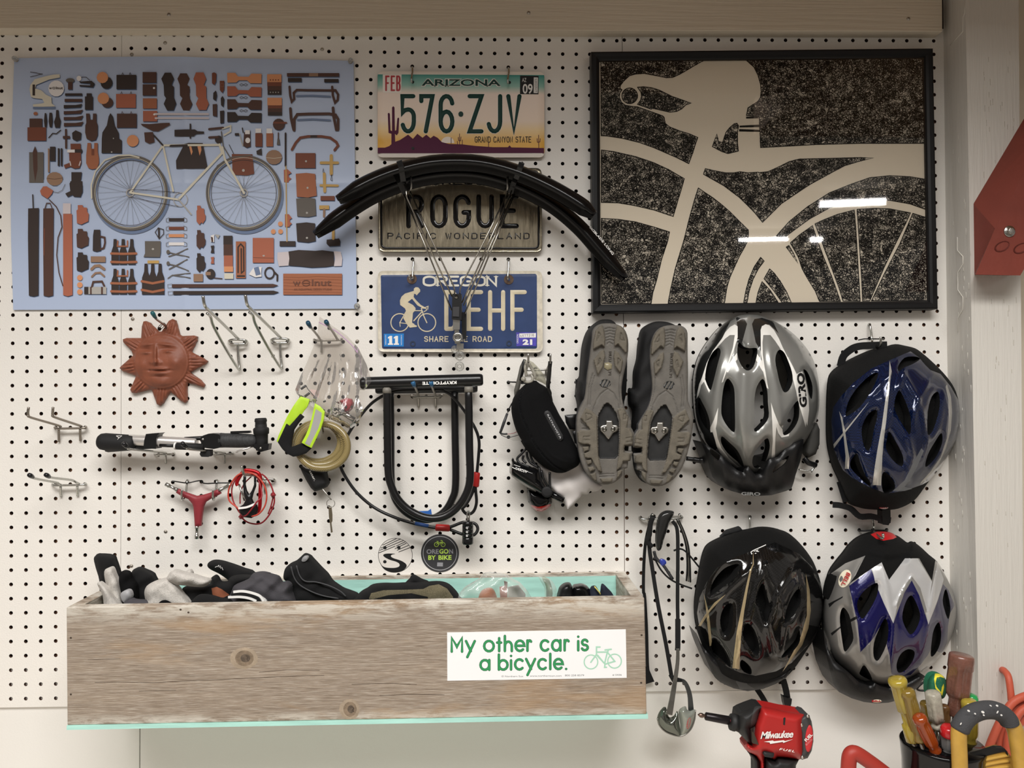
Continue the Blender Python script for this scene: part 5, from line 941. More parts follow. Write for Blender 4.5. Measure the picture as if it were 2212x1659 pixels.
# clear zip bag with odds and ends
t = thing('zip_bag', 'clear zip plastic bag of small hardware hanging from a double hook', 'bag', P(720, 925, 1.2))
def bagh(x, y, d):
    a = np.arctan2(x - 724, y - 728); r = np.hypot(x - 724, y - 728); lo_ = np.clip((y - 800) / 120, 0, 1)
    return 1.5 + .9 * lo_ * (1 - np.exp(-d / 8.)) + .12 * np.sin(a * 22 + .4) * np.clip(r / 60, .1, 1) * np.exp(-(a / .6) ** 2) + .06 * np.sin(x * .28 + y * .1) + 2.1 * np.clip((x - 768) / 25, 0, 1)
fm_ = clear('bag_film', (244, 242, 240), .8, .045, .10, bump=.28, bs=38, stretch=(2.2, 1, .55)); bag_out = e5([(358, 22), (345, 100), (333, 200), (330, 290), (290, 380), (200, 600), (110, 790), (45, 960), (60, 1010), (180, 1110), (330, 1230), (480, 1330), (640, 1400), (760, 1480), (850, 1400), (920, 1220), (850, 1060), (870, 960), (930, 965), (1025, 850), (960, 640), (850, 420), (700, 260), (520, 140)])
b = MB(); relief(b, bag_out, bagh, fm_, 4, cap=False); b.build('film', t)
b = MB(); relief(b, bag_out, lambda x, y, d: 1.1 + 0 * x + .06 * np.sin(x * .2), clear('bag_back_film', (244, 242, 240), 1., .04, .2), 9, cap=False); b.build('back_film', t)
b = MB(); curve(b, e5, [(350, 95, 1.75), (460, 150, 1.75), (580, 220, 1.75), (740, 360, 1.75), (840, 480, 1.8), (880, 580, 1.8), (890, 760, 1.9), (950, 920, 1.9)], .0009, mat('zip_mauve', (190, 150, 190), .4), 6); b.build('zip_strip', t)
b = MB(); rrd = mat('reflector_red', (150, 24, 40), .2, bump=.5, bs=900); relief(b, e5([(610, 1100), (690, 1060), (770, 1075), (798, 1130), (780, 1200), (730, 1250), (680, 1255), (660, 1190)]), hat(1.3, .5), rrd, 2.5, back=1.2); tag(b.build('reflector'), 'small red reflector inside the clear zip bag', 'reflector')
random.seed(11); b = MB(); hwm = [mat('bright_bits', (190, 188, 184), .15, 1.), mat('dark_bits', (60, 64, 60), .3, .6)]
for k in range(46):
    x, y = random.gauss(580, 70), random.gauss(1235, 55); a = random.uniform(0, PI); L = random.uniform(12, 45); curve(b, e5, [(x, y, 1.5 + random.uniform(-.2, .4)), (x + L * math.cos(a), y + L * math.sin(a), 1.6)], random.choice([.0007, .0012, .0018]), hwm[k % 2], 6, 1)
curve(b, e5, [(660, 1250, 1.6), (800, 1345, 1.6)], .005, hwm[0], 12, 1); o = b.build('hardware'); tag(o, 'loose screws and metal bits in the bottom of the clear zip bag', 'hardware', kind='stuff')
b = MB(); b.prism(e5([(235, 950), (352, 970), (345, 1060), (250, 1040)]), 1.3, 1.34, mat('pink_paper', (226, 200, 196), .7)); tag(b.build('paper_tag'), 'small pink paper tag inside the clear zip bag', 'tag')
b = MB(); dgm = mat('dark_grey', (52, 52, 54), .4)
for x0, y0, x1, y1 in ((120, 950, 185, 905), (170, 1045, 230, 1000), (265, 1135, 315, 1085), (345, 1190, 420, 1230)): curve(b, e5, [(x0, y0, 1.45), (x1, y1, 1.45)], .0022, dgm, 8, 1)
curve(b, e5, [(185, 905, 1.45), (215, 960, 1.45), (310, 1060, 1.45)], .0007, dgm, 6); o = tag(b.build('wire_clip'), 'dark wire clip inside the lower left of the clear zip bag', 'clip')
# ================= red cord and carabiner =================
rc = crop(480, 1000, 6.35); rcd = mat('red_cord', (146, 34, 42), .55); rc2 = mat('orange_red_cord', (186, 66, 50), .55)
t = thing('pegboard_hook', 'grey double hook holding the red cord and carabiner', 'hook', P(575, 1040, .2))
b = MB(); curve(b, rc, [(715, 232, -.2), (712, 232, .3), (690, 225, .45), (550, 222, .5), (520, 225, .45)], .0022, steel); curve(b, rc, [(585, 250, .4), (588, 400, .1)], .0024, steel); b.build('mounting_bar', t)
b = MB(); curve(b, rc, [(560, 225, .5), (480, 185, 1.5), (390, 165, 2.4), (310, 160, 3.1), (285, 120, 3.4), (265, 45, 3.6)], .0024, steel); b.build('prong', t)
t = thing('cord', 'loops of knotted thin red cord hanging from a grey hook', 'cord', P(550, 1130, 1.5))
b = MB(); curve(b, rc, [(310, 130, 2.2), (200, 180, 2.2), (120, 290, 2.1), (85, 400, 2), (100, 520, 2), (215, 620, 2.1), (300, 710, 2.2), (400, 730, 2.3), (500, 700, 2.4), (580, 600, 2.4), (610, 470, 2.4), (590, 340, 2.4), (520, 220, 2.4), (430, 150, 2.4)], .0015, rc2, 8, 5, True); b.build('outer_loop', t)
b = MB(); curve(b, rc, [(300, 125, 2.0), (220, 180, 1.8), (150, 290, 1.8), (130, 400, 1.8), (150, 520, 1.8), (200, 620, 1.9), (250, 690, 2.0), (330, 720, 2.4), (470, 540, 2.9), (545, 440, 2.6), (480, 200, 2.2), (350, 140, 2.1)], .0013, rcd, 8, 5, True); b.build('inner_loop', t)
b = MB(); curve(b, rc, [(540, 150, 1.6), (600, 200, 1.5), (660, 290, 1.4), (700, 400, 1.4), (716, 520, 1.4), (690, 620, 1.4), (640, 720, 1.4), (560, 810, 1.4), (480, 838, 1.4), (380, 825, 1.4), (310, 790, 1.5), (262, 738, 1.6)], .0014, rcd, 8); curve(b, rc, [(700, 460, 1.3), (670, 590, 1.3), (630, 700, 1.3)], .0013, rcd, 8); curve(b, rc, [(400, 185, 1.4), (300, 290, 1.4), (250, 420, 1.4), (245, 560, 1.5)], .0012, rcd, 8); b.build('tail_loop', t)
for x, y in ((700, 440), (262, 738)):
    b = MB()
    for a in (0, 1.05, 2.1): curve(b, rc, [(x + 26 * math.cos(a), y + 26 * math.sin(a), 1.4), (x, y, 1.6), (x - 26 * math.cos(a), y - 26 * math.sin(a), 1.4)], .0019, rcd, 8)
    b.build('knot', t)
t = thing('carabiner', 'glossy red aluminium carabiner hanging inside the red cord loops', 'carabiner', P(545, 1108, 1.8)); rca = mat('anodised_red', (170, 20, 28), .2, .5)
b = MB(); curve(b, rc, [(215, 310, 2), (200, 280, 2), (225, 215, 2), (300, 110, 2), (400, 105, 2), (495, 140, 2), (525, 220, 2), (522, 400, 2), (515, 600, 2), (480, 670, 2), (400, 682, 2), (340, 640, 2), (310, 560, 2)], .0033, rca, 12); b.build('body', t)
b = MB(); curve(b, rc, [(232, 290, 2.1), (308, 520, 2.1)], .0018, chrome, 10, 1); b.build('gate', t)
t = thing('tyre_lever_tool', 'black wishbone shaped tool with a silver band inside the cord loops', 'tool', P(540, 1118, 2.2))
b = MB(); relief(b, rc([(290, 180), (326, 180), (322, 300), (340, 380), (372, 432), (408, 375), (436, 300), (434, 180), (466, 200), (466, 320), (432, 410), (412, 490), (432, 540), (482, 580), (490, 640), (470, 720), (400, 758), (300, 745), (240, 680), (222, 612), (290, 570), (320, 510), (292, 420), (286, 300)]), hat(2.25, .16), blk, 3, back=2.2); b.build('fork', t)
b = MB(); b.strap([P(*rc([(x, y)])[0], d) for x, y, d in spl([(222, 622, 2.55), (340, 606, 2.6), (455, 558, 2.55)], 5)], .0035, .0012, white); b.build('silver_band', t)
# ================= U locks =================
ub = mat('lock_vinyl', (17, 17, 18), .3, bump=.06, bs=120)
dbl('pegboard_hook', 'teal tipped double hook carrying the U lock crossbar', ul, steel, (640, 885, 285), [[(692, 285, .5), (688, 262, 1.2), (672, 225, 3.0), (655, 185, 4.6)], [(832, 285, .5), (826, 262, 1.2), (810, 225, 3.0), (797, 180, 4.6)]], [(692, 298, 375), (832, 298, 375)], [([(662, 205, 4.5), (655, 190, 4.7), (650, 178, 4.8), (646, 168, 4.8)], mat('tip_blue', (40, 90, 130), .3)), ([(805, 200, 4.5), (799, 188, 4.7), (795, 178, 4.8), (792, 168, 4.8)], mat('tip_blue'))], .0022)
def ulock(lab, path, d, bar, txt):
    t = thing('u_lock', lab, 'lock', P(*ul([(760, 1290)])[0], d), 'two black U locks on one hook')
    b = MB(); curve(b, ul, [(x, y, d) for x, y in path], .0068, ub, 16, 6); b.build('shackle', t)
    (x0, y0), (x1, y1), db, r = bar; a, c = P(*ul([(x0, y0)])[0], db), P(*ul([(x1, y1)])[0], db); L = (c - a).length; b = MB()
    b.lathe([(0, r * .8 * IN), (.002, r * .95 * IN), (.004, r * IN), (L - .006, r * IN), (L - .002, r * .92 * IN), (L, r * .7 * IN)], a, c - a, ub, 28); br = b.build('crossbar', t)
    return t, br
tR, _ = ulock('black U lock hanging close to the board, behind the other one', [(463, 250), (468, 600), (470, 950), (485, 1060), (520, 1150), (590, 1230), (690, 1282), (800, 1285), (900, 1230), (965, 1130), (996, 1000), (992, 600), (988, 250)], .9, ((345, 226), (1175, 216), .95, .36), False)
tF, br = ulock('black U lock in front, its crossbar resting on a teal tipped hook', [(437, 225), (440, 500), (447, 880), (470, 1010), (530, 1130), (630, 1222), (760, 1276), (890, 1270), (1000, 1200), (1080, 1085), (1113, 950), (1108, 700), (1102, 215)], 2.9, ((222, 180), (1220, 152), 2.9, .42), True)
b = MB(); print_text(b, 'KRYPTONITE', quad(*ul([(1003, 163)])[0], *ul([(725, 170)])[0], 6.4, lambda x, y: 3.345), white, .035); b.build('lettering', br)
for x, y in ((437, 240), (1102, 232)):
    b = MB(); curve(b, ul, [(x, y - 25, 2.9), (x, y + 22, 2.9)], .0076, mat('collar_grey', (118, 114, 106), .5), 16, 1); b.build('collar', tF)
b = MB(); b.prism(ul([(697, 1222), (770, 1220), (795, 1203), (803, 1252), (700, 1254)]), 1.1, 1.14, mat('tape_blue', (36, 92, 168), .6)); b.build('blue_tape', tR)
t = thing('security_cable', 'thin black security cable with red ferrules looped around the U locks', 'cable', P(*ul([(600, 1300)])[0], 1.5)); cbm = mat('cable_black', (22, 22, 23), .3); rf = mat('ferrule_red', (172, 34, 32), .35)
b = MB(); curve(b, ul, [(900, 232, 2.0), (700, 236, 1.9), (500, 245, 1.8), (400, 285, 1.7), (300, 355, 1.6), (200, 475, 1.5), (110, 620, 1.5), (68, 760, 1.5), (58, 850, 1.5), (110, 960, 1.4), (200, 1080, 1.4), (330, 1190, 1.4), (480, 1265, 1.5), (640, 1318, 1.5), (760, 1345, 1.5), (835, 1356, 1.5), (945, 1352, 1.5), (1060, 1312, 1.3), (1150, 1322, 1.3), (1176, 1370, 1.4), (1140, 1418, 1.5), (1060, 1412, 1.5), (945, 1370, 1.5)], .0028, cbm, 10); b.build('long_run', t)
b = MB(); curve(b, ul, [(870, 238, 1.9), (950, 270, 1.8), (1040, 370, 1.7), (1110, 470, 1.6), (1165, 570, 1.6), (1187, 660, 1.6), (1182, 780, 1.6), (1168, 920, 1.6), (1158, 1030, 1.6), (1166, 1150, 1.6), (1140, 1226, 1.6), (1090, 1246, 1.6), (1052, 1205, 1.7), (1080, 1170, 1.7), (1130, 1080, 1.6), (1150, 1010, 1.6)], .0028, cbm, 10); b.build('short_run', t)
for pts in ([(832, 1354, 1.5), (840, 1355, 1.5), (940, 1360, 1.5), (950, 1360, 1.5)], [(1170, 905, 1.6), (1168, 915, 1.6), (1160, 1015, 1.6), (1158, 1022, 1.6)]):
    b = MB(); curve(b, ul, pts, [.005, .0062, .0062, .005], rf, 14, 1); b.build('ferrule', t)
b = MB(); curve(b, ul, [(665, 1322, 1.5), (775, 1344, 1.5)], .0034, mat('tape_dark_blue', (34, 66, 120), .6), 12, 1); b.build('tape_wrap', t)
t = thing('combination_padlock', 'small black combination padlock hanging from the security cable', 'lock', P(*ul([(1095, 1490)])[0], 1.8))
b = MB(); curve(b, ul, [(1095, 1305, 2), (1088, 1240, 2), (1100, 1220, 2), (1108, 1245, 1.8), (1105, 1305, 1.7)], .0013, chrome, 10); b.build('shackle', t)
b = MB(); a, c = P(*ul([(1095, 1305)])[0], 1.9), P(*ul([(1095, 1490)])[0], 1.9); L = (c - a).length; pr = [(0, .008), (.001, .0095)]
for k in range(4): pr += [(L * (.18 + .17 * k), .0097), (L * (.185 + .17 * k), .0088), (L * (.20 + .17 * k), .0097)]
b.lathe(pr + [(L * .95, .0097), (L, .0088)], a, c - a, mat('lock_gloss', (20, 20, 21), .15), 20); bd_ = b.build('body', t)
b = MB()
for ch, y in (('Q', 1366), ('G', 1400), ('S', 1430)): print_text(b, ch, quad(*ul([(1080, y)])[0], *ul([(1096, y)])[0], 4.2, 2.29), white, .03)
b.build('dial_letters', bd_)
# ================= stickers =================
st = crop(780, 1130, 7.3733)
t = thing('sticker', 'round white sticker with black stripes and a winding river', 'sticker', P(853, 1236, .02)); b = MB(); b.prism(st(ell(545, 512, 275, 275, n=48)), .0, .012, mat('sticker_white', (226, 220, 212), .4)); b.build('vinyl', t)
b = MB(); fl = lambda d: (lambda u, v, h: P(u, v, d + h)); ribbon(b, st(ell(545, 512, 271, 271, n=48) + [(816, 512)]), fl(.016), 1.0, .001, blkm)
for (x0, y0, x1, y1) in ((345, 350, 560, 248), (315, 398, 628, 252), (300, 432, 672, 278), (285, 474, 540, 368), (385, 440, 385, 440), (540, 408, 718, 322), (575, 432, 755, 355), (600, 460, 785, 388), (560, 365, 700, 300)): 
    if x0 != x1: ribbon(b, st([(x0, y0), (x1, y1)]), fl(.018), 1.45, .001, blkm)
b.poly(st(spl([(545, 488), (440, 484), (375, 492), (352, 512), (380, 545), (460, 585), (560, 615), (610, 650), (605, 690), (540, 712), (440, 712), (370, 700), (318, 668), (370, 735), (450, 775), (545, 788), (640, 765), (700, 725), (725, 690), (715, 650), (660, 610), (600, 585), (520, 560), (475, 530), (490, 503)], 3, True)), .022, blkm); b.build('print', t)
for x, y in ((380, 393), (600, 388), (378, 615)): relief(b2 := MB(), st(ell(x, y, 28, 26, n=12)), lambda x_, y_, d_: .026 + 0 * x_, blkm, 2, back=.0); b2.build('hole', t)
t = thing('sticker', 'round dark grey sticker reading OREGON BY BIKE', 'sticker', P(951, 1236, .03)); b = MB(); b.prism(st(ell(1256, 480, 302, 302, n=56)), .0, .04, mat('sticker_grey', (58, 58, 60), .5)); b.build('vinyl', t)
b = MB(); gw, yw = mat('print_grey', (150, 150, 154), .5), mat('print_lime', (198, 232, 96), .5); ribbon(b, st(ell(1256, 480, 268, 268, n=56) + [(1524, 480)]), fl(.045), 1.0, .001, mat('print_silver', (196, 196, 198), .5))
for tx, x0, x1, y, m_ in (('ORE', 1042, 1236, 487, gw), ('GO', 1246, 1392, 484, yw), ('N', 1402, 1466, 484, gw), ('BY', 1070, 1190, 583, yw), ('BIKE', 1232, 1440, 582, yw)): print_text(b, tx, quad(*st([(x0, y)])[0], *st([(x1, y - 1)])[0], 9.7, .046), m_, .03)
for cx_ in (1200, 1306): ribbon(b, st(ell(cx_, 342, 33, 33, n=20) + [(cx_ + 33, 342)]), fl(.046), 1.3, .001, yw)
for pts in ([(1200, 342), (1225, 315), (1285, 300), (1306, 342)], [(1215, 292), (1240, 340), (1285, 300)], [(1205, 290), (1232, 292)], [(1268, 276), (1290, 278), (1300, 300)]): ribbon(b, st(pts), fl(.047), 1.1, .001, yw)
b.poly(st([(1214, 625), (1305, 628), (1302, 690), (1210, 688)]), .047, gw); b.build('print', t)
# ================= glasses case, eyeglasses, cloth, lamps =================
gz, gy = crop(1070, 760, 8.2947), crop(1080, 940, 9.217)
dbl('pegboard_hook', 'zinc double hook behind the black glasses case', gz, steel, (520, 940, 320), [[(560, 320, .5), (575, 260, 2.4), (588, 200, 4.0), (590, 190, 4.1), (590, 35, 4.3)], [(920, 320, .5), (950, 260, 2.4), (982, 200, 3.4), (985, 180, 3.5), (985, 35, 3.6)]], [(905, 330, 440)], r=.0019)
t = thing('glasses_case', 'black zippered glasses case hanging between the U lock and the shoes', 'case', P(1190, 1015, 2))
co_ = gz([(600, 542), (660, 520), (720, 515), (800, 570), (900, 625), (950, 700), (1020, 870), (1085, 1000), (1150, 1130), (1240, 1280), (1320, 1430), (1400, 1600)]) + gy([(1560, 300), (1600, 400), (1600, 490), (1560, 600), (1450, 670), (1300, 742), (1180, 755), (1050, 730), (900, 650), (780, 560), (650, 430), (500, 260), (420, 120)]) + gz([(480, 1600), (380, 1420), (310, 1180), (290, 1000), (320, 850), (370, 760), (430, 690), (520, 600)])
zl = gz([(560, 620), (460, 760), (430, 900), (460, 1100), (540, 1300), (640, 1500)]) + gy([(640, 90), (760, 270), (900, 440), (1050, 580), (1200, 670), (1330, 700), (1450, 672)])
zr = gz([(640, 560), (620, 800), (680, 1100), (800, 1400), (900, 1600)]) + gy([(900, 250), (1050, 420), (1250, 520), (1450, 560)])
def caseh(x, y, d):
    z = 2.2 + 1.25 * np.sqrt(np.clip(1 - (1 - np.minimum(d, 34) / 34) ** 2, 0, 1)); return z - .16 * np.exp(-(pdist(x, y, zl) / 1.3) ** 2) + .06 * np.exp(-((pdist(x, y, zl) - 2.6) / 1.2) ** 2) + .05 * np.exp(-(pdist(x, y, zr) / 2.2) ** 2)
co_ = spl(co_, 2, True); b = MB(); relief(b, co_, caseh, fab, 2.6, back=1.4); cs2 = b.build('shell', t)
b = MB(); pt = gz([(935, 1050), (980, 1075), (1010, 1130), (1215, 1500), (1215, 1560), (1170, 1600), (1120, 1580), (900, 1170), (870, 1110), (890, 1065)]); relief(b, pt, lambda x, y, d: 3.46 + .04 * np.minimum(d, 1.5), mat('patch_grey', (28, 28, 29), .6), 2.5, back=3.2); b.build('name_patch', cs2)
b = MB(); print_text(b, 'RAYNAVISTA', quad(*gz([(925, 1130)])[0], *gz([(1160, 1560)])[0], 3.8, 3.56), mat('print_silver'), .0); b.build('lettering', cs2)
b = MB()
for i in range(len(zl) - 1):
    for k in range(5):
        f = k / 5; x = zl[i][0] + (zl[i + 1][0] - zl[i][0]) * f; y = zl[i][1] + (zl[i + 1][1] - zl[i][1]) * f; z_ = float(caseh(np.array([x]), np.array([y]), pdist(np.array([x]), np.array([y]), co_, True))[0]); b.ball(P(x, y, z_ + .03), .0007, dgm, 5)
b.build('zipper', cs2)
t = thing('eyeglasses', 'clear safety glasses with dark temples hanging behind the black case', 'glasses', P(1100, 945, 1.2)); smk = clear('smoke_lens', (190, 188, 172), 1.2, .35, .05)
b = MB(); relief(b, gz([(520, 150), (600, 150), (680, 190), (760, 270), (850, 380), (905, 500), (922, 605), (850, 560), (760, 520), (700, 500), (720, 440), (690, 340), (640, 290), (590, 280), (545, 330), (520, 250)]), lambda x, y, d: 2.0 + .5 * (1 - np.exp(-d / 6.)), smk, 3, cap=False); b.build('lens', t)
b = MB(); relief(b, gz([(505, 128), (552, 142), (540, 260), (520, 340), (470, 520), (430, 680), (400, 725), (340, 790), (335, 690), (370, 560), (400, 440), (440, 260), (475, 190)]), hat(1.8, .15), mat('temple_grey', (88, 86, 80), .4), 3, back=1.7, regions=[(gz([(505, 128), (552, 142), (540, 260), (520, 340), (450, 520), (430, 510), (470, 300), (480, 190)]), blk)]); b.build('temple', t)
b = MB(); curve(b, gz, [(300, 915, 2.), (262, 990, 2.), (220, 1090, 2.)], .0011, blk, 8); curve(b, gz, [(215, 1100, 2.), (150, 1280, 2.), (85, 1460, 2.)], [.0022, .0028, .0022], dgm, 10, 1); curve(b, gz, [(85, 1462, 2.), (150, 1472, 2.), (215, 1470, 2.)], .0016, blk, 8); b.build('temple', t)
b = MB(); curve(b, gz, [(100, 1490, 1.9), (230, 1535, 1.9), (420, 1490, 1.9)], .0007, dgm, 6); curve(b, gz, [(215, 1475, 1.9), (320, 1460, 1.9), (390, 1428, 1.9)], .0005, mat('dull_red'), 6); relief(b, gz([(110, 1490), (220, 1475), (390, 1430), (440, 1500), (460, 1590), (330, 1600), (230, 1540)]), lambda x, y, d: 1.7 + 0 * x, clear('clear_lens', (240, 240, 238), 1.2, .05, .03), 4, cap=False); b.build('lens', t)
b = MB(); clrf = mat('frosted_frame', (176, 172, 160), .25, trans=.3)
for pts in ([(585, 195, 3), (545, 230, 2.8), (535, 300, 2.8), (560, 440, 2.7)], [(600, 195, 3), (650, 300, 2.8), (700, 400, 2.8), (710, 480, 2.7)], [(640, 400, 2.6), (670, 470, 2.7), (640, 530, 2.7), (560, 540, 2.7), (500, 500, 2.7)]): curve(b, gz, pts, .0026, clrf, 8)
b.ball(P(*gz([(505, 485)])[0], 2.8), .0045, clrf, 12); b.build('nose_bridge', t)
b = MB(); b.strap([P(*gz([(x, y)])[0], d) for x, y, d in spl([(985, 175, 3.55), (970, 300, 3.2), (955, 450, 2.9), (945, 620, 2.6), (985, 740, 2.4), (1015, 880, 2.2)], 4)], [.007] * 13 + [.005] * 4 + [.003] * 4, .002, blk); curve(b, gz, [(1000, 190, 3.5), (985, 420, 3.0), (960, 650, 2.7)], .0016, blk, 6); tag(b.build('neck_cord'), 'black cord looped over the zinc hook beside the glasses case', 'cord')
b = MB(); curve(b, gz, [(225, 535, .15), (300, 542, .6), (370, 545, .9), (480, 560, 1.2), (620, 570, 1.2)], .0014, blk, 8); tag(b.build('cable_tie'), 'thin black wire tie stretched behind the glasses case', 'tie')
cloth = mat('grey_cloth', (206, 200, 196), .9, bump=.12, bs=700, sheen=.2)
b = MB(); relief(b, gy([(960, 640), (1130, 700), (1300, 660), (1450, 560), (1560, 500), (1610, 540), (1680, 700), (1760, 800), (1840, 890), (1950, 950), (2045, 1010), (2010, 1060), (1960, 1110), (1850, 1130), (1800, 1110), (1750, 1180), (1630, 1180), (1600, 1240), (1540, 1300), (1450, 1390), (1350, 1475), (1300, 1380), (1280, 1300), (1250, 1240), (1120, 1160), (1070, 1090), (1015, 1010), (1000, 850), (960, 930), (800, 650), (790, 620)]), lambda x, y, d: 1.5 + .28 * (1 - np.exp(-d / 3)) + .10 * np.sin((x * .35 + y * 1.1) * .10) + .05 * np.sin((x - y * .7) * .13), cloth, 2.4, back=1.1); tag(b.build('cleaning_cloth'), 'pale grey cloth bag hanging below the black glasses case', 'cloth')
t = thing('bicycle_light', 'black headlight with white lettering hanging below the glasses case', 'light', P(1125, 1075, 2)); gbk = mat('gloss_black', (12, 12, 13), .12)
b = MB(); relief(b, gy([(228, 490), (262, 450), (292, 520), (400, 560), (640, 640), (780, 690), (790, 870), (870, 950), (930, 1060), (900, 1180), (820, 1195), (700, 1120), (500, 1010), (330, 900), (235, 822), (190, 740), (195, 620), (235, 590)]), lambda x, y, d: 1.9 + .8 * np.sqrt(np.clip(1 - (1 - np.minimum(d, 17) / 17) ** 2, 0, 1)), gbk, 2.4, back=1.3, regions=[(gy([(180, 600), (232, 600), (235, 790), (500, 960), (720, 1110), (700, 1140), (480, 1020), (180, 840)]), mat('light_rim_grey', (150, 148, 144), .3))]); hs = b.build('housing', t)
b = MB(); print_text(b, 'ASCOV', quad(*gy([(330, 690)])[0], *gy([(545, 760)])[0], 5.6, 2.75), white, .02, .3); ribbon(b, gy([(245, 640), (330, 680)]), fl(2.74), 1.4, .001, white); ribbon(b, gy([(285, 590), (400, 630)]), fl(2.72), 1.0, .001, white); b.build('lettering', hs)
b = MB(); curve(b, gy, [(1000, 1150, 1.9), (1260, 1300, 1.9)], .006, gbk, 12, 1); b.build('rear_arm', t)
b = MB(); b.lathe([(0, .0095), (.003, .0098), (.005, .0088), (.0055, .006)], P(*gy([(935, 1125)])[0], 2.5), (-.1, -1, 0), blkr, 20); b.build('button', t)
b = MB()
for pts in ([(520, 275, 2), (430, 370, 2), (345, 465, 2), (400, 560, 2.1), (600, 640, 2.2)], [(530, 330, 2), (550, 450, 2), (620, 560, 2.1), (760, 640, 2.2)], [(600, 330, 2), (620, 450, 2), (680, 560, 2.1), (790, 660, 2.2)], [(470, 400, 2.1), (455, 480, 2.1), (520, 560, 2.2)], [(780, 640, 2.4), (795, 760, 2.5), (830, 960, 2.5), (900, 1060, 2.5)], [(820, 700, 2.4), (880, 900, 2.5), (1000, 1080, 2.5)], [(990, 740, 2.4), (990, 900, 2.4), (1000, 1060, 2.5)]): curve(b, gy, pts, .0022, blk, 8)
b.build('rubber_strap', t)
t = thing('bicycle_light', 'black tail light with red lens at the bottom of the bundle', 'light', P(1165, 1105, 1.2))
b = MB(); relief(b, gy([(538, 1050), (700, 1110), (900, 1150), (1040, 1210), (1040, 1340), (1000, 1420), (940, 1470), (830, 1525), (720, 1505), (625, 1425), (565, 1330), (545, 1200)]), lambda x, y, d: 1.0 + .9 * np.sqrt(np.clip(1 - (1 - np.minimum(d, 15) / 15) ** 2, 0, 1)), gbk, 2.4, back=.4, regions=[(gy([(560, 1380), (640, 1395), (760, 1430), (880, 1410), (985, 1375), (1060, 1380), (1060, 1560), (560, 1560)]), mat('lens_red', (190, 22, 20), .15, coat=.5))]); b.build('housing', t)
# ================= cycling shoes =================
s0 = crop(1220, 660, 3.95); solem = mat('sole_grey', (96, 92, 86), .7, bump=.3, bs=500, var=.14, vs=60); lugm = mat('lug_olive', (95, 89, 78), .75, bump=.35, bs=500, var=.2, vs=70); upm = mat('shoe_upper', (15, 15, 16), .8, bump=.4, bs=900); recm = mat('cleat_pocket', (30, 30, 30), .7, var=.3, vs=90)
SO = [(345, 152), (300, 158), (262, 180), (240, 220), (230, 300), (215, 420), (195, 560), (180, 700), (165, 800), (125, 880), (102, 960), (100, 1080), (108, 1180), (130, 1300), (165, 1400), (215, 1470), (270, 1510), (330, 1528), (400, 1520), (450, 1490), (490, 1450), (490, 1400), (535, 1385), (540, 1330), (560, 1325), (575, 1270), (575, 1245), (515, 1240), (515, 1200), (590, 1195), (592, 1090), (565, 1040), (568, 1000), (540, 930), (510, 870), (490, 800), (485, 700), (500, 600), (530, 470), (542, 380), (540, 290), (520, 220), (480, 175), (420, 155)]
UP = [(338, 118), (290, 128), (230, 170), (182, 230), (152, 330), (136, 450), (126, 600), (100, 640), (92, 760), (108, 850), (100, 980), (104, 1150), (125, 1300), (180, 1440), (260, 1505), (400, 1500), (480, 1400), (540, 1250), (545, 1050), (505, 850), (522, 760), (530, 600), (530, 400), (500, 240), (445, 165), (400, 125)]
LUG = [[(320, 165), (290, 180), (262, 215), (245, 300), (240, 378), (300, 345), (318, 335), (340, 365), (345, 290), (335, 200)], [(445, 170), (480, 178), (515, 220), (536, 290), (533, 395), (520, 405), (455, 330), (425, 350), (420, 300), (430, 230)], [(335, 372), (300, 388), (245, 462), (265, 540), (282, 600), (330, 512), (345, 430)], [(425, 378), (460, 402), (498, 470), (482, 560), (470, 580), (425, 510), (415, 430)],
       [(180, 868), (240, 905), (276, 942), (278, 1050), (283, 1200), (293, 1312), (320, 1420), (285, 1410), (262, 1372), (240, 1330), (225, 1305), (172, 1300), (160, 1262), (212, 1240), (215, 1188), (140, 1180), (112, 1165), (108, 1085), (130, 1062), (190, 1066), (215, 1058), (150, 975), (132, 962)], [(450, 885), (475, 872), (508, 880), (540, 950), (538, 1000), (530, 1040), (556, 1050), (580, 1100), (582, 1190), (515, 1195), (508, 1250), (560, 1262), (555, 1325), (500, 1330), (482, 1380), (440, 1410), (450, 1340), (462, 1250), (470, 1100), (470, 985)],
       [(150, 1205), (205, 1200), (208, 1235), (165, 1250)], [(178, 1320), (228, 1312), (232, 1345), (195, 1362)], [(195, 1380), (240, 1372), (262, 1400), (215, 1420)], [(215, 1440), (265, 1420), (275, 1500), (240, 1490)], [(300, 1475), (410, 1470), (400, 1505), (320, 1510)], [(450, 1410), (510, 1390), (480, 1440), (440, 1490)]]
POC = [(362, 828), (340, 842), (287, 930), (283, 1000), (288, 1280), (300, 1306), (430, 1308), (455, 1280), (462, 1150), (460, 990), (440, 920), (395, 850)]
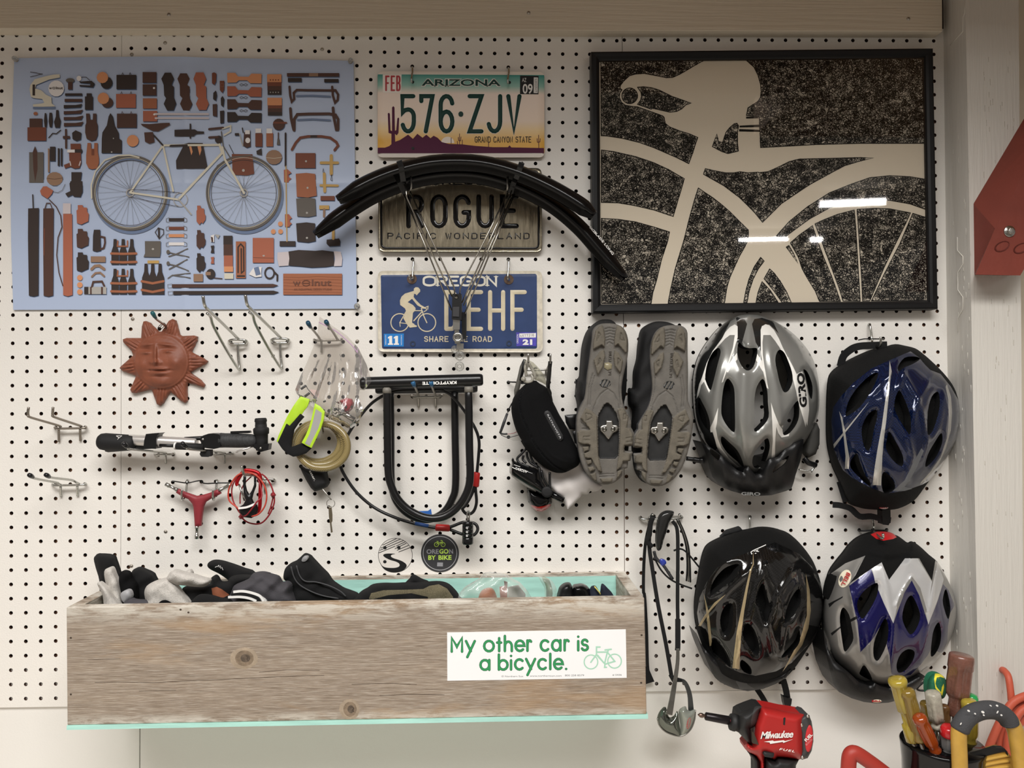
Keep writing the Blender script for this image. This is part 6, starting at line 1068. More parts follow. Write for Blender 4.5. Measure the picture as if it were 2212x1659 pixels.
GRV = [[(345, 200), (380, 190), (430, 200)], [(347, 225), (385, 215), (430, 225)], [(350, 250), (385, 240), (425, 250)], [(352, 275), (385, 265), (422, 275)], [(354, 300), (385, 290), (420, 300)], [(360, 330), (380, 312), (410, 330)], [(240, 900), (255, 850), (300, 760), (365, 710), (420, 750), (460, 830), (470, 900)], [(215, 850), (225, 700), (255, 600)], [(200, 850), (205, 700), (240, 580)], [(470, 600), (465, 700), (480, 850)], [(180, 920), (225, 930), (230, 960), (185, 980), (180, 920)], [(145, 1000), (200, 1050), (150, 1050)], [(215, 1115), (160, 1120), (160, 1150), (210, 1150)], [(505, 925), (525, 925), (525, 970), (500, 970), (505, 925)], [(525, 1130), (570, 1125), (575, 1160), (525, 1165)], [(290, 230), (305, 250), (275, 305), (290, 230)], [(480, 235), (510, 300), (475, 290), (480, 235)], [(300, 450), (310, 470), (280, 515), (300, 450)], [(455, 450), (475, 470), (455, 510), (455, 450)], [(300, 1460), (420, 1455)], [(300, 1440), (420, 1438)]]
CL = [(350, 980), (410, 980), (412, 1015), (450, 1020), (463, 1042), (452, 1072), (420, 1085), (378, 1143), (366, 1141), (325, 1090), (302, 1070), (297, 1038), (320, 1018), (350, 1015)]
def shoe(lab, T, txt):
    t = thing('cycling_shoe', lab, 'shoe', P(*s0([T(330, 1528)])[0], 2), 'pair of cycling shoes hung sole outwards'); f = lambda L: s0([T(*q) for q in L])
    up_ = f(UP) if T(0, 0)[0] < 100 else s0([(818, 135), (760, 140), (700, 165), (650, 210), (632, 300), (615, 450), (590, 560), (582, 700), (545, 710), (550, 840), (580, 900), (575, 1050), (580, 1250), (600, 1400), (660, 1500), (760, 1520), (900, 1480), (1000, 1380), (1060, 1200), (1060, 1000), (1030, 850), (1020, 600), (1040, 400), (1020, 260), (960, 180), (890, 145)])
    up_ = spl(up_, 3, True); b = MB(); relief(b, up_, lambda x, y, d: .5 + 3.0 * (1 - np.exp(-d / 4.5)) + .07 * np.sin(y * .12 + x * .1), upm, 4, back=.1); b.build('upper', t)
    lug = [f(q) for q in LUG]; po = f(POC); gr = [f(q) for q in GRV]; oc = [sum(v[0] for v in q) / len(q) for q in lug]
    def h(x, y, d):
        z = 3.75 + .15 * (1 - np.exp(-d / 2.))
        L = np.zeros(len(x))
        for q in lug: i = inpoly(x, y, q); L = np.maximum(L, np.where(i, np.clip((pdist(x, y, q, True)) / .9, 0, 1), 0))
        z = z + .30 * L; i = inpoly(x, y, po); z = np.where(i, 3.75 - .18 * np.clip(pdist(x, y, po, True) / 1.2, 0, 1), z)
        for q in gr: z = z - .12 * np.exp(-(pdist(x, y, q) / .8) ** 2)
        return z
    b = MB(); relief(b, spl(f(SO), 2, True), h, solem, 1.75, back=3.2, regions=[(q, lugm) for q in lug] + [(po, recm)], wall=mat('midsole_dark', (70, 70, 72), .7)); so_ = b.build('sole', t)
    b = MB(); relief(b, f(CL), lambda x, y, d: 3.78 + .12 * np.minimum(d, 1.2) / 1.2, steel, 2, back=3.58); cl_ = b.build('cleat', t)
    for x in (340, 412):
        b = MB(); b.lathe([(0, .0042), (.0008, .0042), (.001, .0018), (.0004, .0016)], P(*s0([T(x, 1053)])[0], 3.92), (0, -1, 0), chrome, 16); b.build('bolt', cl_)
    b = MB(); relief(b, f(ell(345, 663, 48, 34, n=20)), lambda x, y, d: 3.95 - .03 * np.minimum(d, 2) + .06 * np.sin(x * .8 + y * .5), mat('badge_dark', (34, 36, 36), .4), 2, back=3.8); b.build('sole_badge', t)
    b = MB(); a, c = T(372, 590), T(378, 360)
    if T(0, 0)[0] > 100: a, c = (892, 610), (905, 375)
    strokes(b, txt, (lambda u, v, lift=0.: P(*s0([(a[0] + (c[0] - a[0]) * u / (len(txt) * .9) + 22 * v, a[1] + (c[1] - a[1]) * u / (len(txt) * .9))])[0], 3.93 + lift)), .12, .03, mat('sole_letter', (84, 78, 70), .7), .6, .3); b.build('lettering', so_)
    return t
tS1 = shoe('dark cycling shoe hung sole outwards, the left one of the pair', lambda x, y: (x, y), 'PEARLIZUMI')
tS2 = shoe('dark cycling shoe hung sole outwards, beside the silver helmet', lambda x, y: (1212 - x - (y - 850) * .12, y + 15), 'PEARLIZUMI')
b = MB(); relief(b, s0([(338, 490), (375, 485), (403, 500), (400, 540), (365, 552), (335, 530)]), hat(3.95, .12), mat('hook_tip_clear', (170, 160, 130), .2, trans=.4), 2, back=3.8); b.build('heel_hook_tip', tS1)
for pts in ([(0, 935), (100, 925), (102, 1060), (40, 1055), (10, 1000)], [(65, 1070), (108, 1072), (112, 1185), (85, 1175)]):
    b = MB(); relief(b, s0(pts), hat(1.2, .12), blk, 4, back=1.0); b.build('strap_end', tS1)
b = MB(); relief(b, s0([(92, 625), (108, 640), (112, 760), (98, 740)]), hat(1.2, .12), blk, 3, back=1.0); b.build('pull_tab', tS1)
# ================= sunglasses on a strap =================
gs, gt = crop(1360, 1080, 3.072), crop(1380, 1080, 3.97)
dbl('pegboard_hook', 'zinc double hook holding the strapped sunglasses', gs, chrome, (68, 345, 120), [[(130, 115, .5), (150, 108, 2), (165, 105, 3), (150, 95, 3.3)], [(270, 110, .5), (310, 112, 2), (335, 108, 3.), (330, 96, 3.2)]], [(125, 130, 190)], r=.0022)
t = thing('sunglasses', 'grey lens sunglasses hanging low on a long black strap beside the box', 'sunglasses', P(1461, 1590, 2))
bs2 = mat('woven_strap', (18, 18, 19), .9, bump=.3, bs=1200)
b = MB(); b.strap([P(*gs([(x, y)])[0], d) for x, y, d in spl([(160, 105, 3), (138, 170, 2.8), (130, 300, 2.6), (150, 450, 2.4), (190, 700, 2.3), (240, 950, 2.3), (280, 1180, 2.3)], 5)], [.0068] * 31, .0016, bs2); curve(b, gs, [(272, 1160, 2.3), (290, 1190, 2.3), (345, 1197, 2.3)], [.004, .005, .003], bs2, 10, 1); b.build('strap', t)
b = MB(); b.strap([P(*gs([(x, y)])[0], d) for x, y, d in spl([(285, 140, 3), (316, 200, 2.8), (320, 400, 2.6), (318, 650, 2.4), (320, 800, 2.4)], 5)], [.0062] * 21, .0016, bs2); b.strap([P(*gs([(x, y)])[0], d) for x, y, d in spl([(320, 790, 2.4), (320, 960, 2.4), (318, 998, 2.4)], 4)], [.009] * 9, .0022, bs2); b.build('strap', t)
tm = mat('temple_chrome', (140, 138, 132), .18, .8)
b = MB(); b.strap([P(*gs([(x, y)])[0], d) for x, y, d in spl([(320, 985, 2.4), (318, 1080, 2.5), (300, 1210, 2.7), (280, 1330, 2.9), (262, 1425, 3.)], 4)], [.0060, .006, .006, .0062, .0064, .0066, .007, .0072, .0075, .008, .0085, .009, .0095, .010, .0105, .011, .0115], .003, tm); b.build('temple', t, bevel=.0008)
b = MB(); b.strap([P(*gs([(x, y)])[0], d) for x, y, d in spl([(335, 1190, 2.3), (370, 1215, 2.2), (398, 1290, 2.2), (408, 1400, 2.2)], 4)], [.004, .005, .006, .0065, .007, .0075, .0078, .008, .0082, .0085, .009, .0095, .0098], .003, mat('temple_dark', (52, 54, 54), .25)); b.build('temple', t, bevel=.0008)
lm = mat('mirror_lens', (112, 116, 108), .06, .75)
for pts, sg in (([(240, 1375), (205, 1398), (184, 1445), (192, 1490), (235, 1535), (290, 1558), (338, 1568), (330, 1480), (318, 1402), (296, 1432), (262, 1442)], 1), ([(326, 1402), (370, 1370), (382, 1392), (405, 1402), (436, 1394), (428, 1465), (400, 1528), (368, 1558), (342, 1568), (336, 1490)], -1)):
    b = MB(); relief(b, spl(gs(pts), 3, True), lambda x, y, d: 2.5 + .55 * (1 - np.exp(-d / 9.)), lm if sg > 0 else mat('grey_lens', (150, 154, 144), .1, .25), 3, back=2.44); b.build('lens', t)
b = MB(); curve(b, gs, [(184, 1450, 2.55), (200, 1500, 2.55), (250, 1545, 2.55), (338, 1568, 2.55), (400, 1530, 2.55), (430, 1465, 2.55), (437, 1395, 2.5)], .0013, tm, 8); ribbon(b, gs(ell(392, 1482, 10, 36, n=16, rot=12) + [(402, 1484)]), fl(3.1), .8, .001, mat('tag_red')); print_text(b, 'REVO', quad(*gs([(388, 1506)])[0], *gs([(396, 1460)])[0], 3.0, 3.1), mat('tag_red')); b.build('rim', t)
b = MB(); b.strap([P(*gs([(x, y)])[0], d) for x, y, d in spl([(150, 100, 2.6), (110, 260, 1.6), (95, 420, 1.0), (92, 600, .6), (100, 640, .5), (112, 850, .4), (118, 1080, .4), (125, 1150, .4)], 4)], [.0055] * 29, .0015, bs2); b.prism(gs([(105, 1110), (125, 1112), (165, 1205), (108, 1222)]), .35, .5, bs2); tag(b.build('strap'), 'black strap falling behind the right end of the wooden box', 'strap')
t = thing('sunglasses', 'dark sunglasses folded over the zinc hook, above the grey lens pair', 'sunglasses', P(1430, 1270, 2))
b = MB(); relief(b, spl(gt([(150, 215), (175, 130), (230, 92), (290, 95), (300, 120), (262, 200), (240, 270), (215, 340), (192, 420), (160, 432), (142, 360)]), 4, True), hat(2.3, .4), mat('dark_lens', (48, 48, 47), .12, .3), 3, back=2.2); b.build('lens', t)
b = MB()
for k_ in range(3): curve(b, gt, [(325 + 6 * k_, 165, 2.2), (370 + 8 * k_, 270, 2.1), (405 + 10 * k_, 400, 2.), (415 + 12 * k_, 560, 1.9), (408 + 17 * k_, 695 + 5 * k_, 1.8)], .0016, blk if k_ != 1 else tm, 8)
b.build('temple', t)
b = MB(); curve(b, gt, [(130, 490, 2.), (190, 600, 2.), (270, 680, 2.), (360, 725, 2.), (455, 760, 2.)], .0016, blk, 8); curve(b, gt, [(130, 440, 2.), (150, 500, 2.), (210, 560, 2.), (290, 680, 2.)], .0028, dgm, 8); b.build('rim', t)
b = MB(); relief(b, spl(gt([(190, 505), (225, 515), (235, 545), (200, 565), (180, 530)]), 4, True), hat(2.1, .1), mat('lens_blue', (50, 64, 150), .2), 2, back=2.); b.build('nose_pad', t)
b = MB(); relief(b, gt([(220, 545), (300, 600), (430, 700), (500, 655), (500, 690), (440, 745), (360, 715), (280, 660)]), lambda x, y, d: 1.7 + 0 * x, clear('clear_lens'), 4, cap=False); b.build('lens_shield', t)
b = MB(); b.strap([P(*gt([(x, y)])[0], d) for x, y, d in spl([(300, 434, 2.6), (360, 420, 2.4), (420, 460, 2.2), (520, 580, 1.6)], 4)], [.003] * 13, .0015, bs2); b.build('retainer', t); b = MB(); curve(b, gt, [(125, 140, 3.2), (100, 200, 3), (90, 300, 2.8), (70, 350, 2.7), (110, 400, 2.6)], .0045, bs2, 8); b.build('retainer', t)
# ================= helmets =================
foam = mat('foam_black', (12, 12, 12), .85, bump=.9, bs=900, spec=.25)
def dome(H, R, z0, holes=(), ribs=(), cen=None, creases=()):
    def h(x, y, d):
        z = z0 + H * np.sqrt(np.clip(1 - (1 - np.minimum(d, R) / R) ** 2, 0, 1))
        for q in holes:
            dd = pdist(x, y, q, True); z = z - .20 * np.exp(-(dd / 4.5) ** 2)
        for q, a, w_ in ribs: z = z + a * np.exp(-(pdist(x, y, q) / w_) ** 2)
        for q, a, w_ in creases:
            dd = pdist(x, y, q); z = z + a * np.clip(1 - dd / w_, 0, 1)
        return z
    return h
def helmet(lab, loc, out, holes, through, regions, base, H=4.6, R=118, z0=.9, ribs=(), step=4.6, creases=()):
    t = thing('bicycle_helmet', lab, 'helmet', P(*loc, 1.0), 'bicycle helmets hanging on the right')
    h = dome(H, R, z0, holes, ribs, creases=creases)
    b = MB(); relief(b, out, h, base, step, holes=holes, regions=regions, back=.7, wall=foam, hole_wall=foam, hdepth=.75, flare=-.04); b.build('shell', t)
    lh = [holes[i] for i in through]
    def hl(x, y, d): return np.maximum(.5, z0 - 1.1 + H * np.sqrt(np.clip(1 - (1 - np.minimum(d, R) / R) ** 2, 0, 1)))
    def shr(q):
        c = np.mean(q, 0); return [tuple(c + (np.array(p) - c) * .97 + np.array([(c[0] - 1106) * -.008, (c[1] - 830) * -.008])) for p in q]
    b = MB(); relief(b, out, hl, foam, 8, holes=[shr(q) for q in lh], back=.4, hdepth=.5); b.build('foam_liner', t)
    return t, h
def zat(h, out):
    oa = dense(out, 4)
    return lambda x, y: float(h(np.array([x]), np.array([y]), pdist(np.array([x]), np.array([y]), oa, True))[0]) + .03
# silver helmet
gi = crop(1460, 660, 3.7706); G_ = lambda L, n=3: gi(spl(L, n, True))
slvp = mat('silver_paint', (138, 138, 134), .3, .35, coat=.4); whp = mat('white_gloss', (228, 226, 220), .2, coat=.3); drk = mat('charcoal_gloss', (42, 43, 43), .18, .4, coat=.4)
go = G_([(600, 72), (520, 80), (440, 118), (340, 190), (250, 300), (190, 400), (155, 500), (138, 610), (138, 720), (145, 830), (160, 930), (190, 1030), (230, 1110), (300, 1190), (380, 1260), (470, 1320), (560, 1372), (650, 1385), (740, 1350), (840, 1290), (960, 1220), (1040, 1130), (1095, 1050), (1140, 950), (1165, 850), (1170, 720), (1160, 600), (1130, 470), (1080, 370), (1000, 270), (900, 185), (790, 122), (690, 82)])
gh = [G_(q) for q in ([(512, 300), (500, 380), (515, 450), (550, 510), (590, 530), (630, 500), (655, 430), (665, 360), (645, 345), (600, 348), (555, 335)], [(345, 345), (300, 380), (260, 460), (240, 560), (245, 620), (280, 690), (300, 640), (340, 480), (365, 380)],
 [(845, 360), (820, 390), (810, 450), (830, 560), (850, 640), (880, 705), (920, 690), (950, 620), (945, 540), (910, 440), (880, 380)], [(420, 595), (395, 640), (380, 720), (370, 830), (375, 900), (410, 970), (465, 1030), (482, 1000), (480, 800), (475, 680), (450, 620)],
 [(700, 600), (660, 660), (640, 760), (638, 900), (640, 1025), (700, 990), (755, 910), (750, 800), (745, 700), (725, 620)], [(190, 750), (180, 830), (200, 920), (240, 990), (278, 1020), (275, 940), (250, 860), (215, 790)], [(995, 775), (940, 840), (900, 920), (870, 1000), (880, 1055), (930, 1035), (985, 960), (1005, 880)],
 [(375, 1065), (370, 1120), (420, 1200), (500, 1270), (552, 1322), (540, 1260), (500, 1180), (430, 1110)], [(745, 1080), (690, 1130), (640, 1200), (622, 1280), (650, 1325), (710, 1300), (750, 1220), (765, 1140)], [(1038, 522), (1052, 570), (1070, 650), (1088, 735), (1108, 757), (1113, 660), (1088, 575), (1062, 530)])]
WLs = gi([(375, 270), (400, 220), (440, 175), (480, 153), (503, 170), (503, 260), (470, 370), (430, 480), (385, 620), (372, 630), (420, 480), (465, 340), (480, 240), (440, 240), (400, 270), (330, 350), (280, 450), (250, 540), (236, 600), (280, 690), (270, 710), (228, 620), (205, 650), (185, 730), (168, 760), (172, 720), (190, 640), (215, 580), (250, 470), (300, 370)])
WRs = gi([(690, 200), (700, 170), (730, 152), (760, 160), (800, 200), (840, 270), (870, 340), (900, 400), (940, 470), (985, 560), (1005, 640), (1012, 720), (1030, 800), (1060, 900), (1058, 990), (1040, 930), (1020, 860), (1000, 800), (980, 700), (960, 620), (925, 520), (880, 420), (850, 350), (810, 290), (770, 240), (712, 240), (705, 300), (708, 400), (725, 520), (755, 680), (740, 670), (712, 540), (694, 380)])
gr_ = [(WLs, whp), (WRs, whp), (gi([(497, 385), (500, 440), (460, 480), (425, 545), (412, 540), (430, 480), (470, 420)]), whp), (gi([(660, 390), (700, 450), (715, 545), (700, 525), (650, 440)]), whp),
 (gi([(345, 830), (335, 950), (325, 1000), (340, 1080), (370, 1160), (430, 1240), (555, 1350), (540, 1366), (440, 1300), (372, 1222), (333, 1150), (315, 1080), (300, 1030), (283, 1033), (278, 1000), (310, 930)]), whp), (gi([(775, 790), (800, 870), (840, 970), (866, 1005), (878, 1058), (925, 1040), (920, 1062), (860, 1075), (835, 1040), (818, 985), (810, 1080), (806, 1240), (778, 1248), (790, 1100), (785, 950)]), whp),
 (gi([(600, 60), (440, 118), (330, 200), (240, 320), (180, 430), (130, 560), (130, 760), (200, 1060), (300, 1200), (340, 1160), (300, 1040), (285, 1020), (190, 760), (175, 700), (220, 560), (300, 370), (380, 260), (445, 125), (500, 95), (560, 110), (580, 150), (540, 300), (555, 330), (500, 300), (500, 170), (490, 100)]), drk), (gi([(620, 150), (640, 110), (700, 100), (790, 128), (838, 230), (800, 190), (760, 155), (700, 165), (690, 250), (690, 370), (650, 300)]), drk)]
gr_ = gr_[-2:] + gr_[:-2] + [(gi([(978, 560), (1030, 535), (1062, 640), (1080, 740), (1085, 850), (1070, 980), (1045, 900), (1015, 800), (1000, 700)]), whp)]
tG, hG = helmet('silver, white and black helmet with a black visor, left of the blue helmet', (1635, 1070), go, gh, (0, 2, 4, 6, 8), gr_, slvp, ribs=[(gi([(560, 560), (545, 900), (560, 1250)]), .3, 11), (gi([(380, 330), (330, 700), (290, 1000)]), .16, 9), (gi([(760, 260), (800, 600), (850, 950)]), .2, 9), (gi([(600, 90), (590, 330)]), .35, 9), (gi([(1000, 330), (1100, 520), (1140, 760)]), .15, 8)])
zg = zat(hG, go)
b = MB(); print_text(b, 'GIRO', quad(*gi([(1068, 826)])[0], *gi([(1040, 545)])[0], 15, zg), blkm, .05); b.build('side_lettering', tG)
b = MB(); viso = gi([(205, 1108), (232, 1180), (258, 1250), (275, 1330), (300, 1400), (345, 1450), (450, 1510), (560, 1540), (650, 1552), (780, 1545), (900, 1510), (942, 1490), (960, 1440), (975, 1380), (1010, 1280), (1035, 1180), (1040, 1088), (960, 1120), (890, 1170), (830, 1232), (765, 1250), (710, 1330), (690, 1370), (650, 1380), (610, 1335), (590, 1310), (555, 1330), (550, 1360), (500, 1340), (440, 1290), (370, 1220), (300, 1165)])
vm = mat('visor_black', (14, 14, 15), .42, bump=.2, bs=700)
relief(b, viso, lambda x, y, d: 2.2 + 2.1 * np.clip((1075 - y) / 120, 0, 1) ** .7 + .5 * (1 - np.exp(-d / 8)) - ((x - 1628) / 100) ** 2 * 1.1 + .06 * np.cos((x - 1628) * .2), vm, 4.5, holes=[G_([(275, 1170), (320, 1190), (360, 1225), (345, 1262), (300, 1240)]), G_([(920, 1222), (860, 1262), (810, 1310), (790, 1362), (850, 1320), (900, 1275)])], back=.6, hdepth=.15); vv = b.build('visor', tG)
b = MB(); ogz = quad(*gi([(532, 1543)])[0], *gi([(688, 1547)])[0], 6.5, lambda x, y: 3.1); print_text(b, 'GIRO', ogz, mat('print_dim', (120, 120, 118), .5), .03); b.build('lettering', vv)
b = MB(); relief(b, gi([(1095, 1010), (1150, 955), (1172, 1010), (1170, 1130), (1140, 1210), (1080, 1240), (1050, 1200), (1070, 1100)]), hat(1.2, .4), mat('pad_grey', (56, 55, 52), .8), 4, back=.6); b.build('side_pad', tG)
b = MB(); curve(b, gi, [(85, 1245, 1), (150, 1255, 1.1), (200, 1262, 1.2), (245, 1260, 1.3)], [.004] * 5 + [.005] * 5 + [.006] * 6, blk, 10); curve(b, gi, [(1045, 1240, 1), (1080, 1280, 1.1), (1140, 1300, 1)], .005, blk, 10); b.build('strap_buckle', tG)
b = MB(); curve(b, gi, [(1000, 1335, .8), (1060, 1345, .9), (1120, 1330, .9), (1140, 1290, .9), (1110, 1345, 1.), (1105, 1360, 1.)], .0014, chrome, 8); tag(b.build('pegboard_hook'), 'wire hook end under the right side of the silver helmet', 'hook')
# blue helmet
hb = crop(1760, 680, 3.6065); B2 = lambda L, n=3: hb(spl(L, n, True))
M = mat('blue_carbon', (22, 44, 92), .16, .35, coat=.6); nt = M.node_tree; tcn = nt.nodes.new('ShaderNodeTexCoord'); ck = nt.nodes.new('ShaderNodeTexChecker'); ck.inputs['Scale'].default_value = 420; ck.inputs[1].default_value = lin((15, 32, 72)) + (1,); ck.inputs[2].default_value = lin((9, 18, 42)) + (1,); nt.links.new(tcn.outputs['Object'], ck.inputs[0]); nt.links.new(ck.outputs[0], nt.nodes['Principled BSDF'].inputs['Base Color'])
M2 = mat('black_carbon', (20, 20, 20), .14, .3, coat=.6); nt = M2.node_tree; tcn = nt.nodes.new('ShaderNodeTexCoord'); ck = nt.nodes.new('ShaderNodeTexChecker'); ck.inputs['Scale'].default_value = 420; ck.inputs[1].default_value = lin((30, 30, 30)) + (1,); ck.inputs[2].default_value = lin((14, 14, 14)) + (1,); nt.links.new(tcn.outputs['Object'], ck.inputs[0]); nt.links.new(ck.outputs[0], nt.nodes['Principled BSDF'].inputs['Base Color'])
bo2 = B2([(630, 228), (560, 245), (450, 270), (330, 320), (210, 385), (140, 440), (110, 500), (98, 640), (95, 800), (95, 930), (105, 1040), (140, 1180), (190, 1290), (230, 1400), (270, 1470), (340, 1500), (420, 1515), (560, 1520), (650, 1510), (740, 1470), (800, 1420), (880, 1310), (970, 1200), (1040, 1090), (1100, 980), (1128, 860), (1132, 740), (1115, 640), (1070, 540), (1000, 450), (920, 370), (840, 300), (780, 260), (700, 240)])
bh = [B2(q) for q in ([(490, 450), (420, 480), (330, 570), (260, 680), (240, 785), (270, 780), (350, 720), (430, 610), (480, 510)], [(480, 740), (420, 770), (375, 850), (365, 920), (380, 1010), (410, 1060), (440, 1020), (460, 900), (485, 800)], [(660, 590), (630, 640), (620, 720), (650, 800), (700, 880), (740, 935), (750, 850), (740, 770), (700, 660)], [(960, 600), (910, 640), (880, 760), (880, 930), (920, 900), (960, 780), (975, 680)],
 [(580, 910), (560, 980), (555, 1040), (590, 1110), (650, 1170), (685, 1175), (690, 1120), (670, 1060), (620, 970)], [(985, 920), (930, 1000), (880, 1090), (862, 1185), (920, 1140), (970, 1060), (995, 980)], [(325, 1080), (280, 1140), (280, 1190), (340, 1260), (425, 1335), (430, 1300), (390, 1240), (350, 1140)], [(535, 1225), (520, 1290), (530, 1370), (560, 1395), (620, 1360), (620, 1310), (580, 1250)], [(650, 400), (700, 335), (780, 325), (820, 345), (760, 385), (700, 410), (655, 440)])]
bsil = mat('stripe_silver', (190, 188, 182), .25, .5)
br_ = [(hb([(745, 285), (580, 355), (440, 420), (300, 530), (200, 640), (145, 720), (130, 820), (135, 950), (150, 1050), (190, 1150), (220, 1210), (290, 1270), (430, 1345), (560, 1392), (700, 1372), (840, 1322), (900, 1290), (1000, 1165), (1070, 1050), (1140, 900), (1140, 700), (1060, 560), (980, 460), (900, 430), (860, 390), (810, 330)]), M),
 (hb([(583, 355), (600, 440), (592, 480), (580, 600), (560, 800), (540, 960), (527, 1100), (517, 1330), (450, 1325), (468, 1180), (490, 1040), (520, 880), (545, 700), (565, 560), (578, 480)]), bsil), (hb([(1030, 540), (1062, 640), (1070, 760), (1060, 900), (1022, 1040), (965, 1165), (880, 1270), (820, 1322), (830, 1300), (900, 1225), (980, 1110), (1030, 960), (1045, 800), (1040, 660), (1020, 560)]), bsil),
 (hb([(190, 750), (215, 800), (235, 900), (250, 1000), (270, 1120), (265, 1200), (235, 1200), (240, 1100), (225, 950), (210, 850)]), bsil), (hb([(425, 675), (330, 800), (240, 915), (150, 1040), (145, 1010), (220, 920), (310, 810)]), bsil), (hb([(610, 1370), (700, 1290), (780, 1130), (830, 1040), (850, 1060), (800, 1180), (740, 1290), (700, 1340), (760, 1355), (700, 1372)]), mat('stripe_grey', (110, 114, 120), .3, .4))]
bc = [(hb([(585, 340), (580, 600), (520, 1000), (480, 1330)]), .16, 9), (hb([(690, 450), (600, 760), (560, 900)]), .18, 8), (hb([(920, 460), (810, 660), (730, 940), (760, 1100), (720, 1300)]), .22, 9), (hb([(690, 450), (810, 660), (880, 930), (860, 1190)]), .18, 8), (hb([(580, 470), (400, 640), (200, 900)]), .18, 9), (hb([(1010, 520), (1050, 760), (1000, 1060), (850, 1310)]), .18, 9), (hb([(330, 1060), (430, 1330)]), .14, 7)]
tB, hB_ = helmet('dark blue helmet with silver stripes, right of the silver helmet', (1880, 1100), bo2, bh, (), br_, foam, creases=bc)
b = MB(); b.lathe([(0, .001), (.0006, .0075), (.001, .0078), (.0014, .0078)], P(*hb([(537, 1502)])[0], 2.2), (0, -1, -.1), white, 20, flat=.3, up=(0, 0, 1)); b.build('brand_badge', tB)
b = MB(); print_text(b, 'BELL', quad(*hb([(503, 1509)])[0], *hb([(572, 1507)])[0], 3.6, 2.27), mat('tag_red'), .03); b.build('badge_lettering', tB)
stp = mat('helmet_strap', (20, 20, 21), .9, bump=.5, bs=1500)
b = MB(); b.strap([P(*hb([(x, y)])[0], d) for x, y, d in spl([(140, 1480, 1.2), (200, 1485, 1.3), (280, 1510, 1.4), (350, 1570, 1.6), (440, 1570, 1.6), (520, 1590, 1.5), (590, 1600, 1.4)], 4)], .0105, .0025, stp); b.strap([P(*hb([(x, y)])[0], d) for x, y, d in ((190, 1300, 1.0), (215, 1380, 1.1), (240, 1460, 1.3))], .009, .0025, stp); b.build('chin_strap', tB)
b = MB(); b.prism(hb([(525, 1520), (590, 1515), (592, 1610), (575, 1640), (530, 1635), (525, 1570)]), .9, 1.6, blk); b.build('strap_buckle', tB, bevel=.002)
b = MB(); b.strap([P(*hb([(x, y)])[0], d) for x, y, d in spl([(200, 400, 1.), (225, 320, 1.2), (290, 265, 1.5), (350, 245, 1.6), (420, 240, 1.5), (560, 235, 1.2)], 4)], .013, .003, stp); b.build('retention_band', tB)
t = thing('pegboard_hook', 'zinc hook with a black wire tie above the blue helmet', 'hook', P(*hb([(440, 230)])[0], .4)); b = MB(); curve(b, hb, [(425, 85, -.3), (425, 75, .2), (432, 95, .45), (445, 190, .6), (450, 235, .9), (500, 245, 1.8), (512, 230, 2.0), (514, 172, 2.1)], .0022, chrome); b.build('prong', t)
b = MB(); curve(b, hb, [(340, 197, .3), (385, 188, .8), (425, 188, .9), (520, 188, .8), (535, 188, .2)], .0012, blk, 6); b.build('wire_tie', t)
# black helmet
hk = crop(1460, 1080, 3.6065); K2 = lambda L, n=3: hk(spl(L, n, True)); gold2 = mat('stripe_gold', (184, 166, 130), .25, .5)
ko = K2([(650, 212), (560, 230), (450, 250), (330, 300), (250, 345), (215, 400), (190, 500), (170, 620), (148, 760), (145, 880), (160, 990), (200, 1110), (240, 1230), (290, 1360), (350, 1420), (450, 1465), (560, 1485), (680, 1470), (780, 1430), (860, 1380), (940, 1290), (1040, 1140), (1100, 1050), (1138, 920), (1146, 800), (1132, 660), (1088, 520), (1040, 430), (960, 330), (880, 260), (820, 235), (740, 215)])
kh = [K2(q) for q in ([(490, 500), (400, 520), (330, 580), (280, 660), (270, 745), (340, 700), (440, 620), (480, 560)], [(440, 810), (390, 820), (355, 880), (345, 960), (365, 1030), (395, 1060), (430, 1020), (445, 920)], [(680, 650), (645, 700), (640, 770), (670, 870), (700, 960), (720, 900), (735, 840), (710, 740)], [(960, 690), (900, 760), (860, 860), (845, 955), (880, 940), (940, 860), (975, 780)], [(560, 960), (530, 1000), (525, 1060), (570, 1150), (625, 1215), (650, 1180), (645, 1110), (610, 1010)],
 [(960, 1010), (930, 1090), (860, 1170), (822, 1220), (845, 1225), (930, 1160), (968, 1090)], [(300, 1085), (275, 1130), (300, 1200), (370, 1260), (425, 1305), (420, 1240), (370, 1150)], [(515, 1245), (500, 1290), (530, 1340), (588, 1358), (580, 1300)])]
kr = [(hk([(770, 330), (600, 395), (450, 450), (320, 530), (240, 640), (185, 760), (165, 880), (185, 1000), (230, 1110), (290, 1210), (400, 1300), (500, 1345), (620, 1370), (780, 1335), (900, 1270), (1030, 1130), (1120, 990), (1160, 860), (1130, 660), (1060, 520), (960, 420), (860, 370)]), M2),
 (hk([(603, 400), (608, 500), (590, 545), (560, 700), (532, 870), (515, 1000), (502, 1150), (496, 1320), (440, 1310), (455, 1180), (475, 1020), (510, 850), (545, 680), (575, 550), (598, 500)]), gold2), (hk([(218, 730), (250, 850), (265, 950), (282, 1130), (263, 1140), (248, 1000), (238, 880)]), gold2), (hk([(388, 735), (272, 860), (192, 985), (174, 980), (220, 905), (300, 800)]), gold2), (hk([(1012, 570), (1042, 700), (1052, 860), (1032, 1000), (985, 1130), (885, 1270), (830, 1340), (900, 1210), (975, 1060), (1020, 900), (1022, 740)]), gold2)]
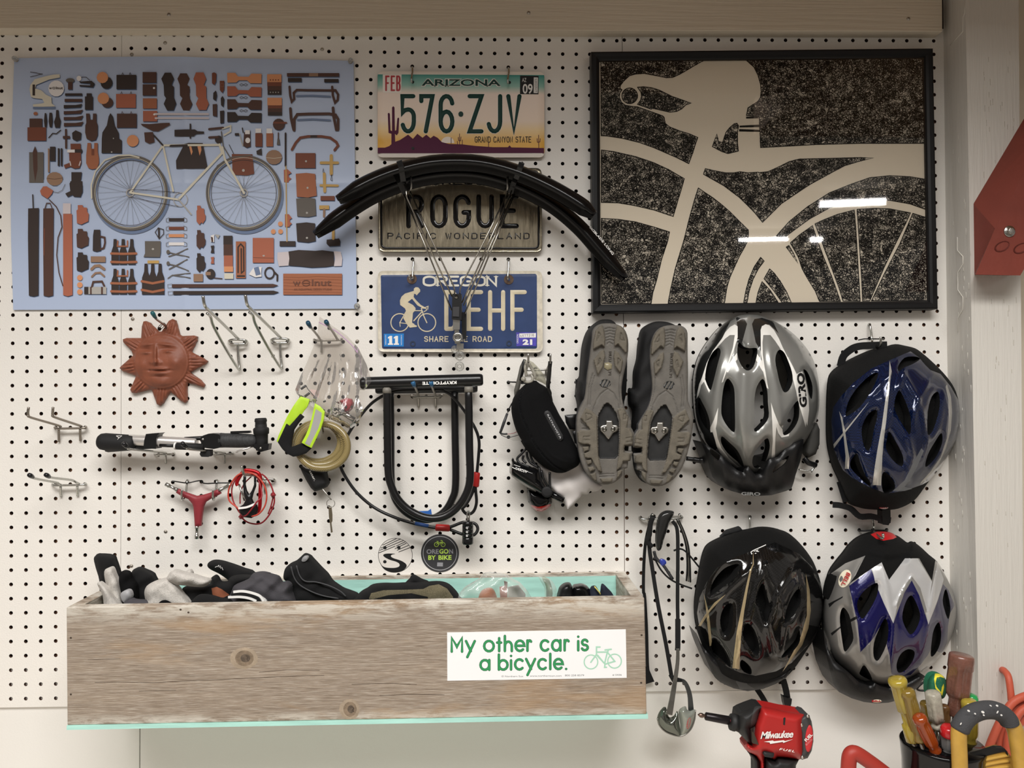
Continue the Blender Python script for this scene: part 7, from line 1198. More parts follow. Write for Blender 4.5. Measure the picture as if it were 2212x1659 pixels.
kc = [(hk([(605, 400), (560, 700), (500, 1100), (470, 1330)]), .16, 9), (hk([(700, 500), (600, 800), (560, 950)]), .18, 8), (hk([(900, 560), (800, 730), (710, 980), (760, 1200)]), .22, 9), (hk([(700, 500), (800, 730), (860, 980), (830, 1220)]), .18, 8), (hk([(590, 540), (420, 690), (190, 960)]), .18, 9), (hk([(980, 560), (1040, 800), (1000, 1060), (850, 1320)]), .18, 9)]
tK, hK = helmet('gloss black helmet with thin gold stripes, below the silver helmet', (1630, 1490), ko, kh, (), kr, foam, creases=kc)
b = MB(); zk = zat(hK, ko); ribbon(b, hk([(700, 350), (660, 368), (620, 385), (600, 395), (585, 405), (590, 420), (625, 415)]), lambda u, v, h: P(u, v, zk(u, v) + h), 1.5, .001, white); ribbon(b, hk([(610, 400), (640, 388), (628, 400), (645, 402)]), lambda u, v, h: P(u, v, zk(u, v) + h), 1.4, .001, white); b.build('logo', tK)
b = MB(); relief(b, hk([(160, 1040), (190, 1110), (230, 1170), (300, 1240), (400, 1310), (470, 1330), (560, 1375), (700, 1400), (820, 1370), (900, 1320), (860, 1385), (780, 1432), (680, 1472), (560, 1490), (450, 1468), (345, 1420), (285, 1355), (235, 1240), (190, 1130)]), lambda x, y, d: 2.6 + 1.2 * np.clip((1500 - y) / 90, 0, 1) + .3 * (1 - np.exp(-d / 5)) - ((x - 1610) / 100) ** 2 * .9, vm, 4, back=.8, regions=[(hk([(455, 1335), (500, 1345), (560, 1440), (610, 1470), (500, 1475), (470, 1420)]), mat('visor_grey', (62, 62, 62), .35))]); b.build('visor', tK)
b = MB(); b.strap([P(*hk([(x, y)])[0], d) for x, y, d in spl([(630, 1470, 1.), (670, 1530, 1.), (705, 1590, 1.), (745, 1640, 1.)], 3)], .0095, .0022, stp); b.strap([P(*hk([(x, y)])[0], d) for x, y, d in spl([(835, 1400, 1.), (855, 1470, 1.), (870, 1560, 1.), (870, 1650, 1.)], 3)], .011, .0022, stp); b.build('chin_strap', tK)
b = MB(); b.prism(hk([(835, 1530), (870, 1545), (905, 1550), (900, 1590), (880, 1640), (860, 1640), (845, 1590)]), 1., 1.5, blk); b.build('strap_buckle', tK, bevel=.001)
b = MB(); relief(b, hk([(350, 290), (400, 240), (500, 210), (525, 240), (480, 265), (400, 280)]), hat(1., .5), stp, 4, back=.6); b.build('retention_band', tK)
b = MB(); curve(b, hk, [(572, 130, -.3), (570, 125, .2), (575, 145, .45), (578, 230, .6), (590, 300, 1.)], .0022, chrome); tag(b.build('pegboard_hook'), 'zinc hook above the gloss black helmet', 'hook')
# blue and white helmet
hw_ = crop(1760, 1100, 3.7706); W2 = lambda L, n=3: hw_(spl(L, n, True)); navy = mat('navy_gloss', (18, 17, 76), .22, .2, coat=.5); gsil = mat('grey_silver', (150, 148, 144), .28, .4, coat=.4); wsil = mat('white_silver', (206, 206, 206), .25, .35, coat=.3)
wo = W2([(540, 180), (450, 190), (350, 230), (280, 290), (235, 350), (170, 430), (118, 510), (88, 620), (75, 740), (66, 860), (70, 980), (95, 1100), (130, 1190), (190, 1270), (270, 1340), (360, 1410), (480, 1450), (600, 1455), (730, 1425), (860, 1350), (960, 1265), (1060, 1150), (1120, 1020), (1152, 880), (1150, 780), (1120, 660), (1060, 530), (1000, 430), (930, 370), (860, 305), (800, 265), (760, 275), (690, 225), (620, 190)])
wh = [W2(q) for q in ([(510, 600), (430, 640), (360, 720), (345, 800), (380, 890), (420, 860), (480, 760), (512, 680)], [(785, 700), (740, 760), (715, 850), (720, 920), (770, 1015), (810, 1000), (850, 920), (857, 850), (825, 760)], [(575, 890), (530, 960), (482, 1090), (480, 1200), (510, 1235), (550, 1180), (590, 1080), (600, 960)], [(760, 1140), (700, 1180), (667, 1260), (680, 1330), (740, 1310), (800, 1230), (812, 1160)], [(1010, 920), (970, 980), (952, 1080), (945, 1195), (980, 1180), (1020, 1100), (1030, 1000)], [(1070, 650), (1042, 740), (1060, 830), (1088, 895), (1105, 800)],
 [(235, 800), (210, 840), (205, 920), (225, 1080), (245, 1160), (290, 1110), (315, 1050), (300, 950), (280, 860)], [(180, 545), (130, 570), (100, 700), (112, 735), (150, 650)], [(400, 1270), (370, 1320), (372, 1350), (465, 1395), (440, 1320)])]
wr_ = [(hw_([(420, 180), (300, 250), (220, 350), (140, 450), (110, 540), (250, 440), (412, 378), (330, 540), (285, 605), (470, 480), (545, 432), (605, 575), (735, 402), (850, 400), (955, 582), (982, 418), (1010, 440), (930, 360), (860, 290), (800, 250), (680, 215), (560, 200)]), foam), (hw_([(455, 205), (530, 172), (620, 182), (668, 228), (640, 242), (560, 256), (500, 240)]), mat('band_red', (190, 32, 36), .4)),
 (hw_([(280, 625), (460, 485), (500, 600), (560, 760), (640, 930), (730, 680), (790, 580), (850, 700), (925, 935), (990, 780), (1045, 610), (1090, 660), (1140, 780), (1100, 850), (1085, 960), (1080, 1080), (1040, 1180), (950, 1130), (920, 1190), (860, 1270), (780, 1350), (690, 1362), (625, 1342), (610, 1200), (590, 1120), (560, 1000), (530, 960), (470, 1060), (370, 1168), (360, 1050), (350, 930), (330, 850), (310, 760)]), navy),
 (hw_([(470, 480), (545, 432), (605, 575), (655, 700), (670, 800), (640, 930), (560, 760), (490, 590)]), wsil), (hw_([(605, 575), (735, 400), (838, 400), (955, 590), (925, 800), (915, 830), (860, 640), (790, 545), (700, 660), (665, 790), (650, 690)]), wsil), (hw_([(965, 590), (1000, 440), (1052, 570), (1000, 740), (925, 940), (905, 850), (940, 700)]), wsil),
 (hw_([(140, 1030), (230, 950), (350, 890), (340, 870), (300, 890), (200, 960), (130, 1010)]), blkm), (hw_([(110, 770), (230, 708), (225, 722), (160, 760), (120, 800)]), blkm)]
wc = [(hw_([(545, 432), (640, 930), (620, 1340)]), .2, 9), (hw_([(790, 545), (660, 790)]), .14, 6), (hw_([(790, 545), (920, 830)]), .14, 6), (hw_([(1000, 440), (925, 940), (860, 1280)]), .2, 9), (hw_([(410, 380), (290, 620), (370, 1160)]), .18, 9), (hw_([(300, 700), (350, 950), (430, 1350)]), .1, 9), (hw_([(410, 380), (560, 420), (740, 400)]), -.3, 12)]
tW, hW_ = helmet('grey helmet with dark blue panels and white zigzag, below the blue helmet', (1890, 1510), wo, wh, (0, 1), wr_, gsil, creases=wc)
zw = zat(hW_, wo); b = MB(); b.add([P(x, y, zw(x, y)) for x, y in hw_([(245, 565)] + ell(245, 565, 48, 76, n=20, rot=22))], [(0, 1 + i, 1 + (i + 1) % 20) for i in range(20)], mat('badge_cream', (238, 230, 205), .4)); bg = b.build('brand_badge', tW)
b = MB(); print_text(b, 'BELL', quad(*hw_([(262, 512)])[0], *hw_([(212, 616)])[0], 9, lambda x, y: zw(x, y) + .14), mat('tag_red'), .02); b.build('badge_lettering', bg)
b = MB(); print_text(b, 'RAMPANT', quad(*hw_([(345, 655)])[0], *hw_([(430, 585)])[0], 4.5, lambda x, y: zw(x, y) + .01), mat('print_faint', (80, 84, 140), .4)); b.build('side_lettering', tW)
b = MB(); relief(b, hw_([(72, 990), (90, 1180), (130, 1340), (155, 1430), (200, 1490), (300, 1540), (400, 1570), (500, 1582), (600, 1576), (700, 1550), (780, 1505), (850, 1440), (900, 1360), (860, 1362), (730, 1430), (600, 1458), (530, 1440), (490, 1415), (450, 1440), (360, 1410), (290, 1340), (230, 1290), (170, 1240), (110, 1140)]), lambda x, y, d: 2.4 + 1.5 * np.clip((1520 - y) / 70, 0, 1) + .4 * (1 - np.exp(-d / 6)) - ((x - 1890) / 100) ** 2 * .8, vm, 4, back=.8); vv = b.build('visor', tW)
b = MB(); b.lathe([(0, .001), (.0006, .0082), (.001, .0085), (.0014, .0085)], P(*hw_([(504, 1561)])[0], 2.95), (0, -1, -.1), mat('badge_cream'), 20, flat=.34, up=(0, 0, 1)); print_text(b, 'BELL', quad(*hw_([(466, 1570)])[0], *hw_([(540, 1568)])[0], 4, 3.03), mat('tag_red'), .04); b.build('front_badge', vv)
b = MB(); curve(b, hw_, [(960, 1320, 1), (930, 1370, 1), (840, 1450, 1), (850, 1475, 1), (920, 1478, 1.2)], .0018, blk, 8); curve(b, hw_, [(860, 1390, 1), (925, 1395, 1), (960, 1440, 1)], .001, blk, 6); b.build('chin_strap', tW)
t = thing('pegboard_hook', 'zinc hook with a black wire tie above the blue and white helmet', 'hook', P(*hw_([(480, 170)])[0], .4)); b = MB(); curve(b, hw_, [(470, 60, -.3), (470, 70, .3), (480, 130, .5), (485, 185, 1.), (540, 235, 4.0), (556, 230, 4.4), (556, 200, 4.5)], .0022, chrome); b.build('prong', t)
b = MB(); curve(b, hw_, [(360, 168, -.1), (372, 176, .5), (480, 172, .8), (580, 172, .5), (592, 168, .0)], .0016, blk, 6); b.build('wire_tie', t)
# ================= wooden box =================
M = mat('weathered_wood', (165, 146, 124), .75); nt = M.node_tree; N = nt.nodes.new; L = nt.links.new; bs = nt.nodes['Principled BSDF']; tcn = N('ShaderNodeTexCoord')
def nz(sc_, scale, det=6, rough=.6):
    mp = N('ShaderNodeMapping'); mp.inputs['Scale'].default_value = sc_; L(tcn.outputs['Object'], mp.inputs[0]); n = N('ShaderNodeTexNoise'); n.inputs['Scale'].default_value = scale; n.inputs['Detail'].default_value = det; n.inputs['Roughness'].default_value = rough; n.inputs['Distortion'].default_value = .4; L(mp.outputs[0], n.inputs['Vector']); return n.outputs['Fac']
def ramp(f, st):
    cr = N('ShaderNodeValToRGB'); e = cr.color_ramp.elements
    while len(e) < len(st): e.new(.5)
    for q, (p, c) in zip(e, st): q.position = p; q.color = lin(c) + (1,)
    L(f, cr.inputs[0]); return cr.outputs[0]
def mixc(f, a, c, k='MIX'):
    m = N('ShaderNodeMix'); m.data_type = 'RGBA'; m.blend_type = k
    if isinstance(f, float): m.inputs[0].default_value = f
    else: L(f, m.inputs[0])
    L(a, m.inputs[6]); L(c, m.inputs[7]); return m.outputs[2]
g1 = ramp(nz((.5, 1, 8), 8), [(.30, (100, 86, 70)), (.5, (134, 120, 103)), (.68, (160, 144, 123))]); g2 = ramp(nz((.3, 1, 16), 34, 8, .75), [(.38, (84, 71, 58)), (.48, (140, 126, 110)), (.58, (154, 140, 124)), (.68, (216, 207, 193))])
g3 = ramp(nz((.22, 1, 9), 150, 5), [(.38, (112, 96, 82)), (.52, (172, 156, 140)), (.66, (234, 226, 214))]); c_ = mixc(.6, g1, g2); c_ = mixc(.38, c_, g3); pk = ramp(nz((.6, 1, 2.5), 5), [(.52, (0, 0, 0)), (.62, (255, 255, 255))])
sp = N('ShaderNodeMath'); sp.operation = 'MULTIPLY'; sp.inputs[1].default_value = .35; L(pk, sp.inputs[0]); warm = N('ShaderNodeRGB'); warm.outputs[0].default_value = lin((176, 140, 96)) + (1,); c_ = mixc(sp.outputs[0], c_, warm.outputs[0]); sz = N('ShaderNodeSeparateXYZ'); L(tcn.outputs['Object'], sz.inputs[0]); ez = N('ShaderNodeMapRange'); ez.inputs['From Min'].default_value = .150; ez.inputs['From Max'].default_value = .182; L(sz.outputs['Z'], ez.inputs['Value'])
ez2 = N('ShaderNodeMapRange'); ez2.inputs['From Min'].default_value = .016; ez2.inputs['From Max'].default_value = .0; L(sz.outputs['Z'], ez2.inputs['Value']); mxe = N('ShaderNodeMath'); mxe.operation = 'MAXIMUM'; L(ez.outputs[0], mxe.inputs[0]); L(ez2.outputs[0], mxe.inputs[1])
pn = ramp(nz((1, 1, 5), 16, 6, .7), [(.42, (0, 0, 0)), (.58, (255, 255, 255))]); me_ = N('ShaderNodeMath'); me_.operation = 'MULTIPLY'; L(mxe.outputs[0], me_.inputs[0]); L(pn, me_.inputs[1]); pale = N('ShaderNodeRGB'); pale.outputs[0].default_value = lin((206, 200, 188)) + (1,); c_ = mixc(me_.outputs[0], c_, pale.outputs[0]); L(c_, bs.inputs['Base Color'])
bp = N('ShaderNodeBump'); bp.inputs['Strength'].default_value = .5; bp.inputs['Distance'].default_value = .0015; L(nz((1, 1, 26), 40, 8), bp.inputs['Height']); L(bp.outputs[0], bs.inputs['Normal']); wood = M
teal = mat('teal_paint', (170, 218, 206), .7, bump=.3, bs=60, var=.12, vs=45, stretch=(.3, 1, 2)); knot = mat('wood_knot', (122, 106, 88), .8, bump=.8, bs=160, var=.3, vs=90)
F4 = [P(143, 1312, 7.4), P(1392, 1291.5, 7.4), P(1397, 1543, 7.4), P(145, 1567, 7.4)]; B4 = [P(262, 1252, .05), P(1350, 1235, .05)]
B4 += [Vector((B4[1].x + .002, B4[1].y, F4[2].z)), Vector((B4[0].x, B4[0].y, F4[3].z))]
def Q(u, v, w_):
    a = F4[0].lerp(F4[1], u); b_ = F4[3].lerp(F4[2], u); f = a.lerp(b_, v); c = B4[0].lerp(B4[1], u); d_ = B4[3].lerp(B4[2], u); return f.lerp(c.lerp(d_, v), w_)
def bd(b, u0, u1, v0, v1, w0, w1, m):
    V = [Q(u, v, w_) for u in (u0, u1) for v in (v0, v1) for w_ in (w0, w1)]; return b.add(V, [(0, 1, 3, 2), (4, 6, 7, 5), (0, 4, 5, 1), (2, 3, 7, 6), (0, 2, 6, 4), (1, 5, 7, 3)], m, False)
t = thing('planter_box', 'weathered wooden box with teal inside, full of gloves, mounted low on the pegboard', 'box', Q(.5, 1, .5))
b = bd(MB(), 0, 1, 0, 1, 0, .1, wood); crk = mat('wood_crack', (70, 58, 48), .9)
for L_ in ([(205, 1474), (260, 1473), (330, 1475), (400, 1471), (480, 1468), (560, 1464), (640, 1460), (700, 1459)], [(560, 1452), (620, 1447), (690, 1448)], [(760, 1478), (840, 1476), (900, 1479)], [(300, 1493), (380, 1491)], [(820, 1502), (900, 1500), (960, 1501)], [(190, 1425), (260, 1423)]): ribbon(b, L_, lambda u, v, h: P(u, v, 7.403 + h), .9, .001, crk)
for x, y in ((390, 1317), (407, 1323), (153, 1378), (153, 1500), (1386, 1372), (1385, 1475)): b.poly(ell(x, y, 2.6, 2.2, n=8), 7.404, crk)
b.build('front_board', t, bevel=.0016)
for (x, y, rx, ry) in ((527, 1422, 21, 18), (755, 1532, 15, 17)):
    b = MB(); relief(b, [(px_ + random.uniform(-1, 1), py_ + random.uniform(-.7, .7)) for px_, py_ in ell(x, y, rx * 1.45, ry * 1.3, n=30)], lambda x_, y_, d: 7.405 + .02 * np.minimum(d, 6) / 6 + .012 * np.sin(d * 1.5), mat('knot_halo', (160, 144, 124), .8, bump=.6, bs=120, var=.15, vs=60), 3, back=7.4, regions=[(ell(x + 1, y, rx * .95, ry * .95, n=26), knot), (ell(x + 3, y, rx * .5, ry * .5, n=16), mat('knot_heart', (92, 80, 68), .85, bump=.8, bs=200, var=.3, vs=160))]); ribbon(b, [(x + 4, y - 6), (x + 9, y - 2), (x + 6, y + 2), (x + 10, y + 6)], lambda u, v, h: P(u, v, 7.44 + h), .9, .001, crk); b.build('wood_knot', t)
for x, y in ((403, 1322), (390, 1316), (152, 1377), (153, 1499), (1384, 1372), (1384, 1474)):
    pass
b = bd(MB(), 0, .021, 0, 1, .1, .93, wood); b.build('side_board', t, bevel=.001); b = bd(MB(), .979, 1, 0, 1, .1, .93, wood); b.build('side_board', t, bevel=.001)
b = bd(MB(), 0, 1, .022, 1, .93, 1, teal); b = bd(b, 0, 1, -.004, .022, .93, 1, wood); b.build('back_board', t)
b = bd(MB(), 0, 1.002, 1.0, 1.035, -.008, 1, teal); b.build('bottom_board', t)
# bumper sticker
m7 = crop(940, 1340, 5.027); t = thing('bumper_sticker', 'white bumper sticker with green lettering on the wooden box', 'sticker', P(1159, 1467, 7.42)); sd = 7.425
b = MB(); b.prism(m7([(130, 132), (2070, 98), (2080, 625), (132, 657)]), 7.4, sd, mat('sticker_paper', (240, 240, 240), .4)); b.build('paper', t)
grn, dgn = mat('print_green', (52, 146, 88), .5), mat('print_dark_green', (18, 70, 42), .5); b = MB()
def word(spec, by, sl, cap):
    for ch, x0, x1, cp_ in spec:
        for st in G[ch]:
            q = m7([(x0 + (x1 - x0) * u, by + (x0 - 180) * sl - v * cp_ * 5.027) for u, v in st])
            ribbon(b, q, lambda u, v, h: P(u, v, sd + .004 + h), 5.6, .001, dgn); ribbon(b, q, lambda u, v, h: P(u, v, sd + .010 + h), 4.1, .002, grn)
word([('M', 180, 292, 29.5), ('y', 335, 430, 34), ('o', 532, 636, 34), ('t', 668, 722, 28), ('h', 757, 832, 31), ('e', 872, 968, 34), ('r', 1002, 1050, 34), ('c', 1147, 1240, 34), ('a', 1270, 1360, 34), ('r', 1406, 1458, 34), ('i', 1532, 1575, 30), ('s', 1590, 1660, 34)], 340, -.0105, 0)
word([('a', 492, 588, 32), ('b', 692, 786, 31), ('i', 803, 845, 30), ('c', 868, 962, 33), ('y', 988, 1085, 34), ('c', 1120, 1214, 33), ('l', 1222, 1278, 30), ('e', 1292, 1385, 33), ('.', 1400, 1455, 33)], 541, -.0105, 0)
pgm = mat('print_pale_green', (168, 212, 188), .5)
for cx, cy in ((1692, 452), (1948, 443)): ribbon(b, m7(ell(cx, cy, 74, 76, n=28) + [(cx + 74, cy)]), lambda u, v, h: P(u, v, sd + .006 + h), 2.6, .001, pgm)
for pts in ([(1690, 455), (1752, 370), (1752, 290), (1790, 290)], [(1752, 345), (1870, 345), (1840, 470), (1752, 375)], [(1870, 345), (1950, 445), (1850, 475)], [(1845, 470), (1840, 510), (1860, 510)], [(1870, 345), (1885, 318)], [(1845, 322), (1912, 314)], [(1765, 380), (1830, 460)]): ribbon(b, m7(pts), lambda u, v, h: P(u, v, sd + .008 + h), 3.2, .001, pgm)
gt_ = mat('print_fine_grey', (110, 112, 112), .5)
for tx, x0, x1, y in (('© Northern Sun', 720, 955, 617), ('www.northernsun.com', 1028, 1372, 612), ('800 258 8579', 1410, 1617, 607), ('# 5436', 1925, 2025, 602)): print_text(b, tx, quad(*m7([(x0, y)])[0], *m7([(x1, y - 1)])[0], 3.8, sd + .004), gt_)
b.build('lettering', t)
# ---- things in the box
c9, cA, cB = crop(120, 1160, 4.424), crop(560, 1160, 5.027), crop(940, 1160, 4.608)
def low(L, cf, k=3):                                  # carry an outline down below the rim, inside the box
    q = cf(L); return q
def lump(b, pts, z, m, hgt=.7, step=3.2, wr_=.05, regions=(), back=None, sc_=5.):
    pts = spl(pts, 3, True); relief(b, pts, lambda x, y, d: z + hgt * (1 - np.exp(-d / sc_)) + wr_ * np.sin(x * .13 + y * .08 + 1.5 * np.sin(y * .07)) + wr_ * .5 * np.sin(y * .19 - x * .05 + 2 * np.sin(x * .06)), m, step, back=z - .3 if back is None else back, regions=regions); return b
gg = mat('grey_glove', (200, 195, 188), .85, bump=.8, bs=900, var=.12, vs=300); bf = mat('black_knit', (13, 13, 14), .95, bump=.5, bs=1100); dc = mat('dark_grey_cloth', (66, 64, 68), .9, bump=.3, bs=500)
GRP = 'cycling gloves in the wooden box'
o = lump(MB(), low([(365, 210), (385, 175), (412, 162), (545, 178), (575, 220), (612, 340), (640, 420), (660, 700), (440, 700), (420, 430), (385, 300)], c9), 3.2, bf).build('glove'); tag(o, 'black glove cuff standing at the left end of the wooden box', 'glove', GRP)
t = thing('glove', 'pale grey glove with fingers up at the left end of the wooden box', 'glove', P(250, 1305, 4.4), GRP)
lump(MB(), low([(465, 330), (500, 296), (540, 295), (572, 350), (600, 440), (630, 580), (640, 700), (560, 700), (520, 560), (478, 440)], c9), 4.4, gg, .5).build('finger', t); lump(MB(), low([(398, 450), (430, 434), (480, 470), (540, 550), (620, 650), (640, 700), (480, 700), (450, 560)], c9), 5.0, gg, .5).build('finger', t)
lump(MB(), c9([(620, 545), (670, 508), (710, 520), (724, 580), (670, 625), (640, 615)]), 5.0, mat('grey_tab', (160, 160, 162), .5), .25).build('wrist_tab', t)
o = lump(MB(), low([(600, 380), (625, 332), (665, 325), (705, 348), (722, 395), (770, 470), (785, 600), (780, 700), (620, 700), (610, 560), (590, 450)], c9), 4.0, fab, .6).build('glove'); tag(o, 'small black strap glove between the pale grey gloves', 'glove', GRP)
o = lump(MB(), low([(722, 390), (735, 320), (790, 292), (855, 310), (965, 405), (980, 700), (760, 700), (745, 500)], c9), 3.0, bf, .7).build('glove'); tag(o, 'black mitten with a rounded tip leaning behind the pale grey gloves', 'glove', GRP)
t = thing('glove', 'sparkly pale grey glove with one finger pointing right', 'glove', P(345, 1305, 4.6), GRP)
lump(MB(), low([(848, 530), (870, 470), (930, 430), (1010, 405), (1070, 395), (1110, 420), (1150, 460), (1200, 520), (1290, 625), (1310, 700), (880, 700), (860, 610)], c9), 4.6, gg, .9).build('palm', t); lump(MB(), c9([(1060, 410), (1090, 342), (1130, 318), (1190, 325), (1300, 358), (1455, 400), (1474, 430), (1440, 468), (1380, 480), (1240, 466), (1120, 450)]), 4.9, gg, .6).build('finger', t)
lump(MB(), c9([(1225, 345), (1260, 318), (1290, 316), (1303, 355), (1270, 365)]), 4.2, gg, .4).build('finger', t); lump(MB(), c9([(980, 640), (1010, 610), (1060, 608), (1110, 640), (1100, 660), (990, 660)]), 5.6, fab, .1).build('cuff_opening', t)
t = thing('glove', 'black glove with a brown leather patch in the wooden box', 'glove', P(450, 1300, 4), GRP)
lump(MB(), low([(1205, 520), (1225, 480), (1300, 475), (1400, 475), (1475, 445), (1488, 390), (1520, 370), (1552, 388), (1580, 430), (1640, 425), (1665, 388), (1740, 370), (1860, 368), (1900, 400), (1760, 470), (1700, 560), (1700, 700), (1260, 700), (1230, 580)], c9), 3.6, bf, .8, regions=[(c9([(1490, 490), (1540, 476), (1590, 500), (1662, 552), (1610, 577), (1540, 582), (1500, 550)]), mat('tan_leather', (134, 78, 52), .8))]).build('palm', t)
t = thing('glove', 'black glove with reflective marks lying over the box rim near the wall', 'glove', P(500, 1290, 2.5), GRP)
b = lump(MB(), c9([(1450, 275), (1468, 238), (1520, 224), (1600, 235), (1700, 263), (1800, 305), (1900, 345), (1920, 520), (1760, 500), (1640, 405), (1560, 350), (1480, 310)]), 2.4, bf, .6); b.build('palm', t)
b = MB()
for pts in ([(1525, 290), (1540, 280)], [(1545, 285), (1560, 270), (1565, 290)], [(1575, 275), (1580, 300)], [(1590, 290), (1600, 315)]): ribbon(b, c9(pts), lambda u, v, h: P(u, v, 3.12 + h), .9, .001, white)
b.build('reflective_print', t)
o = lump(MB(), c9([(650, 640), (680, 610), (720, 590), (760, 600), (860, 610), (900, 640), (900, 700), (640, 700)]), 5.2, dc, .3).build('cloth'); tag(o, 'small dark grey cloth between the pale grey gloves', 'cloth')
o = lump(MB(), c9([(1290, 640), (1310, 600), (1360, 560), (1450, 555), (1560, 590), (1660, 600), (1680, 700), (1290, 700)]), 5.4, bf, .4).build('cloth'); tag(o, 'black cloth at the box rim below the brown leather patch', 'cloth')
t = thing('cap', 'dark grey cycling cap with white and black stripes on its peak', 'cap', P(575, 1300, 4.5))
ca_ = c9([(1640, 620), (1680, 520), (1710, 460), (1800, 420), (1850, 395), (1885, 350), (1960, 340), (2050, 346)]) + cA([(60, 388), (130, 400), (200, 430), (250, 488), (300, 480), (345, 515), (358, 600), (362, 760)]) + c9([(1620, 700)])
lump(MB(), ca_, 4.3, dc, 1.1, wr_=.10, sc_=8.).build('crown', t)
b = MB()
for L_ in ([(1700, 525), (1780, 518), (1860, 530), (1950, 562), (1990, 612)], [(1650, 575), (1760, 572), (1850, 585), (1920, 612)]): b.strap([P(*c9([(x, y)])[0], 5.75) for x, y in spl(L_, 4)], .0036, .002, white)
b.strap([P(*c9([(x, y)])[0], 5.72) for x, y in spl([(1680, 550), (1780, 545), (1860, 558), (1930, 590), (1960, 625)], 4)], .004, .002, blkm); b.build('stripe', t); b = lump(MB(), cA([(0, 640), (30, 650), (75, 695), (70, 760), (0, 760)]), 5.5, white, .1); b.build('peak_edge', t)
t = thing('knee_warmer', 'black knee warmer with grey seams standing up in the wooden box', 'knee warmer', P(680, 1298, 4.5))
kw = cA([(262, 420), (280, 345), (330, 293), (400, 258), (450, 215), (490, 184), (550, 205), (580, 235), (650, 305), (740, 400), (820, 500), (900, 548), (1000, 592), (1080, 632), (1100, 760), (370, 760), (358, 560), (300, 490), (268, 460)])
lump(MB(), kw, 3.6, bf, .9, sc_=8.).build('sleeve', t)
b = MB(); sg_ = mat('seam_grey', (62, 62, 64), .7)
for L_ in ([(345, 320), (380, 440), (440, 520), (560, 590), (700, 640), (860, 668)], [(405, 310), (440, 420), (500, 480), (620, 490), (760, 530), (880, 590), (940, 645)]): b.tube([P(*cA([(x, y)])[0], 4.62) for x, y in spl(L_, 5)], .0012, sg_, 6)
b.build('seam', t); b = lump(MB(), cA([(460, 250), (480, 215), (520, 215), (525, 240), (500, 265), (470, 268)]), 4.45, mat('grip_grey', (150, 150, 152), .5), .12); b.build('loop', t)
t = thing('ear_warmer', 'black headband with sparkly gold lining in the middle of the box', 'headband', P(880, 1292, 4.5)); spk = mat('gold_glitter', (120, 112, 88), .45, bump=1., bs=1500, var=.6, vs=1300)
hb2 = cA([(1040, 670), (1100, 598), (1170, 558), (1230, 520), (1350, 510), (1500, 505), (1590, 505), (1700, 500), (1840, 495), (1960, 487), (2040, 510), (2120, 572), (2170, 655), (2170, 760), (1040, 760)])
lump(MB(), hb2, 4.4, bf, .8, regions=[(cA([(1190, 670), (1215, 610), (1350, 578), (1600, 572), (1780, 565), (1850, 530), (1950, 513), (2040, 560), (2105, 650), (2105, 760), (1850, 760), (1830, 650), (1650, 610), (1400, 632), (1220, 680)]), spk)]).build('band', t); lump(MB(), cA([(1590, 520), (1628, 460), (1662, 416), (1750, 455), (1840, 497), (1800, 540)]), 3.8, bf, .4).build('flap', t)
t = thing('plastic_bag', 'clear plastic bag with orange and pink packets in the box', 'bag', P(1065, 1288, 3.5)); fb = clear('bag_film_soft', (236, 238, 234), 1.6, .22, .12, bump=.5, bs=60)
lump(MB(), cB([(215, 640), (240, 560), (330, 480), (440, 420), (500, 360), (640, 360), (760, 405), (870, 480), (950, 590), (960, 660)]), 3.9, fb, .9, wr_=.12, back=3.8).build('film', t)
o = lump(MB(), cB([(440, 640), (450, 560), (500, 525), (560, 520), (600, 560), (605, 640)]), 3.6, mat('packet_orange', (224, 136, 96), .4, bump=.5, bs=80), .4).build('packet'); tag(o, 'orange packet inside the clear plastic bag in the box', 'packet')
b = MB(); b.prism(cB([(640, 500), (690, 490), (685, 440), (720, 450), (720, 640), (650, 640)]), 3.5, 3.6, mat('packet_pink', (206, 132, 118), .4)); tag(b.build('packet'), 'pink packet inside the clear plastic bag in the box', 'packet')
b = MB(); b.prism(cB([(725, 500), (830, 480), (900, 570), (900, 640), (725, 640)]), 3.4, 3.5, mat('packet_white', (220, 214, 210), .4)); tag(b.build('packet'), 'white packet inside the clear plastic bag in the box', 'packet')
t = thing('plastic_bag', 'small crumpled clear bag with a green packet in the box', 'bag', P(1190, 1288, 3))
lump(MB(), cB([(1030, 396), (1060, 400), (1110, 412), (1165, 440), (1205, 510), (1218, 580), (1220, 660), (1100, 660), (1090, 520), (1050, 440)]), 3.2, fb, .5, back=3.1).build('film', t); lump(MB(), cB([(1065, 410), (1120, 420), (1150, 460), (1170, 560), (1150, 640), (1110, 640), (1105, 500)]), 3.0, mat('packet_green', (108, 146, 104), .5), .1).build('packet', t)
t = thing('shoe_covers', 'black glossy rolled covers at the right end of the box', 'cover', P(1240, 1286, 4))
lump(MB(), cB([(1222, 660), (1228, 540), (1255, 492), (1305, 464), (1352, 468), (1372, 540), (1385, 660)]), 4.4, blk, .7).build('roll', t); lump(MB(), cB([(1360, 660), (1368, 500), (1420, 477), (1480, 478), (1535, 512), (1565, 590), (1570, 660)]), 4.0, gbk, .7).build('roll', t)
t = thing('arm_warmer', 'navy folded arm warmer with yellow trim at the right end of the box', 'arm warmer', P(1300, 1286, 4)); nv = mat('navy_cloth', (28, 32, 46), .9)
lump(MB(), cB([(1540, 660), (1545, 520), (1590, 492), (1620, 520), (1645, 575), (1650, 660)]), 4.2, nv, .3).build('fold', t); lump(MB(), cB([(1640, 660), (1652, 540), (1668, 474), (1720, 515), (1775, 580), (1785, 660)]), 4.2, nv, .4).build('fold', t)
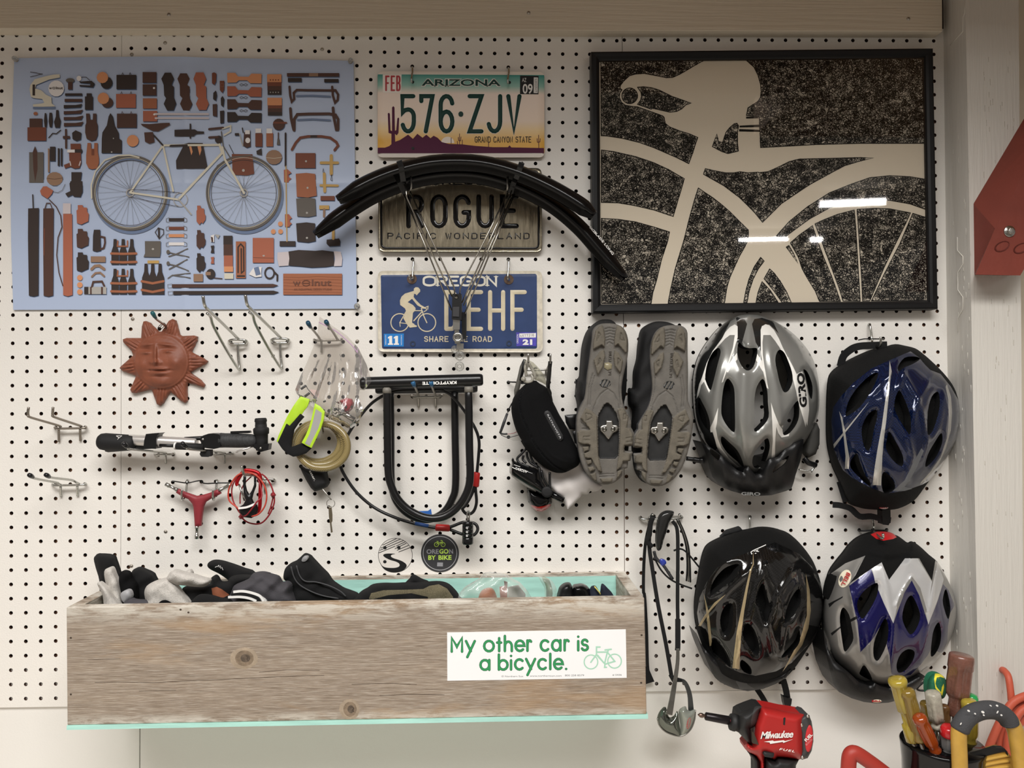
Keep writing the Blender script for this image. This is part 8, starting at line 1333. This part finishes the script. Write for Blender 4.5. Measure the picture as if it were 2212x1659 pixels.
b = MB(); b.tube([P(*cB([(x, y)])[0], 4.6) for x, y in ((1585, 492), (1605, 515), (1635, 550), (1645, 572))], .0012, mat('trim_yellow', (206, 196, 110), .7), 6); b.build('edging', t)
# ================= impact driver =================
d7 = crop(1480, 1480, 6.9125); t = thing('impact_driver', 'red and black cordless impact driver at the bottom of the picture', 'power tool', P(1670, 1680, 8)); mr = mat('tool_red', (170, 36, 34), .42, bump=.06, bs=500); tg2 = mat('tool_grey', (62, 62, 62), .5, bump=.1, bs=600); tb = mat('tool_black', (30, 30, 30), .6, bump=.15, bs=700)
def rnd(z, hgt, w_): return lambda x, y, d: z + hgt * np.sqrt(np.clip(1 - (1 - np.minimum(d, w_) / w_) ** 2, 0, 1))
b = MB(); relief(b, d7([(1130, 318), (1180, 320), (1300, 340), (1480, 380), (1650, 405), (1790, 430), (1790, 1090), (1700, 1112), (1380, 1078), (1340, 1125), (1190, 1065), (1190, 1420), (1130, 1420), (1120, 1150), (1060, 1060), (960, 1005), (900, 960), (888, 900), (930, 850), (1000, 900), (1030, 600), (1090, 420)]), rnd(7.2, 1.3, 22), mr, 3, back=6.2); bd_ = b.build('housing', t)
b = MB(); relief(b, d7([(795, 430), (850, 395), (960, 350), (1080, 308), (1145, 318), (1110, 400), (1080, 560), (1050, 608), (978, 650), (985, 780), (1000, 905), (920, 840), (780, 690), (775, 560)]), rnd(7.4, 1.15, 24), tb, 2.6, back=6.3, regions=[(d7([(1040, 300), (1150, 300), (1110, 400), (1080, 560), (1050, 608), (975, 650), (985, 520)]), tg2)]); b.build('nose_cone', t)
b = MB(); a, c = P(*d7([(668, 545)])[0], 7.6), P(*d7([(820, 572)])[0], 7.6); L_ = (c - a).length; b.lathe([(0, .009), (.001, .0125), (.006, .0135), (L_ * .5, .0135), (L_ * .55, .012), (L_, .014)], a, c - a, tb, 24); b.build('chuck_collar', t)
b = MB(); a, c = P(*d7([(300, 462)])[0], 7.6), P(*d7([(655, 528)])[0], 7.6); L_ = (c - a).length; b.lathe([(0, .005), (.001, .0062), (L_ - .001, .0068), (L_, .006)], a, c - a, mat('bit_holder', (40, 36, 38), .3, .6), 20); b.lathe([(L_, .003), (L_ + .005, .003)], a, c - a, mat('dull_red'), 8); b.build('bit_holder', t)
b = MB(); a, c = P(*d7([(188, 440)])[0], 7.6), P(*d7([(302, 462)])[0], 7.6); L_ = (c - a).length; b.lathe([(0, .0006), (L_ * .12, .0018), (L_ * .3, .0036), (L_ * .6, .0038), (L_ * .85, .0024), (L_, .003)], a, c - a, mat('bit_steel', (120, 100, 90), .3, .9), 6); b.build('screw_bit', t)
b = MB(); relief(b, d7([(1790, 430), (1850, 450), (1888, 540), (1913, 690), (1915, 840), (1890, 980), (1830, 1090), (1745, 1115), (1692, 1070), (1722, 980), (1712, 720), (1675, 630), (1680, 540), (1725, 470)]), rnd(7.6, .6, 10), tg2, 2.6, back=6.4); ec = b.build('end_cap', t)
b = MB(); relief(b, d7(ell(1850, 800, 56, 200, n=28, rot=4)), lambda x, y, d: 8.22 + .05 * np.minimum(d, 2) / 2, mat('cap_red', (196, 48, 52), .5), 2.6, back=8); b.build('cap_badge', ec)
b = MB(); print_text(b, 'FUEL', quad(*d7([(1812, 850)])[0], *d7([(1905, 745)])[0], 7, 8.3), white, .03); print_text(b, 'BRUSHLESS', quad(*d7([(1815, 905)])[0], *d7([(1900, 815)])[0], 4, 8.3), mat('print_pink', (226, 150, 150), .5)); b.build('cap_lettering', ec)
b = MB(); relief(b, d7([(1190, 1070), (1340, 1128), (1380, 1080), (1700, 1114), (1655, 1200), (1640, 1420), (1190, 1420)]), rnd(7.3, 1., 18), tb, 3, back=6.3); b.build('grip', t)
b = MB(); relief(b, d7([(935, 1000), (1000, 1020), (1060, 1062), (1112, 1140), (1130, 1420), (1022, 1420), (1018, 1130), (985, 1060)]), rnd(7.0, .7, 9), tb, 2.8, back=6.5); b.build('trigger', t)
b = MB(); relief(b, d7([(1180, 1000), (1330, 1020), (1325, 1070), (1290, 1088), (1190, 1070), (1170, 1030)]), hat(8.5, .12), tb, 2.4, back=8.2); b.build('direction_switch', t)
b = MB(); b.prism(d7([(995, 690), (1030, 720), (1100, 890), (1010, 870)]), 8.2, 8.42, mat('vent_olive', (58, 50, 40), .6)); b.prism(d7([(1470, 500), (1500, 490), (1490, 600), (1465, 590)]), 8.3, 8.52, tb); b.build('vent', bd_)
b = MB(); mw = lambda a_, z: (lambda u, v, lift=0.: a_(u, v))
print_text(b, 'Milwaukee', quad(*d7([(1125, 800)])[0], *d7([(1618, 778)])[0], 15.5, 8.56), white, .022, .35, .88); b.poly(d7([(1175, 845), (1310, 825), (1325, 838), (1470, 822), (1490, 835), (1612, 808), (1500, 850), (1465, 864), (1460, 848), (1330, 868), (1270, 878), (1262, 856)]), 8.56, white)
V, F_ = glyphs('FUEL', .02, .2, 1.25); q_ = quad(*d7([(1405, 968)])[0], *d7([(1635, 1005)])[0], 4.6, 8.56); b.add([q_(u, v) for u, v in V], F_, white, False); b.build('lettering', bd_)
b = MB()
for x, y in ((1742, 600), (1835, 465), (1755, 1080)): b.lathe([(0, .0028), (.0006, .0028), (.0004, .0014)], P(*d7([(x, y)])[0], 8.2), (0, -1, 0), steel, 10)
b.build('cap_screws', ec)
# ================= cup of screwdrivers =================
t8 = crop(1800, 1380, 5.369); cd = 9.; ctr = P(*t8([(1265, 1215)])[0], cd)
t = thing('tool_cup', 'glossy black cup holding screwdrivers at the lower right', 'cup', ctr + Vector((0, 0, -.15)))
b = MB(); b.lathe([(-.19, .054), (-.03, .0575), (-.004, .060), (0, .0605), (.002, .059), (0, .0565), (-.03, .054), (-.185, .050), (-.1855, .0001)], ctr, (0, 0, 1), gbk, 40); b.build('body', t)
def driver(lab, top, bot, r, m, prof, d0, d1, blade=True, grp='screwdrivers in the black cup'):
    a, c = P(*t8([top])[0], d0), P(*t8([bot])[0], d1); L_ = (c - a).length; R = r * IN; t = thing('screwdriver', lab, 'screwdriver', c, grp)
    b = MB(); n = 40; pr = [(u * L_, v * R) for u, v in prof]; ax = (c - a).normalized(); b.lathe(pr, a, ax, m, n)
    k0 = 0
    for i, v in enumerate(b.v):
        ring = i // n; k = i % n
        if 0 < ring < len(pr) - 1 and .16 < prof[ring][0] < .8:
            o_ = a + ax * pr[ring][0]; q = Vector(v); b.v[i] = tuple(o_ + (q - o_) * (1 - .15 * (1 if (k // 2) % 4 in (0, 3) else 0)))
    b.build('handle', t)
    if blade: b = MB(); e = c + ax * min(.05, .10); b.tube([c, e], .003, chrome, 10); b.build('shank', t)
std = [(0, .4), (.02, .8), (.06, .96), (.12, 1), (.18, .95), (.3, 1), (.5, 1), (.7, .97), (.78, .9), (.84, .7), (.9, .72), (.96, .85), (1, .8)]
yl = lambda n, c, al=.0: mat(n, c, .15, trans=.35, coat=.5, ior=1.4)
yf = yl('acetate_yellow', (190, 168, 66)); of = yl('acetate_olive', (148, 122, 54)); og = yl('acetate_orange', (170, 74, 28)); cf = mat('acetate_clear', (190, 184, 168), .2, trans=.3, bump=.3, bs=200, var=.15); bf2 = mat('acetate_brown', (114, 76, 64), .3, bump=.4, bs=200, var=.15, vs=80, coat=.3)
driver('tall yellow screwdriver, leftmost in the black cup', (735, 455), (925, 1190), .55, yf, [(0, .5), (.01, .9), (.05, 1.0), (.09, .98), (.11, .86), (.3, .82), (.5, .8), (.52, .66), (.54, .55), (.70, .5), (.72, .72), (.80, .74), (.98, .74), (1, .5)], 9.6, 9.4)
driver('olive ribbed screwdriver leaning against the yellow one', (845, 575), (1010, 1180), .46, of, std, 9.9, 9.8)
driver('short orange screwdriver in front in the black cup', (985, 890), (1190, 1310), .42, og, std, 10.6, 10.2)
driver('clear white marked screwdriver in the middle of the black cup', (1150, 610), (1215, 1050), .45, cf, [(0, .5), (.02, .85), (.05, .98), (.3, 1), (.6, .98), (.76, .95), (.78, .6), (.82, .5), (.86, .75), (.93, .8), (.99, .6), (1, .3)], 9.6, 9.4)
driver('brown dusty large screwdriver, tallest in the black cup', (1492, 180), (1405, 900), .72, bf2, [(0, .8), (.015, .95), (.05, 1), (.22, 1), (.24, .94), (.5, .96), (.62, .98), (.68, .75), (.72, .6), (.86, .62), (.88, .56), (.98, .56), (1, .4)], 8.6, 8.6)
t = thing('screwdriver', 'green and yellow stubby screwdriver behind the clear one', 'screwdriver', P(*t8([(1215, 720)])[0], 8.2), 'screwdrivers in the black cup'); gr2 = mat('grip_green', (28, 104, 74), .6, bump=.6, bs=900); ye2 = mat('grip_yellow', (232, 220, 60), .4)
b = MB(); relief(b, t8(spl([(1090, 520), (1110, 450), (1150, 410), (1210, 402), (1270, 425), (1305, 480), (1315, 560), (1310, 640), (1280, 690), (1230, 700), (1160, 690), (1095, 640)], 3, True)), rnd(8.2, .9, 14), gr2, 2.6, back=7.8, regions=[(t8([(1180, 395), (1260, 405), (1310, 450), (1280, 455), (1240, 440), (1200, 450), (1185, 520), (1200, 560), (1250, 620), (1260, 560), (1280, 520), (1285, 560), (1265, 660), (1235, 640), (1185, 570), (1170, 470)]), ye2)]); b.build('handle', t)
b = MB(); relief(b, t8(ell(1228, 503, 24, 48, n=18)), lambda x, y, d: 9.08 - .1 * np.minimum(d, 2) / 2, mat('hole_amber', (170, 130, 20), .5), 2.4, back=8.9); b.build('lanyard_hole', t); b = MB(); b.tube([P(*t8([(1220, 690)])[0], 8.3), P(*t8([(1225, 1150)])[0], 8.6)], .004, chrome, 10); b.build('shank', t)
driver('yellow screwdriver with a green end, right of the brown one', (1575, 700), (1590, 1230), .47, yf, std, 9.3, 9.0)
t = thing('end_cap', 'bright green cap on the yellow screwdriver behind the grey handle', 'cap', P(*t8([(1590, 690)])[0], 8.6)); b = MB(); a = P(*t8([(1594, 635)])[0], 8.6); b.lathe([(0, .004), (.002, .0085), (.006, .0105), (.018, .011), (.024, .009)], a, P(*t8([(1596, 740)])[0], 8.6) - a, mat('cap_green', (40, 150, 80), .2, coat=.4), 24); b.build('dome', t)
driver('grey screwdriver with a red end in front of the yellow tool', (1345, 1010), (1335, 1340), .42, mat('grip_grey2', (112, 112, 110), .4), std, 10.3, 10.1, False)
b = MB(); a = P(*t8([(1345, 1012)])[0], 10.4); b.lathe([(-.001, .004), (0, .0095), (.004, .0122), (.014, .0126), (.016, .011)], a, P(*t8([(1340, 1300)])[0], 10.2) - a, mat('cap_red2', (190, 36, 40), .2, coat=.4), 24); tag(b.build('red_cap'), 'glossy red end cap of the grey screwdriver in the cup', 'cap')
driver('small amber screwdriver mostly hidden behind the clear one', (1075, 720), (1120, 1150), .38, of, std, 8.6, 8.6); driver('dark amber screwdriver between the clear and brown ones', (1290, 760), (1290, 1180), .34, mat('acetate_dark', (96, 66, 36), .3), std, 8.4, 8.4)
# ================= yellow tool with foam grip =================
t = thing('work_light', 'yellow metal tool body with a grey foam grip at the lower right corner', 'work light', P(*t8([(1800, 1600)])[0], 10)); yy = mat('enamel_yellow', (190, 150, 68), .4, bump=.1, bs=300, var=.08, vs=60)
b = MB(); curve(b, t8, [(1475, 1800, 11.6), (1465, 1400, 11.6), (1455, 1100, 11.6), (1480, 1010, 11.6)], .0108, yy, 16); b.build('handle_tube', t)
b = MB(); curve(b, t8, [(2060, 960, 11.2), (2110, 1060, 11.2), (2140, 1220, 11.2), (2170, 1400, 11.2), (2215, 1800, 11.2)], .0115, yy, 16); b.build('handle_tube', t)
b = MB(); curve(b, t8, [(1462, 1060, 11.6), (1500, 980, 11.6), (1580, 890, 11.5), (1700, 835, 11.4), (1850, 825, 11.3), (1960, 870, 11.2), (2030, 940, 11.2), (2050, 990, 11.2)], [.0118] + [.0132] * 34 + [.0118], mat('foam_grip', (66, 66, 68), .85, bump=.5, bs=600), 18); fg = b.build('foam_grip', t)
b = MB()
for x, y, r1, r2 in ((1570, 835, 3.5, 2), (1645, 868, 2.4, 1.6), (1735, 850, 4, 2.5), (1745, 885, 2.5, 1.5), (1480, 985, 1.5, 3), (1825, 775, 3, 1.2), (1900, 775, 3, 2), (1905, 850, 1.6, 3.5), (1950, 885, 2.6, 1.8)): b.poly(ell(*t8([(x, y)])[0], r1, r2, n=9, rot=30), 12.12, white)
b.build('paint_splash', fg)
b = MB(); b.prism(t8([(1300, 1520), (1330, 1478), (1550, 1412), (2000, 1305), (2030, 1325), (2105, 1420), (2230, 1520), (2230, 1650), (1300, 1650)]), 9.7, 10.6, yy); b.build('body', t, bevel=.002)
b = MB()
for o_ in (0, 60, 120): curve(b, t8, [(1560, 1450 + o_, 10.62), (1850, 1385 + o_, 10.62), (2040, 1350 + o_ * 1.1, 10.62)], .0022, yy, 8)
b.build('rib', t)
b = MB(); b.prism(t8([(1545, 1375), (1700, 1330), (1900, 1268), (1985, 1270), (2022, 1310), (2030, 1372), (2000, 1310), (1900, 1322), (1550, 1412)]), 10.35, 10.7, blkr); b.build('gasket', t)
# red tube and orange cord
b = MB(); curve(b, t8, [(160, 1850, 9), (168, 1640, 9), (175, 1500, 9), (188, 1370, 9), (230, 1322, 9), (300, 1345, 9), (440, 1440, 9), (600, 1560, 9), (720, 1660, 9), (800, 1850, 9)], .0113, mat('coral_tube', (164, 54, 44), .5, bump=.1, bs=200), 18); tag(b.build('bent_tube'), 'bent red tube handle at the bottom edge, left of the black cup', 'tube')
oc = mat('orange_cord', (186, 84, 60), .55, bump=.2, bs=300); t = thing('extension_cord', 'coiled orange extension cord hanging at the right edge', 'cord', P(2190, 1640, 5))
b = MB(); curve(b, t8, [(1960, 360, 3.1), (1985, 372, 3.6), (2030, 440, 4.2), (2055, 600, 4.5), (2065, 720, 4.6)], .0056, oc, 14); b.build('hanging_end', t)
for k, L_ in enumerate(([(2330, 640, 5), (2200, 672, 5), (2080, 740, 5), (1980, 880, 5), (1880, 1080, 5), (1790, 1330, 5), (1770, 1640, 5)], [(2330, 720, 4.6), (2200, 745, 4.6), (2110, 800, 4.6), (2030, 920, 4.6), (1950, 1100, 4.6), (1940, 1300, 4.6), (1960, 1640, 4.6)], [(2330, 780, 5.2), (2220, 810, 5.2), (2150, 870, 5.2), (2080, 1000, 5.2), (2030, 1150, 5.2), (2020, 1350, 5.2), (2040, 1640, 5.2)], [(2330, 860, 4.8), (2230, 890, 4.8), (2170, 960, 4.8), (2130, 1100, 4.8), (2120, 1400, 4.8), (2130, 1640, 4.8)], [(2330, 700, 4.2), (2180, 700, 4.2), (2060, 790, 4.2), (1960, 960, 4.2), (1860, 1220, 4.2), (1840, 1640, 4.2)])):
    b = MB(); curve(b, t8, L_, .0064, oc, 12, 6); b.build('loop', t)
# painted-over screws on the boards and beam
scm = mat('painted_screw', (206, 198, 186), .5, bump=.4, bs=600)
for i, (x, y, d_, lab, m_) in enumerate(((152, 800, .0, 'dark screw head in the narrow left pegboard panel', steel), (285, 118, .0, 'painted screw just above the top edge of the blue poster', scm), (696, 107, .0, 'painted screw above the right half of the blue poster', scm), (357, 93, .0, 'painted screw above the middle of the blue poster', scm), (772, 737, .0, 'painted screw right of the zip bag, left of the blue plate', scm), (287, 689, .0, 'painted screw left of the terracotta sun', scm), (358, 1148, .0, 'painted screw left below the red hex wrench', scm), (284, 1222, .0, 'painted screw above the left glove in the box', scm), (365, 32, 1., 'painted screw in the header beam above the poster', scm), (1142, 28, 1., 'painted screw in the header beam above the plates', scm), (1962, 41, 1., 'painted screw in the header beam above the framed drawing', scm))):
    b = MB(); b.lathe([(0, .0032), (.0006, .0034), (.0009, .0028), (.0005, .0008)], P(x, y, d_), (0, -1, 0), m_, 14); tag(b.build('screw'), lab, 'screw', 'painted screws in the wall')
print('OBJECTS', len(bpy.data.objects))
